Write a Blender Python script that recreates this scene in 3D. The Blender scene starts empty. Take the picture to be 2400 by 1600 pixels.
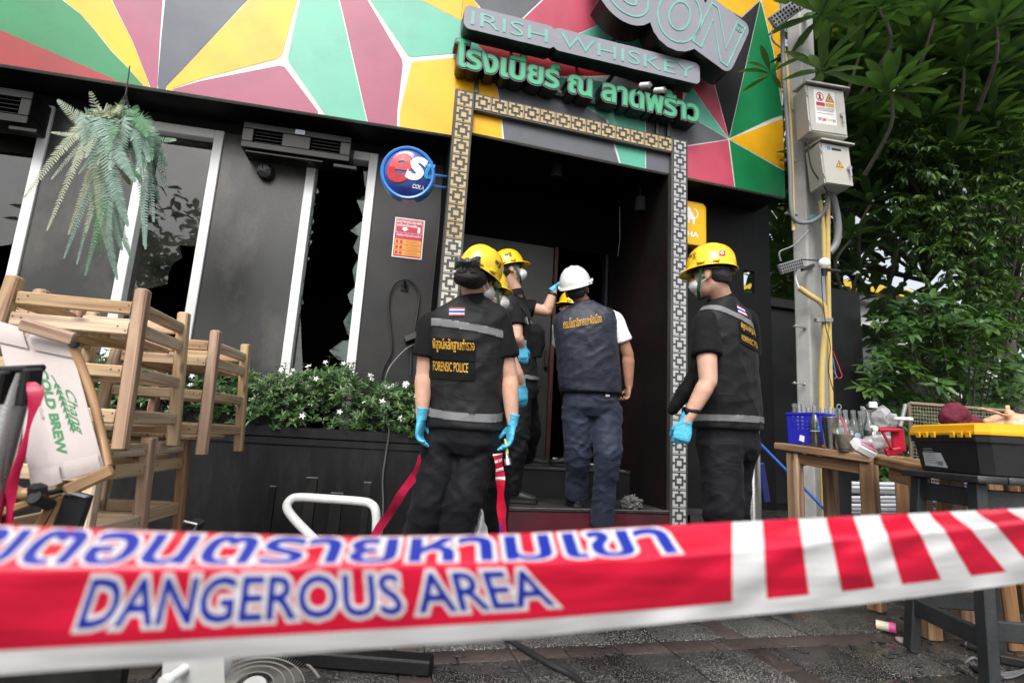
import bpy, bmesh, math, random
import numpy as np
from mathutils import Vector as V, Matrix, noise
from mathutils.geometry import delaunay_2d_cdt
from mathutils.bvhtree import BVHTree

random.seed(7)
RAD = math.radians
sc = bpy.context.scene
COL = sc.collection
PI = math.pi

# ------------------------------------------------------------------ camera
FPX = 1250.0
CAMH = 0.75
_th = math.atan(1250 / 7112)
_ro = math.atan(412 / 7100)
FW = V((0, math.cos(_th), math.sin(_th)))
_r0 = V((1, 0, 0))
_u0 = V((0, -math.sin(_th), math.cos(_th)))
RT = _r0 * math.cos(_ro) + _u0 * math.sin(_ro)
UP = _u0 * math.cos(_ro) - _r0 * math.sin(_ro)
CAM = V((0, 0, CAMH))
cam = bpy.data.cameras.new('camera')
camo = bpy.data.objects.new('camera', cam)
COL.objects.link(camo)
camo.matrix_world = Matrix(((RT.x, UP.x, -FW.x, 0), (RT.y, UP.y, -FW.y, 0), (RT.z, UP.z, -FW.z, CAMH), (0, 0, 0, 1)))
cam.sensor_width = 36
cam.lens = FPX * 36 / 2400
cam.clip_start = 0.02
cam.clip_end = 600
cam.dof.use_dof = True
cam.dof.focus_distance = 3.0
cam.dof.aperture_fstop = 3.0
sc.camera = camo

# ------------------------------------------------------------------ world, sun, exposure
wd = bpy.data.worlds.new('World')
sc.world = wd
wd.use_nodes = True
nt = wd.node_tree
nt.nodes.clear()
sky = nt.nodes.new('ShaderNodeTexSky')
sky.sky_type = 'NISHITA'
sky.sun_disc = False
SUN_EL, SUN_ROT = RAD(46), RAD(192)
sky.sun_elevation = SUN_EL
sky.sun_rotation = SUN_ROT
sky.air_density = 1.0
sky.dust_density = 4.0
sky.ozone_density = 1.0
hs = nt.nodes.new('ShaderNodeHueSaturation')
hs.inputs['Saturation'].default_value = 0.3
bg = nt.nodes.new('ShaderNodeBackground')
bg.inputs['Strength'].default_value = 0.15
wo = nt.nodes.new('ShaderNodeOutputWorld')
nt.links.new(sky.outputs[0], hs.inputs['Color'])
nt.links.new(hs.outputs[0], bg.inputs[0])
nt.links.new(bg.outputs[0], wo.inputs[0])
sl = bpy.data.lights.new('sun', 'SUN')
sl.energy = 1.5
sl.angle = RAD(30)
sl.color = (1, 0.97, 0.92)
slo = bpy.data.objects.new('sun', sl)
COL.objects.link(slo)
# sky sun azimuth: rotation measured clockwise from +Y
_sd = V((math.sin(SUN_ROT) * math.cos(SUN_EL), math.cos(SUN_ROT) * math.cos(SUN_EL), math.sin(SUN_EL)))
slo.rotation_euler = (-_sd).to_track_quat('-Z', 'Y').to_euler()
slo.location = (0, -3, 12)
sc.view_settings.view_transform = 'Standard'
sc.view_settings.look = 'None'
sc.view_settings.gamma = 1
sc.view_settings.use_curve_mapping = False
sc.view_settings.exposure = 0.68
sc.render.engine = 'CYCLES'
sc.cycles.max_bounces = 6
sc.cycles.transparent_max_bounces = 12

# ------------------------------------------------------------------ measured lines of sight -> points in the place
def ray(x, y):
    return FW + RT * ((x - 1200) / FPX) + UP * ((800 - y) / FPX)
def P(x, y, d):
    return CAM + ray(x, y) * d
def G(x, y, z=0.0):
    r = ray(x, y)
    return CAM + r * ((z - CAMH) / r.z)
class Face:
    """a vertical wall plane: u along it (to the right), z up, off = distance behind it"""
    def __init__(s, o, yaw):
        s.o = V((o[0], o[1], 0)); s.u = V((math.cos(yaw), math.sin(yaw), 0)); s.n = V((-math.sin(yaw), math.cos(yaw), 0)); s.yaw = yaw
    def at(s, u, z, off=0.0):
        return s.o + s.u * u + s.n * off + V((0, 0, z))
    def hit(s, x, y, off=0.0):
        r = ray(x, y); o = s.o + s.n * off
        p = CAM + r * ((o - CAM).dot(s.n) / r.dot(s.n))
        return (p - s.o).dot(s.u), p.z
    def W(s, x, y, off=0.0):
        u, z = s.hit(x, y, off)
        return s.at(u, z, off)
PF = Face((0.4906, 4.1745), RAD(15.3))
LF = Face(PF.at(-1.0985, 0), RAD(10.5))

# ------------------------------------------------------------------ object helpers
def tag(o, label=None, cat=None, group=None, kind=None):
    if label: o['label'] = label
    if cat: o['category'] = cat
    if group: o['group'] = group
    if kind: o['kind'] = kind
    return o
def empty(name, loc, label=None, cat=None, group=None, rz=0):
    o = bpy.data.objects.new(name, None)
    COL.objects.link(o)
    o.location = loc
    o.rotation_euler = (0, 0, rz)
    o.empty_display_size = 0.1
    return tag(o, label, cat, group)
def world_matrix(o):
    m = o.matrix_basis.copy()
    while o.parent:
        m = o.parent.matrix_basis @ o.matrix_parent_inverse.inverted().inverted() @ m if False else o.parent.matrix_basis @ m
        o = o.parent
    return m
def link_mesh(name, me, parent=None):
    o = bpy.data.objects.new(name, me)
    COL.objects.link(o)
    if parent:
        o.parent = parent
        # geometry is given in world space: cancel the parents' transforms
        o.matrix_basis = world_matrix(parent).inverted()
    return o
def clone(o, parent=None):
    c = o.copy()
    COL.objects.link(c)
    if parent: c.parent = parent
    for ch in [x for x in COL.objects if x.parent == o]:
        clone(ch, c)
    return c

class MB:
    def __init__(s):
        s.v = []; s.f = []; s.m = []; s.g = []; s.t = 0.0
    def add(s, vs, fs, mi=0, g=None):
        b = len(s.v)
        s.v += [tuple(p) for p in vs]
        s.f += [tuple(b + i for i in f) for f in fs]
        s.m += [mi] * len(fs)
        s.g += [tuple(q) for q in (g if g is not None else vs)]
    def build(s, name, mats, parent=None, smooth=38, grain=False):
        me = bpy.data.meshes.new(name)
        me.from_pydata(s.v, [], s.f)
        for m in (mats if isinstance(mats, (list, tuple)) else [mats]):
            me.materials.append(m)
        me.polygons.foreach_set('material_index', s.m)
        if grain:
            a = me.attributes.new('gc', 'FLOAT_VECTOR', 'POINT')
            a.data.foreach_set('vector', np.array(s.g, dtype=np.float32).ravel())
        if smooth:
            me.polygons.foreach_set('use_smooth', [True] * len(me.polygons))
            me.set_sharp_from_angle(angle=RAD(smooth))
        me.update()
        return link_mesh(name, me, parent)

def beam(mb, p, q, w, h, side=None, mi=0, c=0.004, w2=None, h2=None):
    """bar from p to q; w along side, h across; chamfered edges and ends"""
    p, q = V(p), V(q)
    t = (q - p); L = t.length; t = t / L
    if side is None: side = V((0, 0, 1)).cross(t) if abs(t.z) < 0.95 else V((1, 0, 0))
    side = V(side); side = (side - t * side.dot(t)).normalized()
    up = t.cross(side)
    w2 = w if w2 is None else w2; h2 = h if h2 is None else h2
    c = min(c, w * 0.3, h * 0.3, L * 0.3)
    vs = []; gs = []
    ro = (random.uniform(0, 9), random.uniform(0, 9), random.uniform(0, 9))
    for (a, k) in ((0, 1), (c, 0), (L - c, 0), (L, 1)):
        f = a / L
        ww = (w + (w2 - w) * f) / 2; hh = (h + (h2 - h) * f) / 2
        e = c if k else 0
        for (x, y) in ((ww - c, hh), (-ww + c, hh), (-ww, hh - c), (-ww, -hh + c), (-ww + c, -hh), (ww - c, -hh), (ww, -hh + c), (ww, hh - c)):
            x -= math.copysign(min(e, abs(x)), x); y -= math.copysign(min(e, abs(y)), y)
            vs.append(p + t * a + side * x + up * y)
            gs.append((a + ro[0], x + ro[1], y + ro[2]))
    fs = [tuple(range(7, -1, -1)), tuple(range(24, 32))]
    for r in range(3):
        for i in range(8):
            j = (i + 1) % 8
            fs.append((r * 8 + i, r * 8 + j, r * 8 + 8 + j, r * 8 + 8 + i))
    mb.add(vs, fs, mi, gs)
def box(mb, c, size, M=None, mi=0, ch=0.004):
    """box centred at c, size (x,y,z), rotated by M"""
    M = M or Matrix.Identity(3)
    x, y, z = M.col[0], M.col[1], M.col[2]
    c = V(c)
    beam(mb, c - z * size[2] / 2, c + z * size[2] / 2, size[0], size[1], side=x, mi=mi, c=ch)
def rotz(a): return Matrix.Rotation(a, 3, 'Z')
def frame3(x, y=None, z=None):
    """3x3 matrix from x and approx z axes"""
    x = V(x).normalized(); z = V(z); z = (z - x * z.dot(x)).normalized(); y = z.cross(x)
    return Matrix((x, y, z)).transposed()
def spline(pts, n=6):
    pts = [V(p) for p in pts]; out = []
    for i in range(len(pts) - 1):
        a = pts[max(i - 1, 0)]; b = pts[i]; c = pts[i + 1]; d = pts[min(i + 2, len(pts) - 1)]
        for k in range(n):
            t = k / n
            out.append(0.5 * ((2 * b) + (c - a) * t + (2 * a - 5 * b + 4 * c - d) * t * t + (3 * b - a - 3 * c + d) * t ** 3))
    out.append(pts[-1]); return out
def tube(mb, pts, r, n=8, mi=0, closed=False, cap=True, flat=1.0, side0=None):
    pts = [V(p) for p in pts]; m = len(pts)
    rs = r if isinstance(r, (list, tuple)) else [r] * m
    T = []
    for i in range(m):
        a = pts[i - 1] if (i > 0 or closed) else pts[i]
        b = pts[(i + 1) % m] if (i < m - 1 or closed) else pts[i]
        t = (b - a); T.append(t.normalized() if t.length > 1e-9 else V((0, 0, 1)))
    s = V(side0) if side0 is not None else (V((0, 0, 1)).cross(T[0]) if abs(T[0].z) < 0.9 else V((1, 0, 0)))
    vs = []; gs = []; L = 0; ro = random.uniform(0, 9)
    for i in range(m):
        s = (s - T[i] * s.dot(T[i])).normalized(); u = T[i].cross(s)
        if i: L += (pts[i] - pts[i - 1]).length
        for k in range(n):
            a = 2 * PI * k / n
            x = math.cos(a) * rs[i]; y = math.sin(a) * rs[i] * flat
            vs.append(pts[i] + s * x + u * y); gs.append((L + ro, x + ro, y))
    fs = []
    for i in range(m if closed else m - 1):
        j = (i + 1) % m
        for k in range(n):
            l = (k + 1) % n
            fs.append((i * n + k, i * n + l, j * n + l, j * n + k))
    if cap and not closed:
        fs.append(tuple(range(n - 1, -1, -1))); fs.append(tuple((m - 1) * n + k for k in range(n)))
    mb.add(vs, fs, mi, gs)
def lathe(mb, prof, M, n=24, mi=0, a0=0, a1=2 * PI):
    """profile of (r,z) turned round M's z axis (M 4x4)"""
    full = abs(a1 - a0 - 2 * PI) < 1e-6
    k = n if full else n + 1
    vs = []
    for (r, z) in prof:
        for i in range(k):
            a = a0 + (a1 - a0) * i / n
            vs.append(M @ V((r * math.cos(a), r * math.sin(a), z)))
    fs = []
    for j in range(len(prof) - 1):
        for i in range(n if full else n):
            l = (i + 1) % k
            fs.append((j * k + i, j * k + l, (j + 1) * k + l, (j + 1) * k + i))
    mb.add(vs, fs, mi)
def prism(mb, pts, fn, d0, d1, mi=0, mi_side=None, back=True):
    """polygon pts (x,y) extruded between depths d0 and d1 through fn(x,y,depth)"""
    n = len(pts)
    vs = [fn(x, y, d0) for x, y in pts] + [fn(x, y, d1) for x, y in pts]
    mb.add(vs, [tuple(range(n))], mi)
    ms = mi if mi_side is None else mi_side
    b = len(mb.v) - 2 * n
    for i in range(n):
        j = (i + 1) % n
        mb.f.append((b + i, b + n + i, b + n + j, b + j)); mb.m.append(ms)
    if back:
        mb.f.append(tuple(b + n + i for i in range(n - 1, -1, -1))); mb.m.append(ms)
def grid(mb, nx, ny, fn, mi=0):
    vs = [fn(i / nx, j / ny) for j in range(ny + 1) for i in range(nx + 1)]
    fs = [(j * (nx + 1) + i, j * (nx + 1) + i + 1, (j + 1) * (nx + 1) + i + 1, (j + 1) * (nx + 1) + i) for j in range(ny) for i in range(nx)]
    mb.add(vs, fs, mi)
def rrect(w, h, r, n=5, cx=0, cy=0):
    out = []
    for (sx, sy, a) in ((1, -1, -PI / 2), (1, 1, 0), (-1, 1, PI / 2), (-1, -1, PI)):
        for i in range(n + 1):
            b = a + PI / 2 * i / n
            out.append((cx + sx * (w / 2 - r) + r * math.cos(b), cy + sy * (h / 2 - r) + r * math.sin(b)))
    return out

# ------------------------------------------------------------------ lettering
_tc = {}
def text_loops(txt, res=3):
    if (txt, res) in _tc: return _tc[(txt, res)]
    cu = bpy.data.curves.new('lettering', 'FONT')
    cu.body = txt; cu.size = 1; cu.fill_mode = 'NONE' if False else 'FRONT'
    cu.resolution_u = res
    cu.dimensions = '3D'
    cu.fill_mode = 'FULL'
    o = bpy.data.objects.new('lettering', cu); COL.objects.link(o)
    dg = bpy.context.evaluated_depsgraph_get()
    me = o.evaluated_get(dg).to_mesh()
    vs = [(v.co.x, v.co.y) for v in me.vertices]
    nxt = {}
    for e in me.edges:
        a, b = e.vertices
        nxt.setdefault(a, []).append(b); nxt.setdefault(b, []).append(a)
    seen = set(); loops = []
    for i in range(len(vs)):
        if i in seen or i not in nxt: continue
        lp = [i]; seen.add(i)
        cur = i + 1 if (i + 1) in nxt[i] else nxt[i][0]
        while cur not in seen:
            lp.append(cur); seen.add(cur)
            c2 = [k for k in nxt[cur] if k not in seen]
            if not c2: break
            cur = (cur + 1) if (cur + 1) in c2 else c2[0]
        if len(lp) > 2: loops.append(np.array([vs[k] for k in lp]))
    o.evaluated_get(dg).to_mesh_clear()
    bpy.data.objects.remove(o); bpy.data.curves.remove(cu)
    _tc[(txt, res)] = loops
    return loops
def area2(l):
    x, y = l[:, 0], l[:, 1]
    return float(np.sum(x * np.roll(y, -1) - np.roll(x, -1) * y)) / 2
def offset_loop(l, d):
    e = np.roll(l, -1, 0) - l
    ln = np.linalg.norm(e, axis=1); keep = ln > 1e-5
    l = l[keep]; e = np.roll(l, -1, 0) - l; ln = np.linalg.norm(e, axis=1)[:, None]
    e = e / np.maximum(ln, 1e-9)
    nrm = np.stack([e[:, 1], -e[:, 0]], 1)
    n2 = nrm + np.roll(nrm, 1, 0)
    q = np.sum(n2 * n2, 1)[:, None]
    n2 = n2 * 2 / np.maximum(q, 1.0)
    return l + n2 * d
def winding(loops, pts):
    w = np.zeros(len(pts))
    px, py = pts[:, 0][:, None], pts[:, 1][:, None]
    for l in loops:
        x0, y0 = l[:, 0][None], l[:, 1][None]
        l2 = np.roll(l, -1, 0); x1, y1 = l2[:, 0][None], l2[:, 1][None]
        cr = (x1 - x0) * (py - y0) - (px - x0) * (y1 - y0)
        w += np.sum((y0 <= py) & (y1 > py) & (cr > 0), 1) - np.sum((y0 > py) & (y1 <= py) & (cr < 0), 1)
    return w
def shape_tris(loops, step=None):
    """triangulate the union of loops (non-zero rule); returns verts, tris"""
    sgn = 1 if sum(area2(l) for l in loops) > 0 else -1
    vs = []; es = []
    for l in loops:
        pts = []
        for i in range(len(l)):
            a, b = l[i], l[(i + 1) % len(l)]
            k = 1 if not step else max(1, int(np.linalg.norm(b - a) / step + 0.5))
            for j in range(k): pts.append(a + (b - a) * j / k)
        b = len(vs); n = len(pts)
        vs += pts; es += [(b + i, b + (i + 1) % n) for i in range(n)]
    if step:
        A = np.array(vs); lo = A.min(0); hi = A.max(0)
        for x in np.arange(lo[0], hi[0], step):
            for y in np.arange(lo[1], hi[1], step):
                vs.append(np.array((x + 0.13 * step, y + 0.21 * step)))
    r = delaunay_2d_cdt([V((float(p[0]), float(p[1]))) for p in vs], es, [], 0, 1e-5)
    ov = np.array([(p.x, p.y) for p in r[0]])
    tr = np.array([t for t in r[2] if len(t) == 3])
    cen = ov[tr].mean(1)
    w = winding(loops, cen) * sgn
    tr = tr[w > 0.5].astype(int)
    if len(tr) == 0: return ov, tr
    a = ov[tr]
    cr = (a[:, 1, 0] - a[:, 0, 0]) * (a[:, 2, 1] - a[:, 0, 1]) - (a[:, 2, 0] - a[:, 0, 0]) * (a[:, 1, 1] - a[:, 0, 1])
    tr[cr < 0] = tr[cr < 0][:, ::-1]
    return ov, tr
def text_shape(txt, infl=0.0, step=None, res=3):
    lp = text_loops(txt, res)
    s = 1 if sum(area2(l) for l in lp) > 0 else -1
    if infl: lp = [offset_loop(l, infl * s) for l in lp]
    return shape_tris(lp, step)
def text_bounds(txt):
    A = np.concatenate(text_loops(txt)); return A.min(0), A.max(0)
def put_shape(mb, ov, tr, fn, mi=0, depth=None, mi_side=None, d0=0.0):
    """fn(x,y,d) maps; depth extrudes backwards"""
    used = np.unique(tr); rem = {int(k): i for i, k in enumerate(used)}
    fs = [tuple(rem[int(k)] for k in t) for t in tr]
    vs = [fn(float(ov[k, 0]), float(ov[k, 1]), d0) for k in used]
    if any(v is None for v in vs):
        ok = [v is not None for v in vs]
        fs = [f for f in fs if all(ok[k] for k in f)]
        vs = [v if v is not None else (0, 0, 0) for v in vs]
        keep = sorted(set(k for f in fs for k in f)); r2 = {k: i for i, k in enumerate(keep)}
        vs = [vs[k] for k in keep]; fs = [tuple(r2[k] for k in f) for f in fs]
        mb.add(vs, fs, mi); return
    mb.add(vs, fs, mi)
    if depth:
        cnt = {}
        for f in fs:
            for i in range(3):
                e = (f[i], f[(i + 1) % 3]); cnt[e] = 1
        be = [e for e in cnt if (e[1], e[0]) not in cnt]
        ids = sorted(set(k for e in be for k in e)); r3 = {k: i for i, k in enumerate(ids)}
        n = len(ids)
        v2 = [fn(float(ov[used[k], 0]), float(ov[used[k], 1]), d0) for k in ids] + [fn(float(ov[used[k], 0]), float(ov[used[k], 1]), d0 + depth) for k in ids]
        mb.add(v2, [(r3[a], n + r3[a], n + r3[b], r3[b]) for a, b in be], mi if mi_side is None else mi_side)
def label_text(mb, txt, fn, x0, y0, x1, y1, mi=0, infl=0.0, step=None, depth=None, d0=0.0, shear=0.0, mi_side=None):
    """fit txt into the rectangle x0..x1, y0..y1 of fn's plane"""
    lo, hi = text_bounds(txt)
    sx = (x1 - x0) / (hi[0] - lo[0]); sy = (y1 - y0) / (hi[1] - lo[1])
    ov, tr = text_shape(txt, infl, step)
    def f(x, y, d):
        Y = y0 + (y - lo[1]) * sy
        return fn(x0 + (x - lo[0]) * sx + (Y - y0) * shear, Y, d)
    put_shape(mb, ov, tr, f, mi, depth, mi_side, d0)

# ------------------------------------------------------------------ materials
def s2l(c):
    return tuple((x / 12.92 if x <= 0.04045 else ((x + 0.055) / 1.055) ** 2.4) for x in (k / 255 for k in c))
def new_mat(name):
    m = bpy.data.materials.new(name); m.use_nodes = True
    nt = m.node_tree
    return m, nt, nt.nodes['Principled BSDF']
def mat(name, col, rough=0.6, metal=0.0, var=0.12, vs=6.0, bump=0.15, bs=120.0, spec=0.5, coat=0.0, dirt=None, dirt_s=2.0, dirt_amt=0.5, sheen=0.0, emit=0, alpha=None, trans=0.0, vstretch=None, rvar=0.08, crease=0):
    m, nt, b = new_mat(name)
    N = nt.nodes.new; L = nt.links.new
    tc = N('ShaderNodeTexCoord')
    mp = N('ShaderNodeMapping')
    if vstretch: mp.inputs['Scale'].default_value = vstretch
    L(tc.outputs['Object'], mp.inputs[0])
    n1 = N('ShaderNodeTexNoise'); n1.inputs['Scale'].default_value = vs; n1.inputs['Detail'].default_value = 5
    L(mp.outputs[0], n1.inputs['Vector'])
    rp = N('ShaderNodeMapRange')
    rp.inputs['From Min'].default_value = 0.25; rp.inputs['From Max'].default_value = 0.75
    rp.inputs['To Min'].default_value = 1 - var; rp.inputs['To Max'].default_value = 1 + var
    L(n1.outputs['Fac'], rp.inputs[0])
    vm = N('ShaderNodeVectorMath'); vm.operation = 'SCALE'; vm.inputs[0].default_value = col[:3]
    L(rp.outputs[0], vm.inputs['Scale'])
    last = vm.outputs[0]
    if dirt is not None:
        n3 = N('ShaderNodeTexNoise'); n3.inputs['Scale'].default_value = dirt_s; n3.inputs['Detail'].default_value = 7; n3.inputs['Roughness'].default_value = 0.65
        L(mp.outputs[0], n3.inputs['Vector'])
        r3 = N('ShaderNodeMapRange'); r3.inputs['From Min'].default_value = 0.48; r3.inputs['From Max'].default_value = 0.72; r3.inputs['To Max'].default_value = dirt_amt
        L(n3.outputs['Fac'], r3.inputs[0])
        mx = N('ShaderNodeMix'); mx.data_type = 'RGBA'; mx.inputs['B'].default_value = (*dirt[:3], 1)
        L(r3.outputs[0], mx.inputs['Factor']); L(last, mx.inputs['A']); last = mx.outputs['Result']
    L(last, b.inputs['Base Color'])
    if bump:
        n2 = N('ShaderNodeTexNoise'); n2.inputs['Scale'].default_value = bs; n2.inputs['Detail'].default_value = 4
        L(mp.outputs[0], n2.inputs['Vector'])
        bp = N('ShaderNodeBump'); bp.inputs['Strength'].default_value = bump; bp.inputs['Distance'].default_value = 0.01
        L(n2.outputs['Fac'], bp.inputs['Height']); L(bp.outputs[0], b.inputs['Normal'])
        if crease:
            n4 = N('ShaderNodeTexNoise'); n4.inputs['Scale'].default_value = 5.5; n4.inputs['Detail'].default_value = 1.5; n4.inputs['Distortion'].default_value = .8
            mp4 = N('ShaderNodeMapping'); mp4.inputs['Scale'].default_value = (1, 1, 1.7); mp4.inputs['Rotation'].default_value = (.4, .5, 0); L(tc.outputs['Object'], mp4.inputs[0]); L(mp4.outputs[0], n4.inputs['Vector'])
            m4 = N('ShaderNodeMath'); m4.operation = 'SUBTRACT'; m4.inputs[1].default_value = .5; L(n4.outputs['Fac'], m4.inputs[0])
            m5 = N('ShaderNodeMath'); m5.operation = 'ABSOLUTE'; L(m4.outputs[0], m5.inputs[0])
            m6 = N('ShaderNodeMath'); m6.operation = 'POWER'; m6.inputs[1].default_value = .6; L(m5.outputs[0], m6.inputs[0])
            b4 = N('ShaderNodeBump'); b4.inputs['Strength'].default_value = crease * .38; b4.inputs['Distance'].default_value = .03; b4.invert = True
            L(m6.outputs[0], b4.inputs['Height']); L(b4.outputs[0], bp.inputs['Normal'])
    rr = N('ShaderNodeMapRange'); rr.inputs['To Min'].default_value = max(0.02, rough - rvar); rr.inputs['To Max'].default_value = min(1, rough + rvar)
    L(n1.outputs['Fac'], rr.inputs[0]); L(rr.outputs[0], b.inputs['Roughness'])
    b.inputs['Metallic'].default_value = metal
    b.inputs['Specular IOR Level'].default_value = spec
    b.inputs['Coat Weight'].default_value = coat
    b.inputs['Coat Roughness'].default_value = 0.15
    b.inputs['Sheen Weight'].default_value = sheen
    b.inputs['Sheen Roughness'].default_value = 0.5
    if trans: b.inputs['Transmission Weight'].default_value = trans
    if alpha is not None: b.inputs['Alpha'].default_value = alpha
    if emit:
        b.inputs['Emission Color'].default_value = (*col[:3], 1); b.inputs['Emission Strength'].default_value = emit
    return m
def wood_mat(name, c1, c2, c3, rough=0.55, scale=1.0):
    """streaked timber that runs along each piece (attribute gc)"""
    m, nt, b = new_mat(name)
    N = nt.nodes.new; L = nt.links.new
    at = N('ShaderNodeAttribute'); at.attribute_name = 'gc'
    mp = N('ShaderNodeMapping'); mp.inputs['Scale'].default_value = (1.6 * scale, 26 * scale, 26 * scale)
    L(at.outputs['Vector'], mp.inputs[0])
    n1 = N('ShaderNodeTexNoise'); n1.inputs['Scale'].default_value = 1.0; n1.inputs['Detail'].default_value = 6; n1.inputs['Distortion'].default_value = 1.2
    L(mp.outputs[0], n1.inputs['Vector'])
    mp2 = N('ShaderNodeMapping'); mp2.inputs['Scale'].default_value = (6, 260, 260); L(at.outputs['Vector'], mp2.inputs[0])
    n2 = N('ShaderNodeTexNoise'); n2.inputs['Scale'].default_value = 1.0; n2.inputs['Detail'].default_value = 3; L(mp2.outputs[0], n2.inputs['Vector'])
    cr = N('ShaderNodeValToRGB')
    cr.color_ramp.elements[0].position = 0.32; cr.color_ramp.elements[0].color = (*c1, 1)
    cr.color_ramp.elements[1].position = 0.70; cr.color_ramp.elements[1].color = (*c3, 1)
    e = cr.color_ramp.elements.new(0.52); e.color = (*c2, 1)
    L(n1.outputs['Fac'], cr.inputs[0])
    mx = N('ShaderNodeMix'); mx.data_type = 'RGBA'; mx.blend_type = 'MULTIPLY'; mx.inputs['Factor'].default_value = 0.35
    L(cr.outputs[0], mx.inputs['A']); L(n2.outputs['Color'], mx.inputs['B'])
    # knots / nail marks
    vo = N('ShaderNodeTexVoronoi'); vo.inputs['Scale'].default_value = 1.0
    mp3 = N('ShaderNodeMapping'); mp3.inputs['Scale'].default_value = (4.5, 14, 14); L(at.outputs['Vector'], mp3.inputs[0]); L(mp3.outputs[0], vo.inputs['Vector'])
    kr = N('ShaderNodeMapRange'); kr.inputs['From Min'].default_value = 0.05; kr.inputs['From Max'].default_value = 0.16; kr.inputs['To Min'].default_value = 0.35; kr.inputs['To Max'].default_value = 1
    L(vo.outputs['Distance'], kr.inputs[0])
    oi = N('ShaderNodeObjectInfo'); hv = N('ShaderNodeHueSaturation'); h1 = N('ShaderNodeMapRange'); h1.inputs['To Min'].default_value = .78; h1.inputs['To Max'].default_value = 1.18
    L(oi.outputs['Random'], h1.inputs[0]); L(h1.outputs[0], hv.inputs['Value']); h2 = N('ShaderNodeMapRange'); h2.inputs['To Min'].default_value = 1.1; h2.inputs['To Max'].default_value = .75; L(oi.outputs['Random'], h2.inputs[0]); L(h2.outputs[0], hv.inputs['Saturation']); L(mx.outputs['Result'], hv.inputs['Color'])
    vm = N('ShaderNodeVectorMath'); vm.operation = 'SCALE'; L(hv.outputs[0], vm.inputs[0]); L(kr.outputs[0], vm.inputs['Scale'])
    L(vm.outputs[0], b.inputs['Base Color'])
    bp = N('ShaderNodeBump'); bp.inputs['Strength'].default_value = 0.25; bp.inputs['Distance'].default_value = 0.004
    L(n2.outputs['Fac'], bp.inputs['Height']); L(bp.outputs[0], b.inputs['Normal'])
    b.inputs['Roughness'].default_value = rough
    return m
def leaf_mat(name, c1, c2, rough=0.4, trans=0.25, scale=3.0):
    m, nt, b = new_mat(name)
    N = nt.nodes.new; L = nt.links.new
    tc = N('ShaderNodeTexCoord'); n1 = N('ShaderNodeTexNoise'); n1.inputs['Scale'].default_value = scale; n1.inputs['Detail'].default_value = 3
    gi = N('ShaderNodeNewGeometry')
    L(tc.outputs['Object'], n1.inputs['Vector'])
    ad = N('ShaderNodeMath'); ad.operation = 'ADD'; L(n1.outputs['Fac'], ad.inputs[0])
    ml = N('ShaderNodeMath'); ml.operation = 'MULTIPLY_ADD'; ml.inputs[1].default_value = 0.5; ml.inputs[2].default_value = -0.25
    L(gi.outputs['Random Per Island'], ml.inputs[0]); L(ml.outputs[0], ad.inputs[1])
    mr = N('ShaderNodeMapRange'); mr.inputs['From Min'].default_value = 0.2; mr.inputs['From Max'].default_value = 0.8; L(ad.outputs[0], mr.inputs[0])
    mx = N('ShaderNodeMix'); mx.data_type = 'RGBA'; mx.inputs['A'].default_value = (*c1, 1); mx.inputs['B'].default_value = (*c2, 1)
    L(mr.outputs[0], mx.inputs['Factor']); L(mx.outputs['Result'], b.inputs['Base Color'])
    b.inputs['Roughness'].default_value = rough
    tr = N('ShaderNodeBsdfTranslucent'); ms = N('ShaderNodeMixShader'); ms.inputs[0].default_value = trans
    hv = N('ShaderNodeMix'); hv.data_type = 'RGBA'; hv.blend_type = 'MULTIPLY'; hv.inputs['Factor'].default_value = 1; hv.inputs['B'].default_value = (1.2, 1.3, 0.6, 1)
    L(mx.outputs['Result'], hv.inputs['A']); L(hv.outputs['Result'], tr.inputs['Color'])
    L(b.outputs[0], ms.inputs[1]); L(tr.outputs[0], ms.inputs[2])
    L(ms.outputs[0], nt.nodes['Material Output'].inputs['Surface'])
    return m
def glass_mat(name, tint=(0.9, 0.95, 0.93), rough=0.02, dirt=0.06, dcol=(0.25, 0.27, 0.26), ior=1.5, refl=1.8):
    """thin glass: clear with mirror reflection by angle, plus a patchy diffuse veil: grime, and for some glass painted-in reflection"""
    m, nt, b = new_mat(name)
    N = nt.nodes.new; L = nt.links.new
    nt.nodes.remove(b)
    tr = N('ShaderNodeBsdfTransparent'); tr.inputs[0].default_value = (*tint, 1)
    gl = N('ShaderNodeBsdfGlossy'); gl.inputs['Roughness'].default_value = rough
    fr = N('ShaderNodeFresnel'); fr.inputs['IOR'].default_value = ior
    ma = N('ShaderNodeMath'); ma.operation = 'MULTIPLY'; ma.inputs[1].default_value = refl; L(fr.outputs[0], ma.inputs[0])
    m1 = N('ShaderNodeMixShader'); L(ma.outputs[0], m1.inputs[0]); L(tr.outputs[0], m1.inputs[1]); L(gl.outputs[0], m1.inputs[2])
    df = N('ShaderNodeBsdfDiffuse'); df.inputs[0].default_value = (*dcol, 1)
    tc = N('ShaderNodeTexCoord'); n1 = N('ShaderNodeTexNoise'); n1.inputs['Scale'].default_value = 3; n1.inputs['Detail'].default_value = 7
    L(tc.outputs['Object'], n1.inputs['Vector'])
    mr = N('ShaderNodeMapRange'); mr.inputs['From Min'].default_value = 0.35; mr.inputs['From Max'].default_value = 0.75; mr.inputs['To Min'].default_value = dirt * 0.3; mr.inputs['To Max'].default_value = dirt * 2
    L(n1.outputs['Fac'], mr.inputs[0])
    m2 = N('ShaderNodeMixShader'); L(mr.outputs[0], m2.inputs[0]); L(m1.outputs[0], m2.inputs[1]); L(df.outputs[0], m2.inputs[2])
    L(m2.outputs[0], nt.nodes['Material Output'].inputs['Surface'])
    return m

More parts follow.
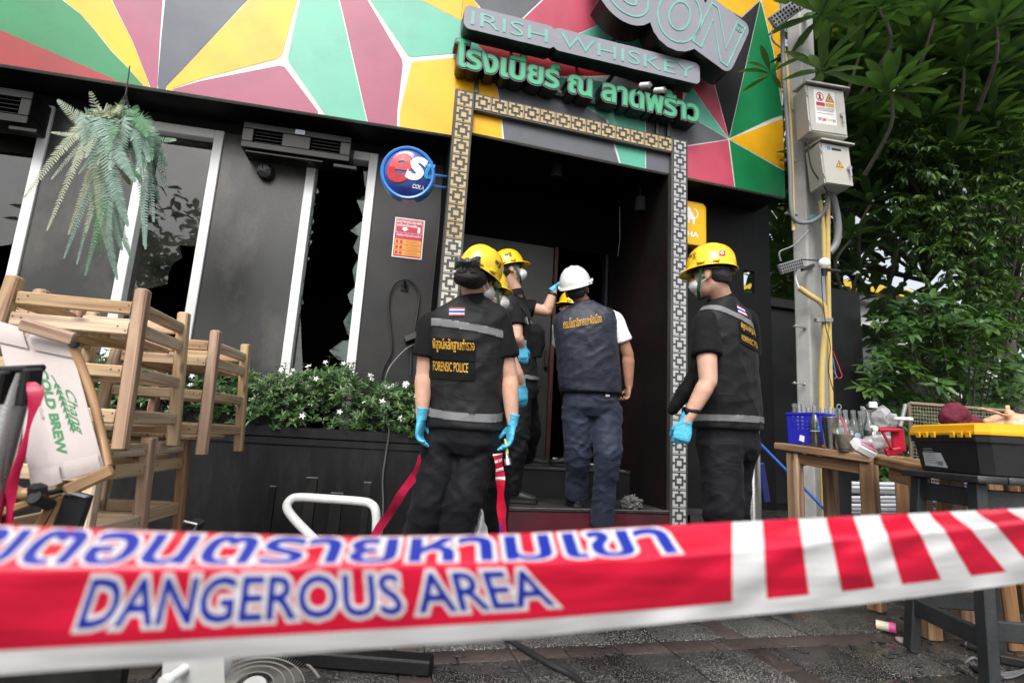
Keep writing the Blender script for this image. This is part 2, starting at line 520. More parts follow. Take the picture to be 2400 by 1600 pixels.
M = {}
M['black_wall'] = mat('black_wall', (0.011, 0.0115, 0.0125), 0.40, var=0.4, vs=3, bump=0.10, bs=70, spec=.35, dirt=(0.045, 0.034, 0.031), dirt_s=1.3, dirt_amt=0.45)
M['sooty_wall'] = mat('sooty_wall', (0.024, 0.025, 0.026), 0.32, var=0.45, vs=1.4, vstretch=(1.3, 1.3, .75), bump=0.08, bs=80, dirt=(0.16, 0.15, 0.12), dirt_s=1.0, dirt_amt=0.6)
M['black'] = mat('black_paint', (0.0055, 0.0055, 0.006), 0.5, spec=.25, var=0.3, vs=5, bump=0.2, bs=70)
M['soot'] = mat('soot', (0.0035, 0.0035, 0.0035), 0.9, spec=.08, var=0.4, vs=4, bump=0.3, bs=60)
M['maroon'] = mat('maroon_paint', (0.085, 0.012, 0.02), 0.4, var=0.2, vs=6, bump=0.2, bs=80, dirt=(0.02, 0.015, 0.015), dirt_s=3, dirt_amt=0.7)
M['soot_red'] = mat('sooty_red_wall', (0.007, 0.0055, 0.006), 0.55, var=0.4, vs=2, bump=0.4, bs=50, spec=.3, dirt=(0.035, 0.006, 0.009), dirt_s=1.5, dirt_amt=0.4)
M['door'] = mat('door_metal', (0.042, 0.043, 0.041), 0.4, metal=0.3, var=0.3, vs=2, bump=0.15, bs=30, dirt=(0.085, 0.082, 0.07), dirt_s=1.2, dirt_amt=0.5)
M['win_white'] = mat('window_white', (0.74, 0.76, 0.75), 0.45, var=0.08, vs=5, bump=0.08, dirt=(0.45, 0.42, 0.33), dirt_s=2.5, dirt_amt=0.4)
M['steel'] = mat('brushed_steel', (0.55, 0.55, 0.55), 0.28, metal=1, var=0.1, vs=4, bump=0.05, bs=200)
M['galv'] = mat('galvanised', (0.42, 0.43, 0.44), 0.45, metal=0.8, var=0.15, vs=20, bump=0.1)
M['dark_metal'] = mat('dark_metal', (0.06, 0.062, 0.065), 0.4, metal=0.6, var=0.2, vs=6, bump=0.1)
M['ac_black'] = mat('air_unit_black', (0.0065, 0.0067, 0.007), 0.42, spec=.25, var=0.2, vs=6, bump=0.08, dirt=(0.06, 0.06, 0.055), dirt_s=2.5, dirt_amt=0.4)
M['rubber'] = mat('rubber', (0.016, 0.016, 0.017), 0.45, var=0.2, bump=0.1)
M['white_paint'] = mat('white_paint', (0.62, 0.63, 0.63), 0.35, var=0.06, bump=0.06, dirt=(0.35, 0.34, 0.3), dirt_s=6, dirt_amt=0.35)
M['wood'] = wood_mat('pale_timber', (0.38, 0.22, 0.12), (0.64, 0.45, 0.26), (0.76, 0.60, 0.39))
M['wood_red'] = wood_mat('reddish_timber', (0.24, 0.115, 0.062), (0.44, 0.25, 0.145), (0.58, 0.39, 0.23))
M['wood_table'] = wood_mat('table_timber', (0.16, 0.075, 0.03), (0.30, 0.165, 0.075), (0.46, 0.28, 0.13))
M['wood_chair'] = wood_mat('beech', (0.42, 0.23, 0.10), (0.50, 0.29, 0.13), (0.56, 0.34, 0.16), rough=0.4)
M['wood_black'] = mat('black_stool_paint', (0.022, 0.024, 0.026), 0.45, var=0.25, vs=9, bump=0.2, bs=60, dirt=(0.07, 0.07, 0.068), dirt_s=5, dirt_amt=0.35)
M['skin'] = mat('skin', (0.56, 0.33, 0.24), 0.5, var=0.14, vs=22, bump=0.08, bs=180, spec=0.4)
M['skin2'] = mat('skin_tan', (0.34, 0.175, 0.11), 0.5, var=0.14, vs=22, bump=0.08, bs=180, spec=0.4)
for k in ('skin', 'skin2'):
    b_ = M[k].node_tree.nodes['Principled BSDF']
    b_.inputs['Subsurface Weight'].default_value = 0.15
    b_.inputs['Subsurface Radius'].default_value = (0.012, 0.005, 0.003)
M['hair'] = mat('hair', (0.008, 0.007, 0.0065), 0.4, var=0.3, vs=30, bump=0.5, bs=160, vstretch=(3, 3, 0.6))
M['cloth_black'] = mat('black_cloth', (0.006, 0.0061, 0.0069), 0.8, crease=.35, var=0.3, vs=12, bump=0.25, bs=500, sheen=0.02, spec=.18)
M['vest_black'] = mat('vest_cloth', (0.0088, 0.0088, 0.0102), 0.6, crease=.4, var=0.25, vs=9, bump=0.2, bs=450, sheen=0.02, spec=.28)
M['trouser'] = mat('trouser_cloth', (0.0062, 0.0069, 0.0090), 0.7, crease=.5, var=0.25, vs=10, bump=0.25, bs=500, sheen=0.02, spec=.22)
M['navy'] = mat('navy_cloth', (0.011, 0.0148, 0.029), 0.55, crease=.5, var=0.15, vs=9, bump=0.15, bs=450, sheen=0.04)
M['navy_trouser'] = mat('navy_trouser', (0.013, 0.0195, 0.043), 0.7, crease=.5, var=0.2, vs=10, bump=0.2, bs=450, sheen=0.04)
M['white_cloth'] = mat('white_cloth', (0.72, 0.74, 0.82), 0.7, crease=.3, var=0.03, bump=0.15, bs=400)
M['reflect'] = mat('reflective_tape', (0.34, 0.35, 0.36), 0.45, var=0.08, vs=25, bump=0.15, bs=300)
M['glove'] = mat('nitrile_glove', (0.08, 0.44, 0.66), 0.42, var=0.1, vs=20, bump=0.3, bs=90)
M['helmet_y'] = mat('helmet_yellow', (0.84, 0.53, 0.012), 0.25, var=0.03, bump=0.02, coat=0.4)
M['helmet_w'] = mat('helmet_white', (0.74, 0.75, 0.74), 0.28, var=0.03, bump=0.02, coat=0.3)
M['mask'] = mat('mask', (0.72, 0.74, 0.74), 0.8, var=0.04, bump=0.2, bs=260)
M['strap_green'] = mat('strap_green', (0.01, 0.085, 0.045), 0.7, bump=0.2, bs=300)
M['gold_print'] = mat('gold_embroidery', (0.66, 0.36, 0.035), 0.6, bump=0.3, bs=300)
M['boot'] = mat('boot_leather', (0.02, 0.02, 0.021), 0.45, var=0.25, vs=12, bump=0.25, bs=120, dirt=(0.09, 0.085, 0.08), dirt_s=6, dirt_amt=0.35)
M['flag_red'] = mat('flag_red', (0.52, 0.035, 0.06), 0.7); M['flag_white'] = mat('flag_white', (0.72, 0.72, 0.74), 0.7); M['flag_blue'] = mat('flag_blue', (0.035, 0.08, 0.36), 0.7)
M['print_black'] = mat('print_black', (0.015, 0.015, 0.015), 0.5, bump=0)
M['print_white'] = mat('print_white', (0.78, 0.78, 0.77), 0.5, bump=0)

# ================================================================== GROUND
def proj(p):
    q = V(p) - CAM; d = q.dot(FW)
    return 1200 + FPX * q.dot(RT) / d, 800 - FPX * q.dot(UP) / d, d
def pos_mat(name, base, speck, s1=220.0, thr=(0.56, 0.66), rough=0.35, big=0.35, tint=None):
    m, nt, b = new_mat(name)
    N = nt.nodes.new; L = nt.links.new
    g = N('ShaderNodeNewGeometry')
    n1 = N('ShaderNodeTexNoise'); n1.inputs['Scale'].default_value = s1; n1.inputs['Detail'].default_value = 2; L(g.outputs['Position'], n1.inputs['Vector'])
    r1 = N('ShaderNodeMapRange'); r1.inputs['From Min'].default_value = thr[0]; r1.inputs['From Max'].default_value = thr[1]; L(n1.outputs['Fac'], r1.inputs[0])
    n2 = N('ShaderNodeTexNoise'); n2.inputs['Scale'].default_value = 3.2; n2.inputs['Detail'].default_value = 6; L(g.outputs['Position'], n2.inputs['Vector'])
    r2 = N('ShaderNodeMapRange'); r2.inputs['From Min'].default_value = 0.3; r2.inputs['From Max'].default_value = 0.7; r2.inputs['To Min'].default_value = 1 - big; r2.inputs['To Max'].default_value = 1 + big; L(n2.outputs['Fac'], r2.inputs[0])
    mx = N('ShaderNodeMix'); mx.data_type = 'RGBA'; mx.inputs['A'].default_value = (*base, 1); mx.inputs['B'].default_value = (*speck, 1); L(r1.outputs[0], mx.inputs['Factor'])
    oi = N('ShaderNodeObjectInfo'); ro = N('ShaderNodeMapRange'); ro.inputs['To Min'].default_value = 0.8; ro.inputs['To Max'].default_value = 1.2; L(oi.outputs['Random'], ro.inputs[0])
    mm = N('ShaderNodeMath'); mm.operation = 'MULTIPLY'; L(r2.outputs[0], mm.inputs[0]); L(ro.outputs[0], mm.inputs[1])
    vm = N('ShaderNodeVectorMath'); vm.operation = 'SCALE'; L(mx.outputs['Result'], vm.inputs[0]); L(mm.outputs[0], vm.inputs['Scale'])
    L(vm.outputs[0], b.inputs['Base Color'])
    bp = N('ShaderNodeBump'); bp.inputs['Strength'].default_value = 0.5; bp.inputs['Distance'].default_value = 0.002; L(n1.outputs['Fac'], bp.inputs['Height']); L(bp.outputs[0], b.inputs['Normal'])
    r3 = N('ShaderNodeMapRange'); r3.inputs['From Min'].default_value = 0.35; r3.inputs['From Max'].default_value = 0.65; r3.inputs['To Min'].default_value = rough - 0.18; r3.inputs['To Max'].default_value = rough + 0.2; L(n2.outputs['Fac'], r3.inputs[0]); L(r3.outputs[0], b.inputs['Roughness'])
    return m
M['granite'] = pos_mat('exposed_aggregate', (0.020, 0.020, 0.0195), (0.27, 0.26, 0.24), 190.0, (0.57, 0.62), .32)
M['paver_brown'] = pos_mat('brown_paver', (0.040, 0.031, 0.028), (0.075, 0.060, 0.054), 90, (0.5, 0.7), 0.4)
M['asphalt'] = pos_mat('dark_ground', (0.018, 0.018, 0.0185), (0.06, 0.06, 0.058), 120)
mb = MB(); grid(mb, 40, 40, lambda a, b: (-150 + 300 * a, -150 + 300 * b, -0.02))
tag(mb.build('ground', M['asphalt'], smooth=0), kind='structure')
GA = V((math.cos(RAD(14.4)), math.sin(RAD(14.4)), 0)); GB = V((-math.sin(RAD(14.4)), math.cos(RAD(14.4)), 0))
mb = MB(); mb.add([GA * a + GB * b + V((0, 0, -0.008)) for a, b in ((-6, -3), (9, -3), (9, 3.98), (-6, 3.98))], [(0, 1, 2, 3)])
pav = tag(mb.build('pavement', mat('joint_sand', (0.018, 0.017, 0.016), 0.8, bump=0.3), smooth=0), kind='structure')
mb = MB(); box(mb, (0, 0, -0.02), (0.293, 0.293, 0.04), ch=0.003); tile_me = mb.build('granite_tile', M['granite'])
mb = MB(); box(mb, (0, 0, -0.02), (0.194, 0.097, 0.04), ch=0.003); brick_me = mb.build('paver_brick', M['paver_brown'])
_first = {}
def lay(proto, a, b, rot):
    o = proto if proto.name not in _first else proto.copy()
    if proto.name not in _first: _first[proto.name] = 1
    else: COL.objects.link(o)
    o.parent = pav
    p = GA * a + GB * b
    o.location = (p.x, p.y, random.uniform(-0.0015, 0.0015))
    o.rotation_euler = (random.gauss(0, 0.002), random.gauss(0, 0.002), RAD(14.4) + rot + random.gauss(0, 0.003))
for ka in range(-2, 3):
    A0 = 1.568 + 1.3 * (ka - 1)           # tiles start after a strip
    for kb in range(-1, 1):
        B0 = 1.997 + 1.3 * kb
        for i in range(4):
            for j in range(4):
                a, b = A0 + 0.15 + 0.3 * i, B0 + 0.15 + 0.3 * j
                p = GA * a + GB * b
                if -1.5 < p.x < 2.9 and 1.15 < p.y < 3.3: lay(tile_me, a, b, 0)
        for i in range(6):                 # strip running towards the door
            a, b = A0 - 0.05, B0 + 0.1 + 0.2 * i
            p = GA * a + GB * b
            if -1.5 < p.x < 2.9 and 1.15 < p.y < 3.3: lay(brick_me, a, b, PI / 2)
    for i in range(7):                     # cross band
        for B in (1.945,):
            a = A0 - 0.1 + 0.1 + 0.2 * i
            p = GA * a + GB * B
            if i < 6 or True:
                if -1.5 < p.x < 2.9 and i * 0.2 < 1.3: lay(brick_me, a, B, 0)
# raised terrace to the right of the door
mb = MB()
def TP(u, off, z): return PF.at(u, z, off)
mb.add([TP(1.06, 0.0, 0.2), TP(9, 0.0, 0.2), TP(9, 12, 0.2), TP(1.06, 12, 0.2), TP(1.06, 0.0, -0.02), TP(9, 0, -0.02)], [(0, 1, 2, 3), (4, 5, 1, 0)])
tag(mb.build('terrace', M['asphalt'], smooth=0), kind='structure')

# ================================================================== BUILDING
bar = empty('bar_building', LF.at(-1.5, 0, 0.4), 'black painted bar with a colourful geometric fascia and deep doorway', 'building')
WO = 0.42                                  # wall face behind the planter front
def fbox(mb, F, u0, u1, z0, z1, o0, o1, mi=0, ch=0.004):
    c = F.at((u0 + u1) / 2, (z0 + z1) / 2, (o0 + o1) / 2)
    box(mb, c, (abs(u1 - u0), abs(o1 - o0), abs(z1 - z0)), rotz(F.yaw), mi, ch)
WT, WB = 3.02, 0.62
wins = [(-3.60, -2.996), (-2.371, -1.792), (-1.137, -0.585)]
segs = [(-7.5, -3.60), (-2.996, -2.371), (-1.792, -1.137), (-0.585, 0.02)]
for k, (a, b) in enumerate(segs):
    mb = MB(); fbox(mb, LF, a, b, 0.0, WT, WO, WO + 0.16, ch=0.002)
    mb.build('wall', M['sooty_wall'] if k in (1, 2) else M['black_wall'], bar)
mb = MB(); fbox(mb, LF, -7.5, 0.05, WT + 0.002, 3.6, WO + 0.004, WO + 0.16); mb.build('wall', M['black'], bar)
mb = MB()
for a, b in wins: fbox(mb, LF, a + 0.002, b - 0.002, 0.0, WB, WO + 0.004, WO + 0.16)
mb.build('wall', M['black_wall'], bar)
# dark room behind
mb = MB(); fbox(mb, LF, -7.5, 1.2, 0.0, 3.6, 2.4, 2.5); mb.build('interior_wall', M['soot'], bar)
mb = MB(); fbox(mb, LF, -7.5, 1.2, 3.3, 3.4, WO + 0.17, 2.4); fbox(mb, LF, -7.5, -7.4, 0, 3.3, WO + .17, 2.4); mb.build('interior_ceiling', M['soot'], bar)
# right of the door: wall set back, ending at an opening
uo0, zo1 = PF.hit(1743, 632, WO); uo1, zo0 = PF.hit(1770, 688, WO); ue, _ = PF.hit(1803, 560, WO)
for a, b, c, d in ((1.045, uo0, 0.0, 3.6), (uo1, ue, 0.0, 3.6), (uo0 + .001, uo1 - .001, 0.0, zo0), (uo0 + .001, uo1 - .001, zo1, 3.6)):
    mb = MB(); fbox(mb, PF, a, b, c, d, WO, WO + 0.05, ch=.001); mb.build('wall', M['black'], bar)
# soffit
mb = MB()
fbox(mb, LF, -7.5, -0.02, 3.10, 3.13, 0.09, WO - 0.004)
fbox(mb, PF, 1.05, 2.12, 3.15, 3.18, 0.09, WO + 0.3)
mb.build('soffit', M['black'], bar)

# windows: white frame, broken panes
M['pane'] = glass_mat('window_glass', (0.5, 0.53, 0.51), 0.012, 0.16, (0.11, 0.115, 0.10), 1.5, 2.1)  # veil mixes grime with grey painted in for reflected sky
M['shard'] = glass_mat('green_glass', (0.45, 0.62, 0.55), 0.03, 0.22, (0.16, 0.24, 0.21))
def zp(lst, ox, oy): return [(ox + x / 2.904, oy + y / 2.904) for x, y in lst]
holes = [
    zp([(-300, 170), (0, 135), (75, 125), (120, 55), (166, -70), (152, 150), (130, 340), (172, 350), (185, 500), (-300, 560)], 0, 530),
    zp([(1220, 130), (1380, 140), (1352, 235), (1330, 325), (1365, 380), (1350, 410), (1385, 440), (1340, 490), (1345, 600), (1285, 600), (1322, 695), (1240, 750), (1100, 760), (960, 640), (937, 440), (1140, 395), (1145, 330), (1180, 250), (1240, 215)], 0, 530), None]
rg = random.Random(3)
for k, (a, b) in enumerate(wins):
    fr = MB(); w = 0.07
    for (x0, x1) in ((a, a + w), (b - w, b)): fbox(fr, LF, x0, x1, WB, WT, WO - 0.018, WO + 0.10)
    fbox(fr, LF, a + w, b - w, WT - 0.075, WT, WO - 0.018, WO + 0.10)
    fr.f and None
    f = fr.build('window', M['win_white'], bar)
    po = WO + 0.06
    ia, ib = a + w - 0.01, b - w + 0.01
    mb = MB()
    if holes[k]:
        rect = np.array([(ia, WB), (ib, WB), (ib, WT - 0.06), (ia, WT - 0.06)])
        h = np.array([LF.hit(x, y, po) for x, y in holes[k]])
        h[:, 0] = np.clip(h[:, 0], ia + 0.004, ib - 0.004)
        if area2(h) > 0: h = h[::-1]
        ov, tr = shape_tris([rect, h])
        put_shape(mb, ov, tr, lambda x, y, d: LF.at(x, y, po + d), 0, 0.006)
        mb.build('pane', M['pane'], f, smooth=0)
        # edge splinters of the broken glass
    else:
        # only jagged remnants left round the edge: each splinter its own piece
        z = 0.75
        while z < WT - 0.2:
            hgt = rg.uniform(0.10, 0.26); reach = rg.uniform(0.04, 0.13) * (1.6 if z < 1.7 else 1.0)
            s = MB(); tilt = rg.uniform(-0.02, 0.03)
            pts = [(ib, z), (ib, z + hgt), (ib - reach * rg.uniform(.2, .5), z + hgt * rg.uniform(.75, 1)), (ib - reach, z + hgt * rg.uniform(.3, .75)), (ib - reach * rg.uniform(.2, .6), z + hgt * rg.uniform(.0, .2))]
            prism(s, [(x, y) for x, y in pts], lambda x, y, d: LF.at(x, y, po + d + tilt * (ib - x) * 8), 0.0, 0.006)
            s.build('glass_splinter', M['shard'], f, smooth=0); z += hgt * rg.uniform(0.85, 1.2)
        z = 1.0
        while z < WT - 0.3:
            hgt = rg.uniform(0.06, 0.16); reach = rg.uniform(0.015, 0.05)
            s = MB(); pts = [(ia, z), (ia + reach * .5, z + hgt * .1), (ia + reach, z + hgt * rg.uniform(.3, .7)), (ia + reach * .3, z + hgt * .9), (ia, z + hgt)]
            prism(s, pts, lambda x, y, d: LF.at(x, y, po + d), 0, 0.006)
            s.build('glass_splinter', M['shard'], f, smooth=0); z += hgt * rg.uniform(1.0, 2.2)
        s = MB(); prism(s, [(ia, 0.66), (ia + 0.16, 0.66), (ia + 0.10, 1.1), (ia + 0.02, 1.6), (ia, 1.62)], lambda x, y, d: LF.at(x, y, po + d), 0, 0.006)
        s.build('glass_splinter', M['pane'], f, smooth=0)

# planter along the front
mb = MB()
fbox(mb, LF, -7.5, -0.01, 0.0, 0.65, 0.0, 0.06)
fbox(mb, LF, -7.5, -0.01, 0.652, 0.722, -0.022, 0.075)
fbox(mb, LF, -7.5, -0.01, 0.60, 0.65, -0.012, -0.001)
M['planter_edge'] = mat('planter_black', (0.006, 0.0063, 0.007), 0.36, spec=.3, var=0.4, vs=3, vstretch=(1.5, 1.5, .4), bump=0.08, bs=70, dirt=(0.05, 0.049, 0.047), dirt_s=9, dirt_amt=0.22)
mb.build('planter', M['planter_edge'], bar)

# ---------------------------------------------------------------- doorway portal with fretwork border
M['portal'] = mat('portal_frame', (0.075, 0.074, 0.070), 0.42, metal=0.25, var=0.25, vs=2.5, bump=0.06, dirt=(0.03, 0.026, 0.022), dirt_s=1.6, dirt_amt=0.8)
pm = MB()
PL, PR, PT = -1.0985, 1.037, 3.474
IL, IR, IT = -0.9405, 0.875, 3.318
fbox(pm, PF, PL, IL, 0.0, PT, 0.0, 0.05)
fbox(pm, PF, IR, PR, 0.0, PT, 0.0, 0.05)
fbox(pm, PF, IL + 0.002, IR - 0.002, IT, PT - 0.002, 0.002, 0.05)
portal = pm.build('door_portal', M['portal'], bar)
M['fret_gold'] = mat('fret_gold', (0.50, 0.385, 0.20), 0.4, var=0.3, vs=2.2, bump=0.05, dirt=(0.2, 0.13, 0.06), dirt_s=2.6, dirt_amt=0.7)
M['fret_cream'] = mat('fret_cream', (0.53, 0.51, 0.42), 0.45, var=0.12, vs=3, bump=0.05)
M['fret_grey'] = mat('fret_grey', (0.42, 0.43, 0.44), 0.45, var=0.1, vs=3, bump=0.05)
def fret_mesh(m):
    """one square fret in a local 0.14 m cell (x along, y out): squares and corner angles, 4 mm proud"""
    mb = MB(); S = 0.0475
    f = lambda x, y, d: (x, -0.004 + d, y)
    sq = lambda x0, x1, y0, y1: prism(mb, [(x0, y0), (x1, y0), (x1, y1), (x0, y1)], f, 0, 0.004, back=False)
    sq(-0.0165, 0.0165, -0.0165, 0.0165)
    for sx in (-1, 1):
        for sy in (-1, 1):
            L = [(0.008, S), (S, S), (S, 0.008), (S - 0.015, 0.008), (S - 0.015, S - 0.015), (0.008, S - 0.015)]
            L = [(sx * x, sy * y) for x, y in L]
            if sx * sy > 0: L = L[::-1]
            prism(mb, L, f, 0, 0.004, back=False)
    sq(-S, S, 0.0515, 0.0555)
    return mb.build('fret_tile', m, None, smooth=0)
frets = {k: fret_mesh(M[k]) for k in ('fret_gold', 'fret_cream', 'fret_grey')}
_used = set()
def put_fret(key, u, z, rot):
    o = frets[key]
    if key in _used: o = o.copy(); COL.objects.link(o)
    _used.add(key)
    o.parent = portal
    o.matrix_basis = world_matrix(portal).inverted() @ Matrix.LocRotScale(PF.at(u, z, 0.0), (rotz(PF.yaw) @ Matrix.Rotation(rot, 3, 'Y')).to_quaternion(), V((1.25, 1, 1.25)))
pitch = 0.1395
n = 24
for i in range(n):
    z = PT - 0.079 - pitch * i
    if z > 0.05:
        put_fret('fret_gold' if i < 9 else 'fret_cream', (PL + IL) / 2, z, PI)
        put_fret('fret_grey', (IR + PR) / 2, z, PI)
for i in range(13):
    put_fret('fret_gold', IL + (IR - IL) * (i + 0.5) / 13, (IT + PT) / 2, PI / 2)
# recess
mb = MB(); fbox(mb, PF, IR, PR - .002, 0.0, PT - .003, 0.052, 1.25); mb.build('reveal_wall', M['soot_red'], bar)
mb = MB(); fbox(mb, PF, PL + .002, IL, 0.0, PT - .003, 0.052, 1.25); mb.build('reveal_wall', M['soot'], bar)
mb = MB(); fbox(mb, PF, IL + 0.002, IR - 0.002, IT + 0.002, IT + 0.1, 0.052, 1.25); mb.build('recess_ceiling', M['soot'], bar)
M['tread'] = mat('tread_black', (0.025, 0.025, 0.025), 0.42, var=0.3, vs=5, bump=0.3, bs=60, dirt=(0.10, 0.098, 0.09), dirt_s=7, dirt_amt=0.5)
M['nosing'] = mat('worn_nosing', (0.13, 0.128, 0.122), 0.4, var=0.3, vs=15, bump=0.2)
mb = MB(); fbox(mb, PF, IL + .002, IR - .002, 0.0, 0.205, 0.012, 0.62); s1 = mb.build('step', M['maroon'], bar)
mb = MB(); fbox(mb, PF, IL + .002, IR - .002, 0.206, 0.23, 0.004, 0.66); mb.build('tread', M['tread'], s1)
mb = MB(); fbox(mb, PF, IL + .004, IR - .004, 0.224, 0.2325, 0.001, 0.012); mb.build('nosing', M['nosing'], s1)
mb = MB(); fbox(mb, PF, IL + .002, IR - .002, 0.0, 0.465, 0.66, 1.3); s2 = mb.build('step', M['black_wall'], bar)
mb = MB(); fbox(mb, PF, IL + .002, IR - .002, 0.466, 0.49, 0.65, 2.5); mb.build('tread', M['tread'], s2)
mb = MB(); fbox(mb, PF, IL + .06, IR - .06, 0.484, 0.4925, 0.647, 0.658); mb.build('nosing', M['nosing'], s2)
# door leaf to the left, open dark doorway to the right
uA, zA = PF.hit(1300, 700, 1.25)
uB, _ = PF.hit(1418, 600, 1.25)
mb = MB(); fbox(mb, PF, IL - 0.1, uA - 0.03, 0.495, 2.75, 1.25, 1.30); d1 = mb.build('door_leaf', M['door'], bar)
mb = MB(); fbox(mb, PF, uA - 0.45, uA - 0.10, 1.25, 1.262, 1.243, 1.2495); fbox(mb, PF, uA - 0.45, uA - 0.10, 0.95, 0.962, 1.243, 1.2495); mb.build('door_rail', M['door'], d1)
mb = MB(); fbox(mb, PF, uA - 0.09, uA - 0.06, 1.45, 1.62, 1.20, 1.249); mb.build('handle', M['dark_metal'], d1)
mb = MB(); fbox(mb, PF, uA - 0.028, uA + 0.012, 0.495, 2.75, 1.22, 1.32); mb.build('door_jamb', mat('red_jamb', (0.06, 0.018, 0.015), 0.5, var=0.4, vs=5), bar)
mb = MB(); fbox(mb, PF, uB, uB + 0.03, 0.495, 2.75, 1.22, 1.32); mb.build('door_jamb', M['dark_metal'], bar)
mb = MB(); fbox(mb, PF, uB + 0.032, IR + 0.1, 0.495, 3.42, 1.252, 1.30); fbox(mb, PF, IL - 0.1, uB + 0.031, 2.752, 3.42, 1.252, 1.30); mb.build('door_surround', M['soot'], bar)
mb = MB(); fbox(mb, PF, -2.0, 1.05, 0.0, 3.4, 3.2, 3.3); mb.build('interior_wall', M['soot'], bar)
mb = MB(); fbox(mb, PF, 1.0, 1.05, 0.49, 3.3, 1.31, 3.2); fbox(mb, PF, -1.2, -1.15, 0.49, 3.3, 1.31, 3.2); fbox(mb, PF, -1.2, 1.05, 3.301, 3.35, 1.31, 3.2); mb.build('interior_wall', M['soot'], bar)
# hanging lamp tubes in the porch
for (x, y, d) in ((1304, 400, 4.7), (1500, 480, 4.9)):
    mb = MB(); p = P(x, y, d); lathe(mb, [(0, .07), (.045, .07), (.05, .06), (.05, -.07), (.035, -.075), (0, -.06)], Matrix.Translation(p), 14)
    tube(mb, [p + V((0, 0, .07)), V((p.x, p.y, IT))], 0.008)
    mb.build('porch_lamp', M['soot'], bar)
mb = MB(); tube(mb, [P(1452, 485, 4.95), P(1453, 560, 4.95), P(1448, 600, 4.95)], 0.003); mb.build('loose_wire', M['dark_metal'], bar)

# ---------------------------------------------------------------- painted fascia
FC = {k: mat('fascia_' + k, c, 0.40, var=0.10, vs=3, bump=0.16, bs=7, spec=0.35, dirt=tuple(x * 0.55 for x in c), dirt_s=1.7, dirt_amt=0.5) for k, c in dict(
    white=(0.66, 0.70, 0.67), red=(0.30, 0.010, 0.014), green=(0.006, 0.20, 0.066), teal=(0.11, 0.42, 0.30), yellow=(0.82, 0.42, 0.006),
    purple=(0.32, 0.065, 0.125), navy=(0.055, 0.068, 0.095), pink=(0.48, 0.075, 0.125), black=(0.012, 0.012, 0.014), grey=(0.12, 0.125, 0.14)).items()}
fk = list(FC)
FT = 5.7
mb = MB(); fbox(mb, LF, -7.5, -0.003, 3.087, FT, 0.05, 0.09); fasL = mb.build('fascia', FC['white'], bar)
mb = MB(); fbox(mb, PF, PL + 0.003, 2.144, 3.145, FT, 0.05, 0.09); fasR = mb.build('fascia', FC['white'], bar)
bend = (proj(LF.at(0, 2.9, .05)), proj(LF.at(0, 5.0, .05)))
def side(p):
    (x0, y0, _), (x1, y1, _) = bend
    return (x1 - x0) * (p[1] - y0) - (y1 - y0) * (p[0] - x0)
sL = side((500, 200))
def clip(poly, left):
    out = []
    for i in range(len(poly)):
        a, b = poly[i], poly[(i + 1) % len(poly)]
        da, db = side(a) * sL, side(b) * sL
        if not left: da, db = -da, -db
        if da >= 0: out.append(a)
        if da * db < 0:
            t = da / (da - db); out.append((a[0] + (b[0] - a[0]) * t, a[1] + (b[1] - a[1]) * t))
    return out
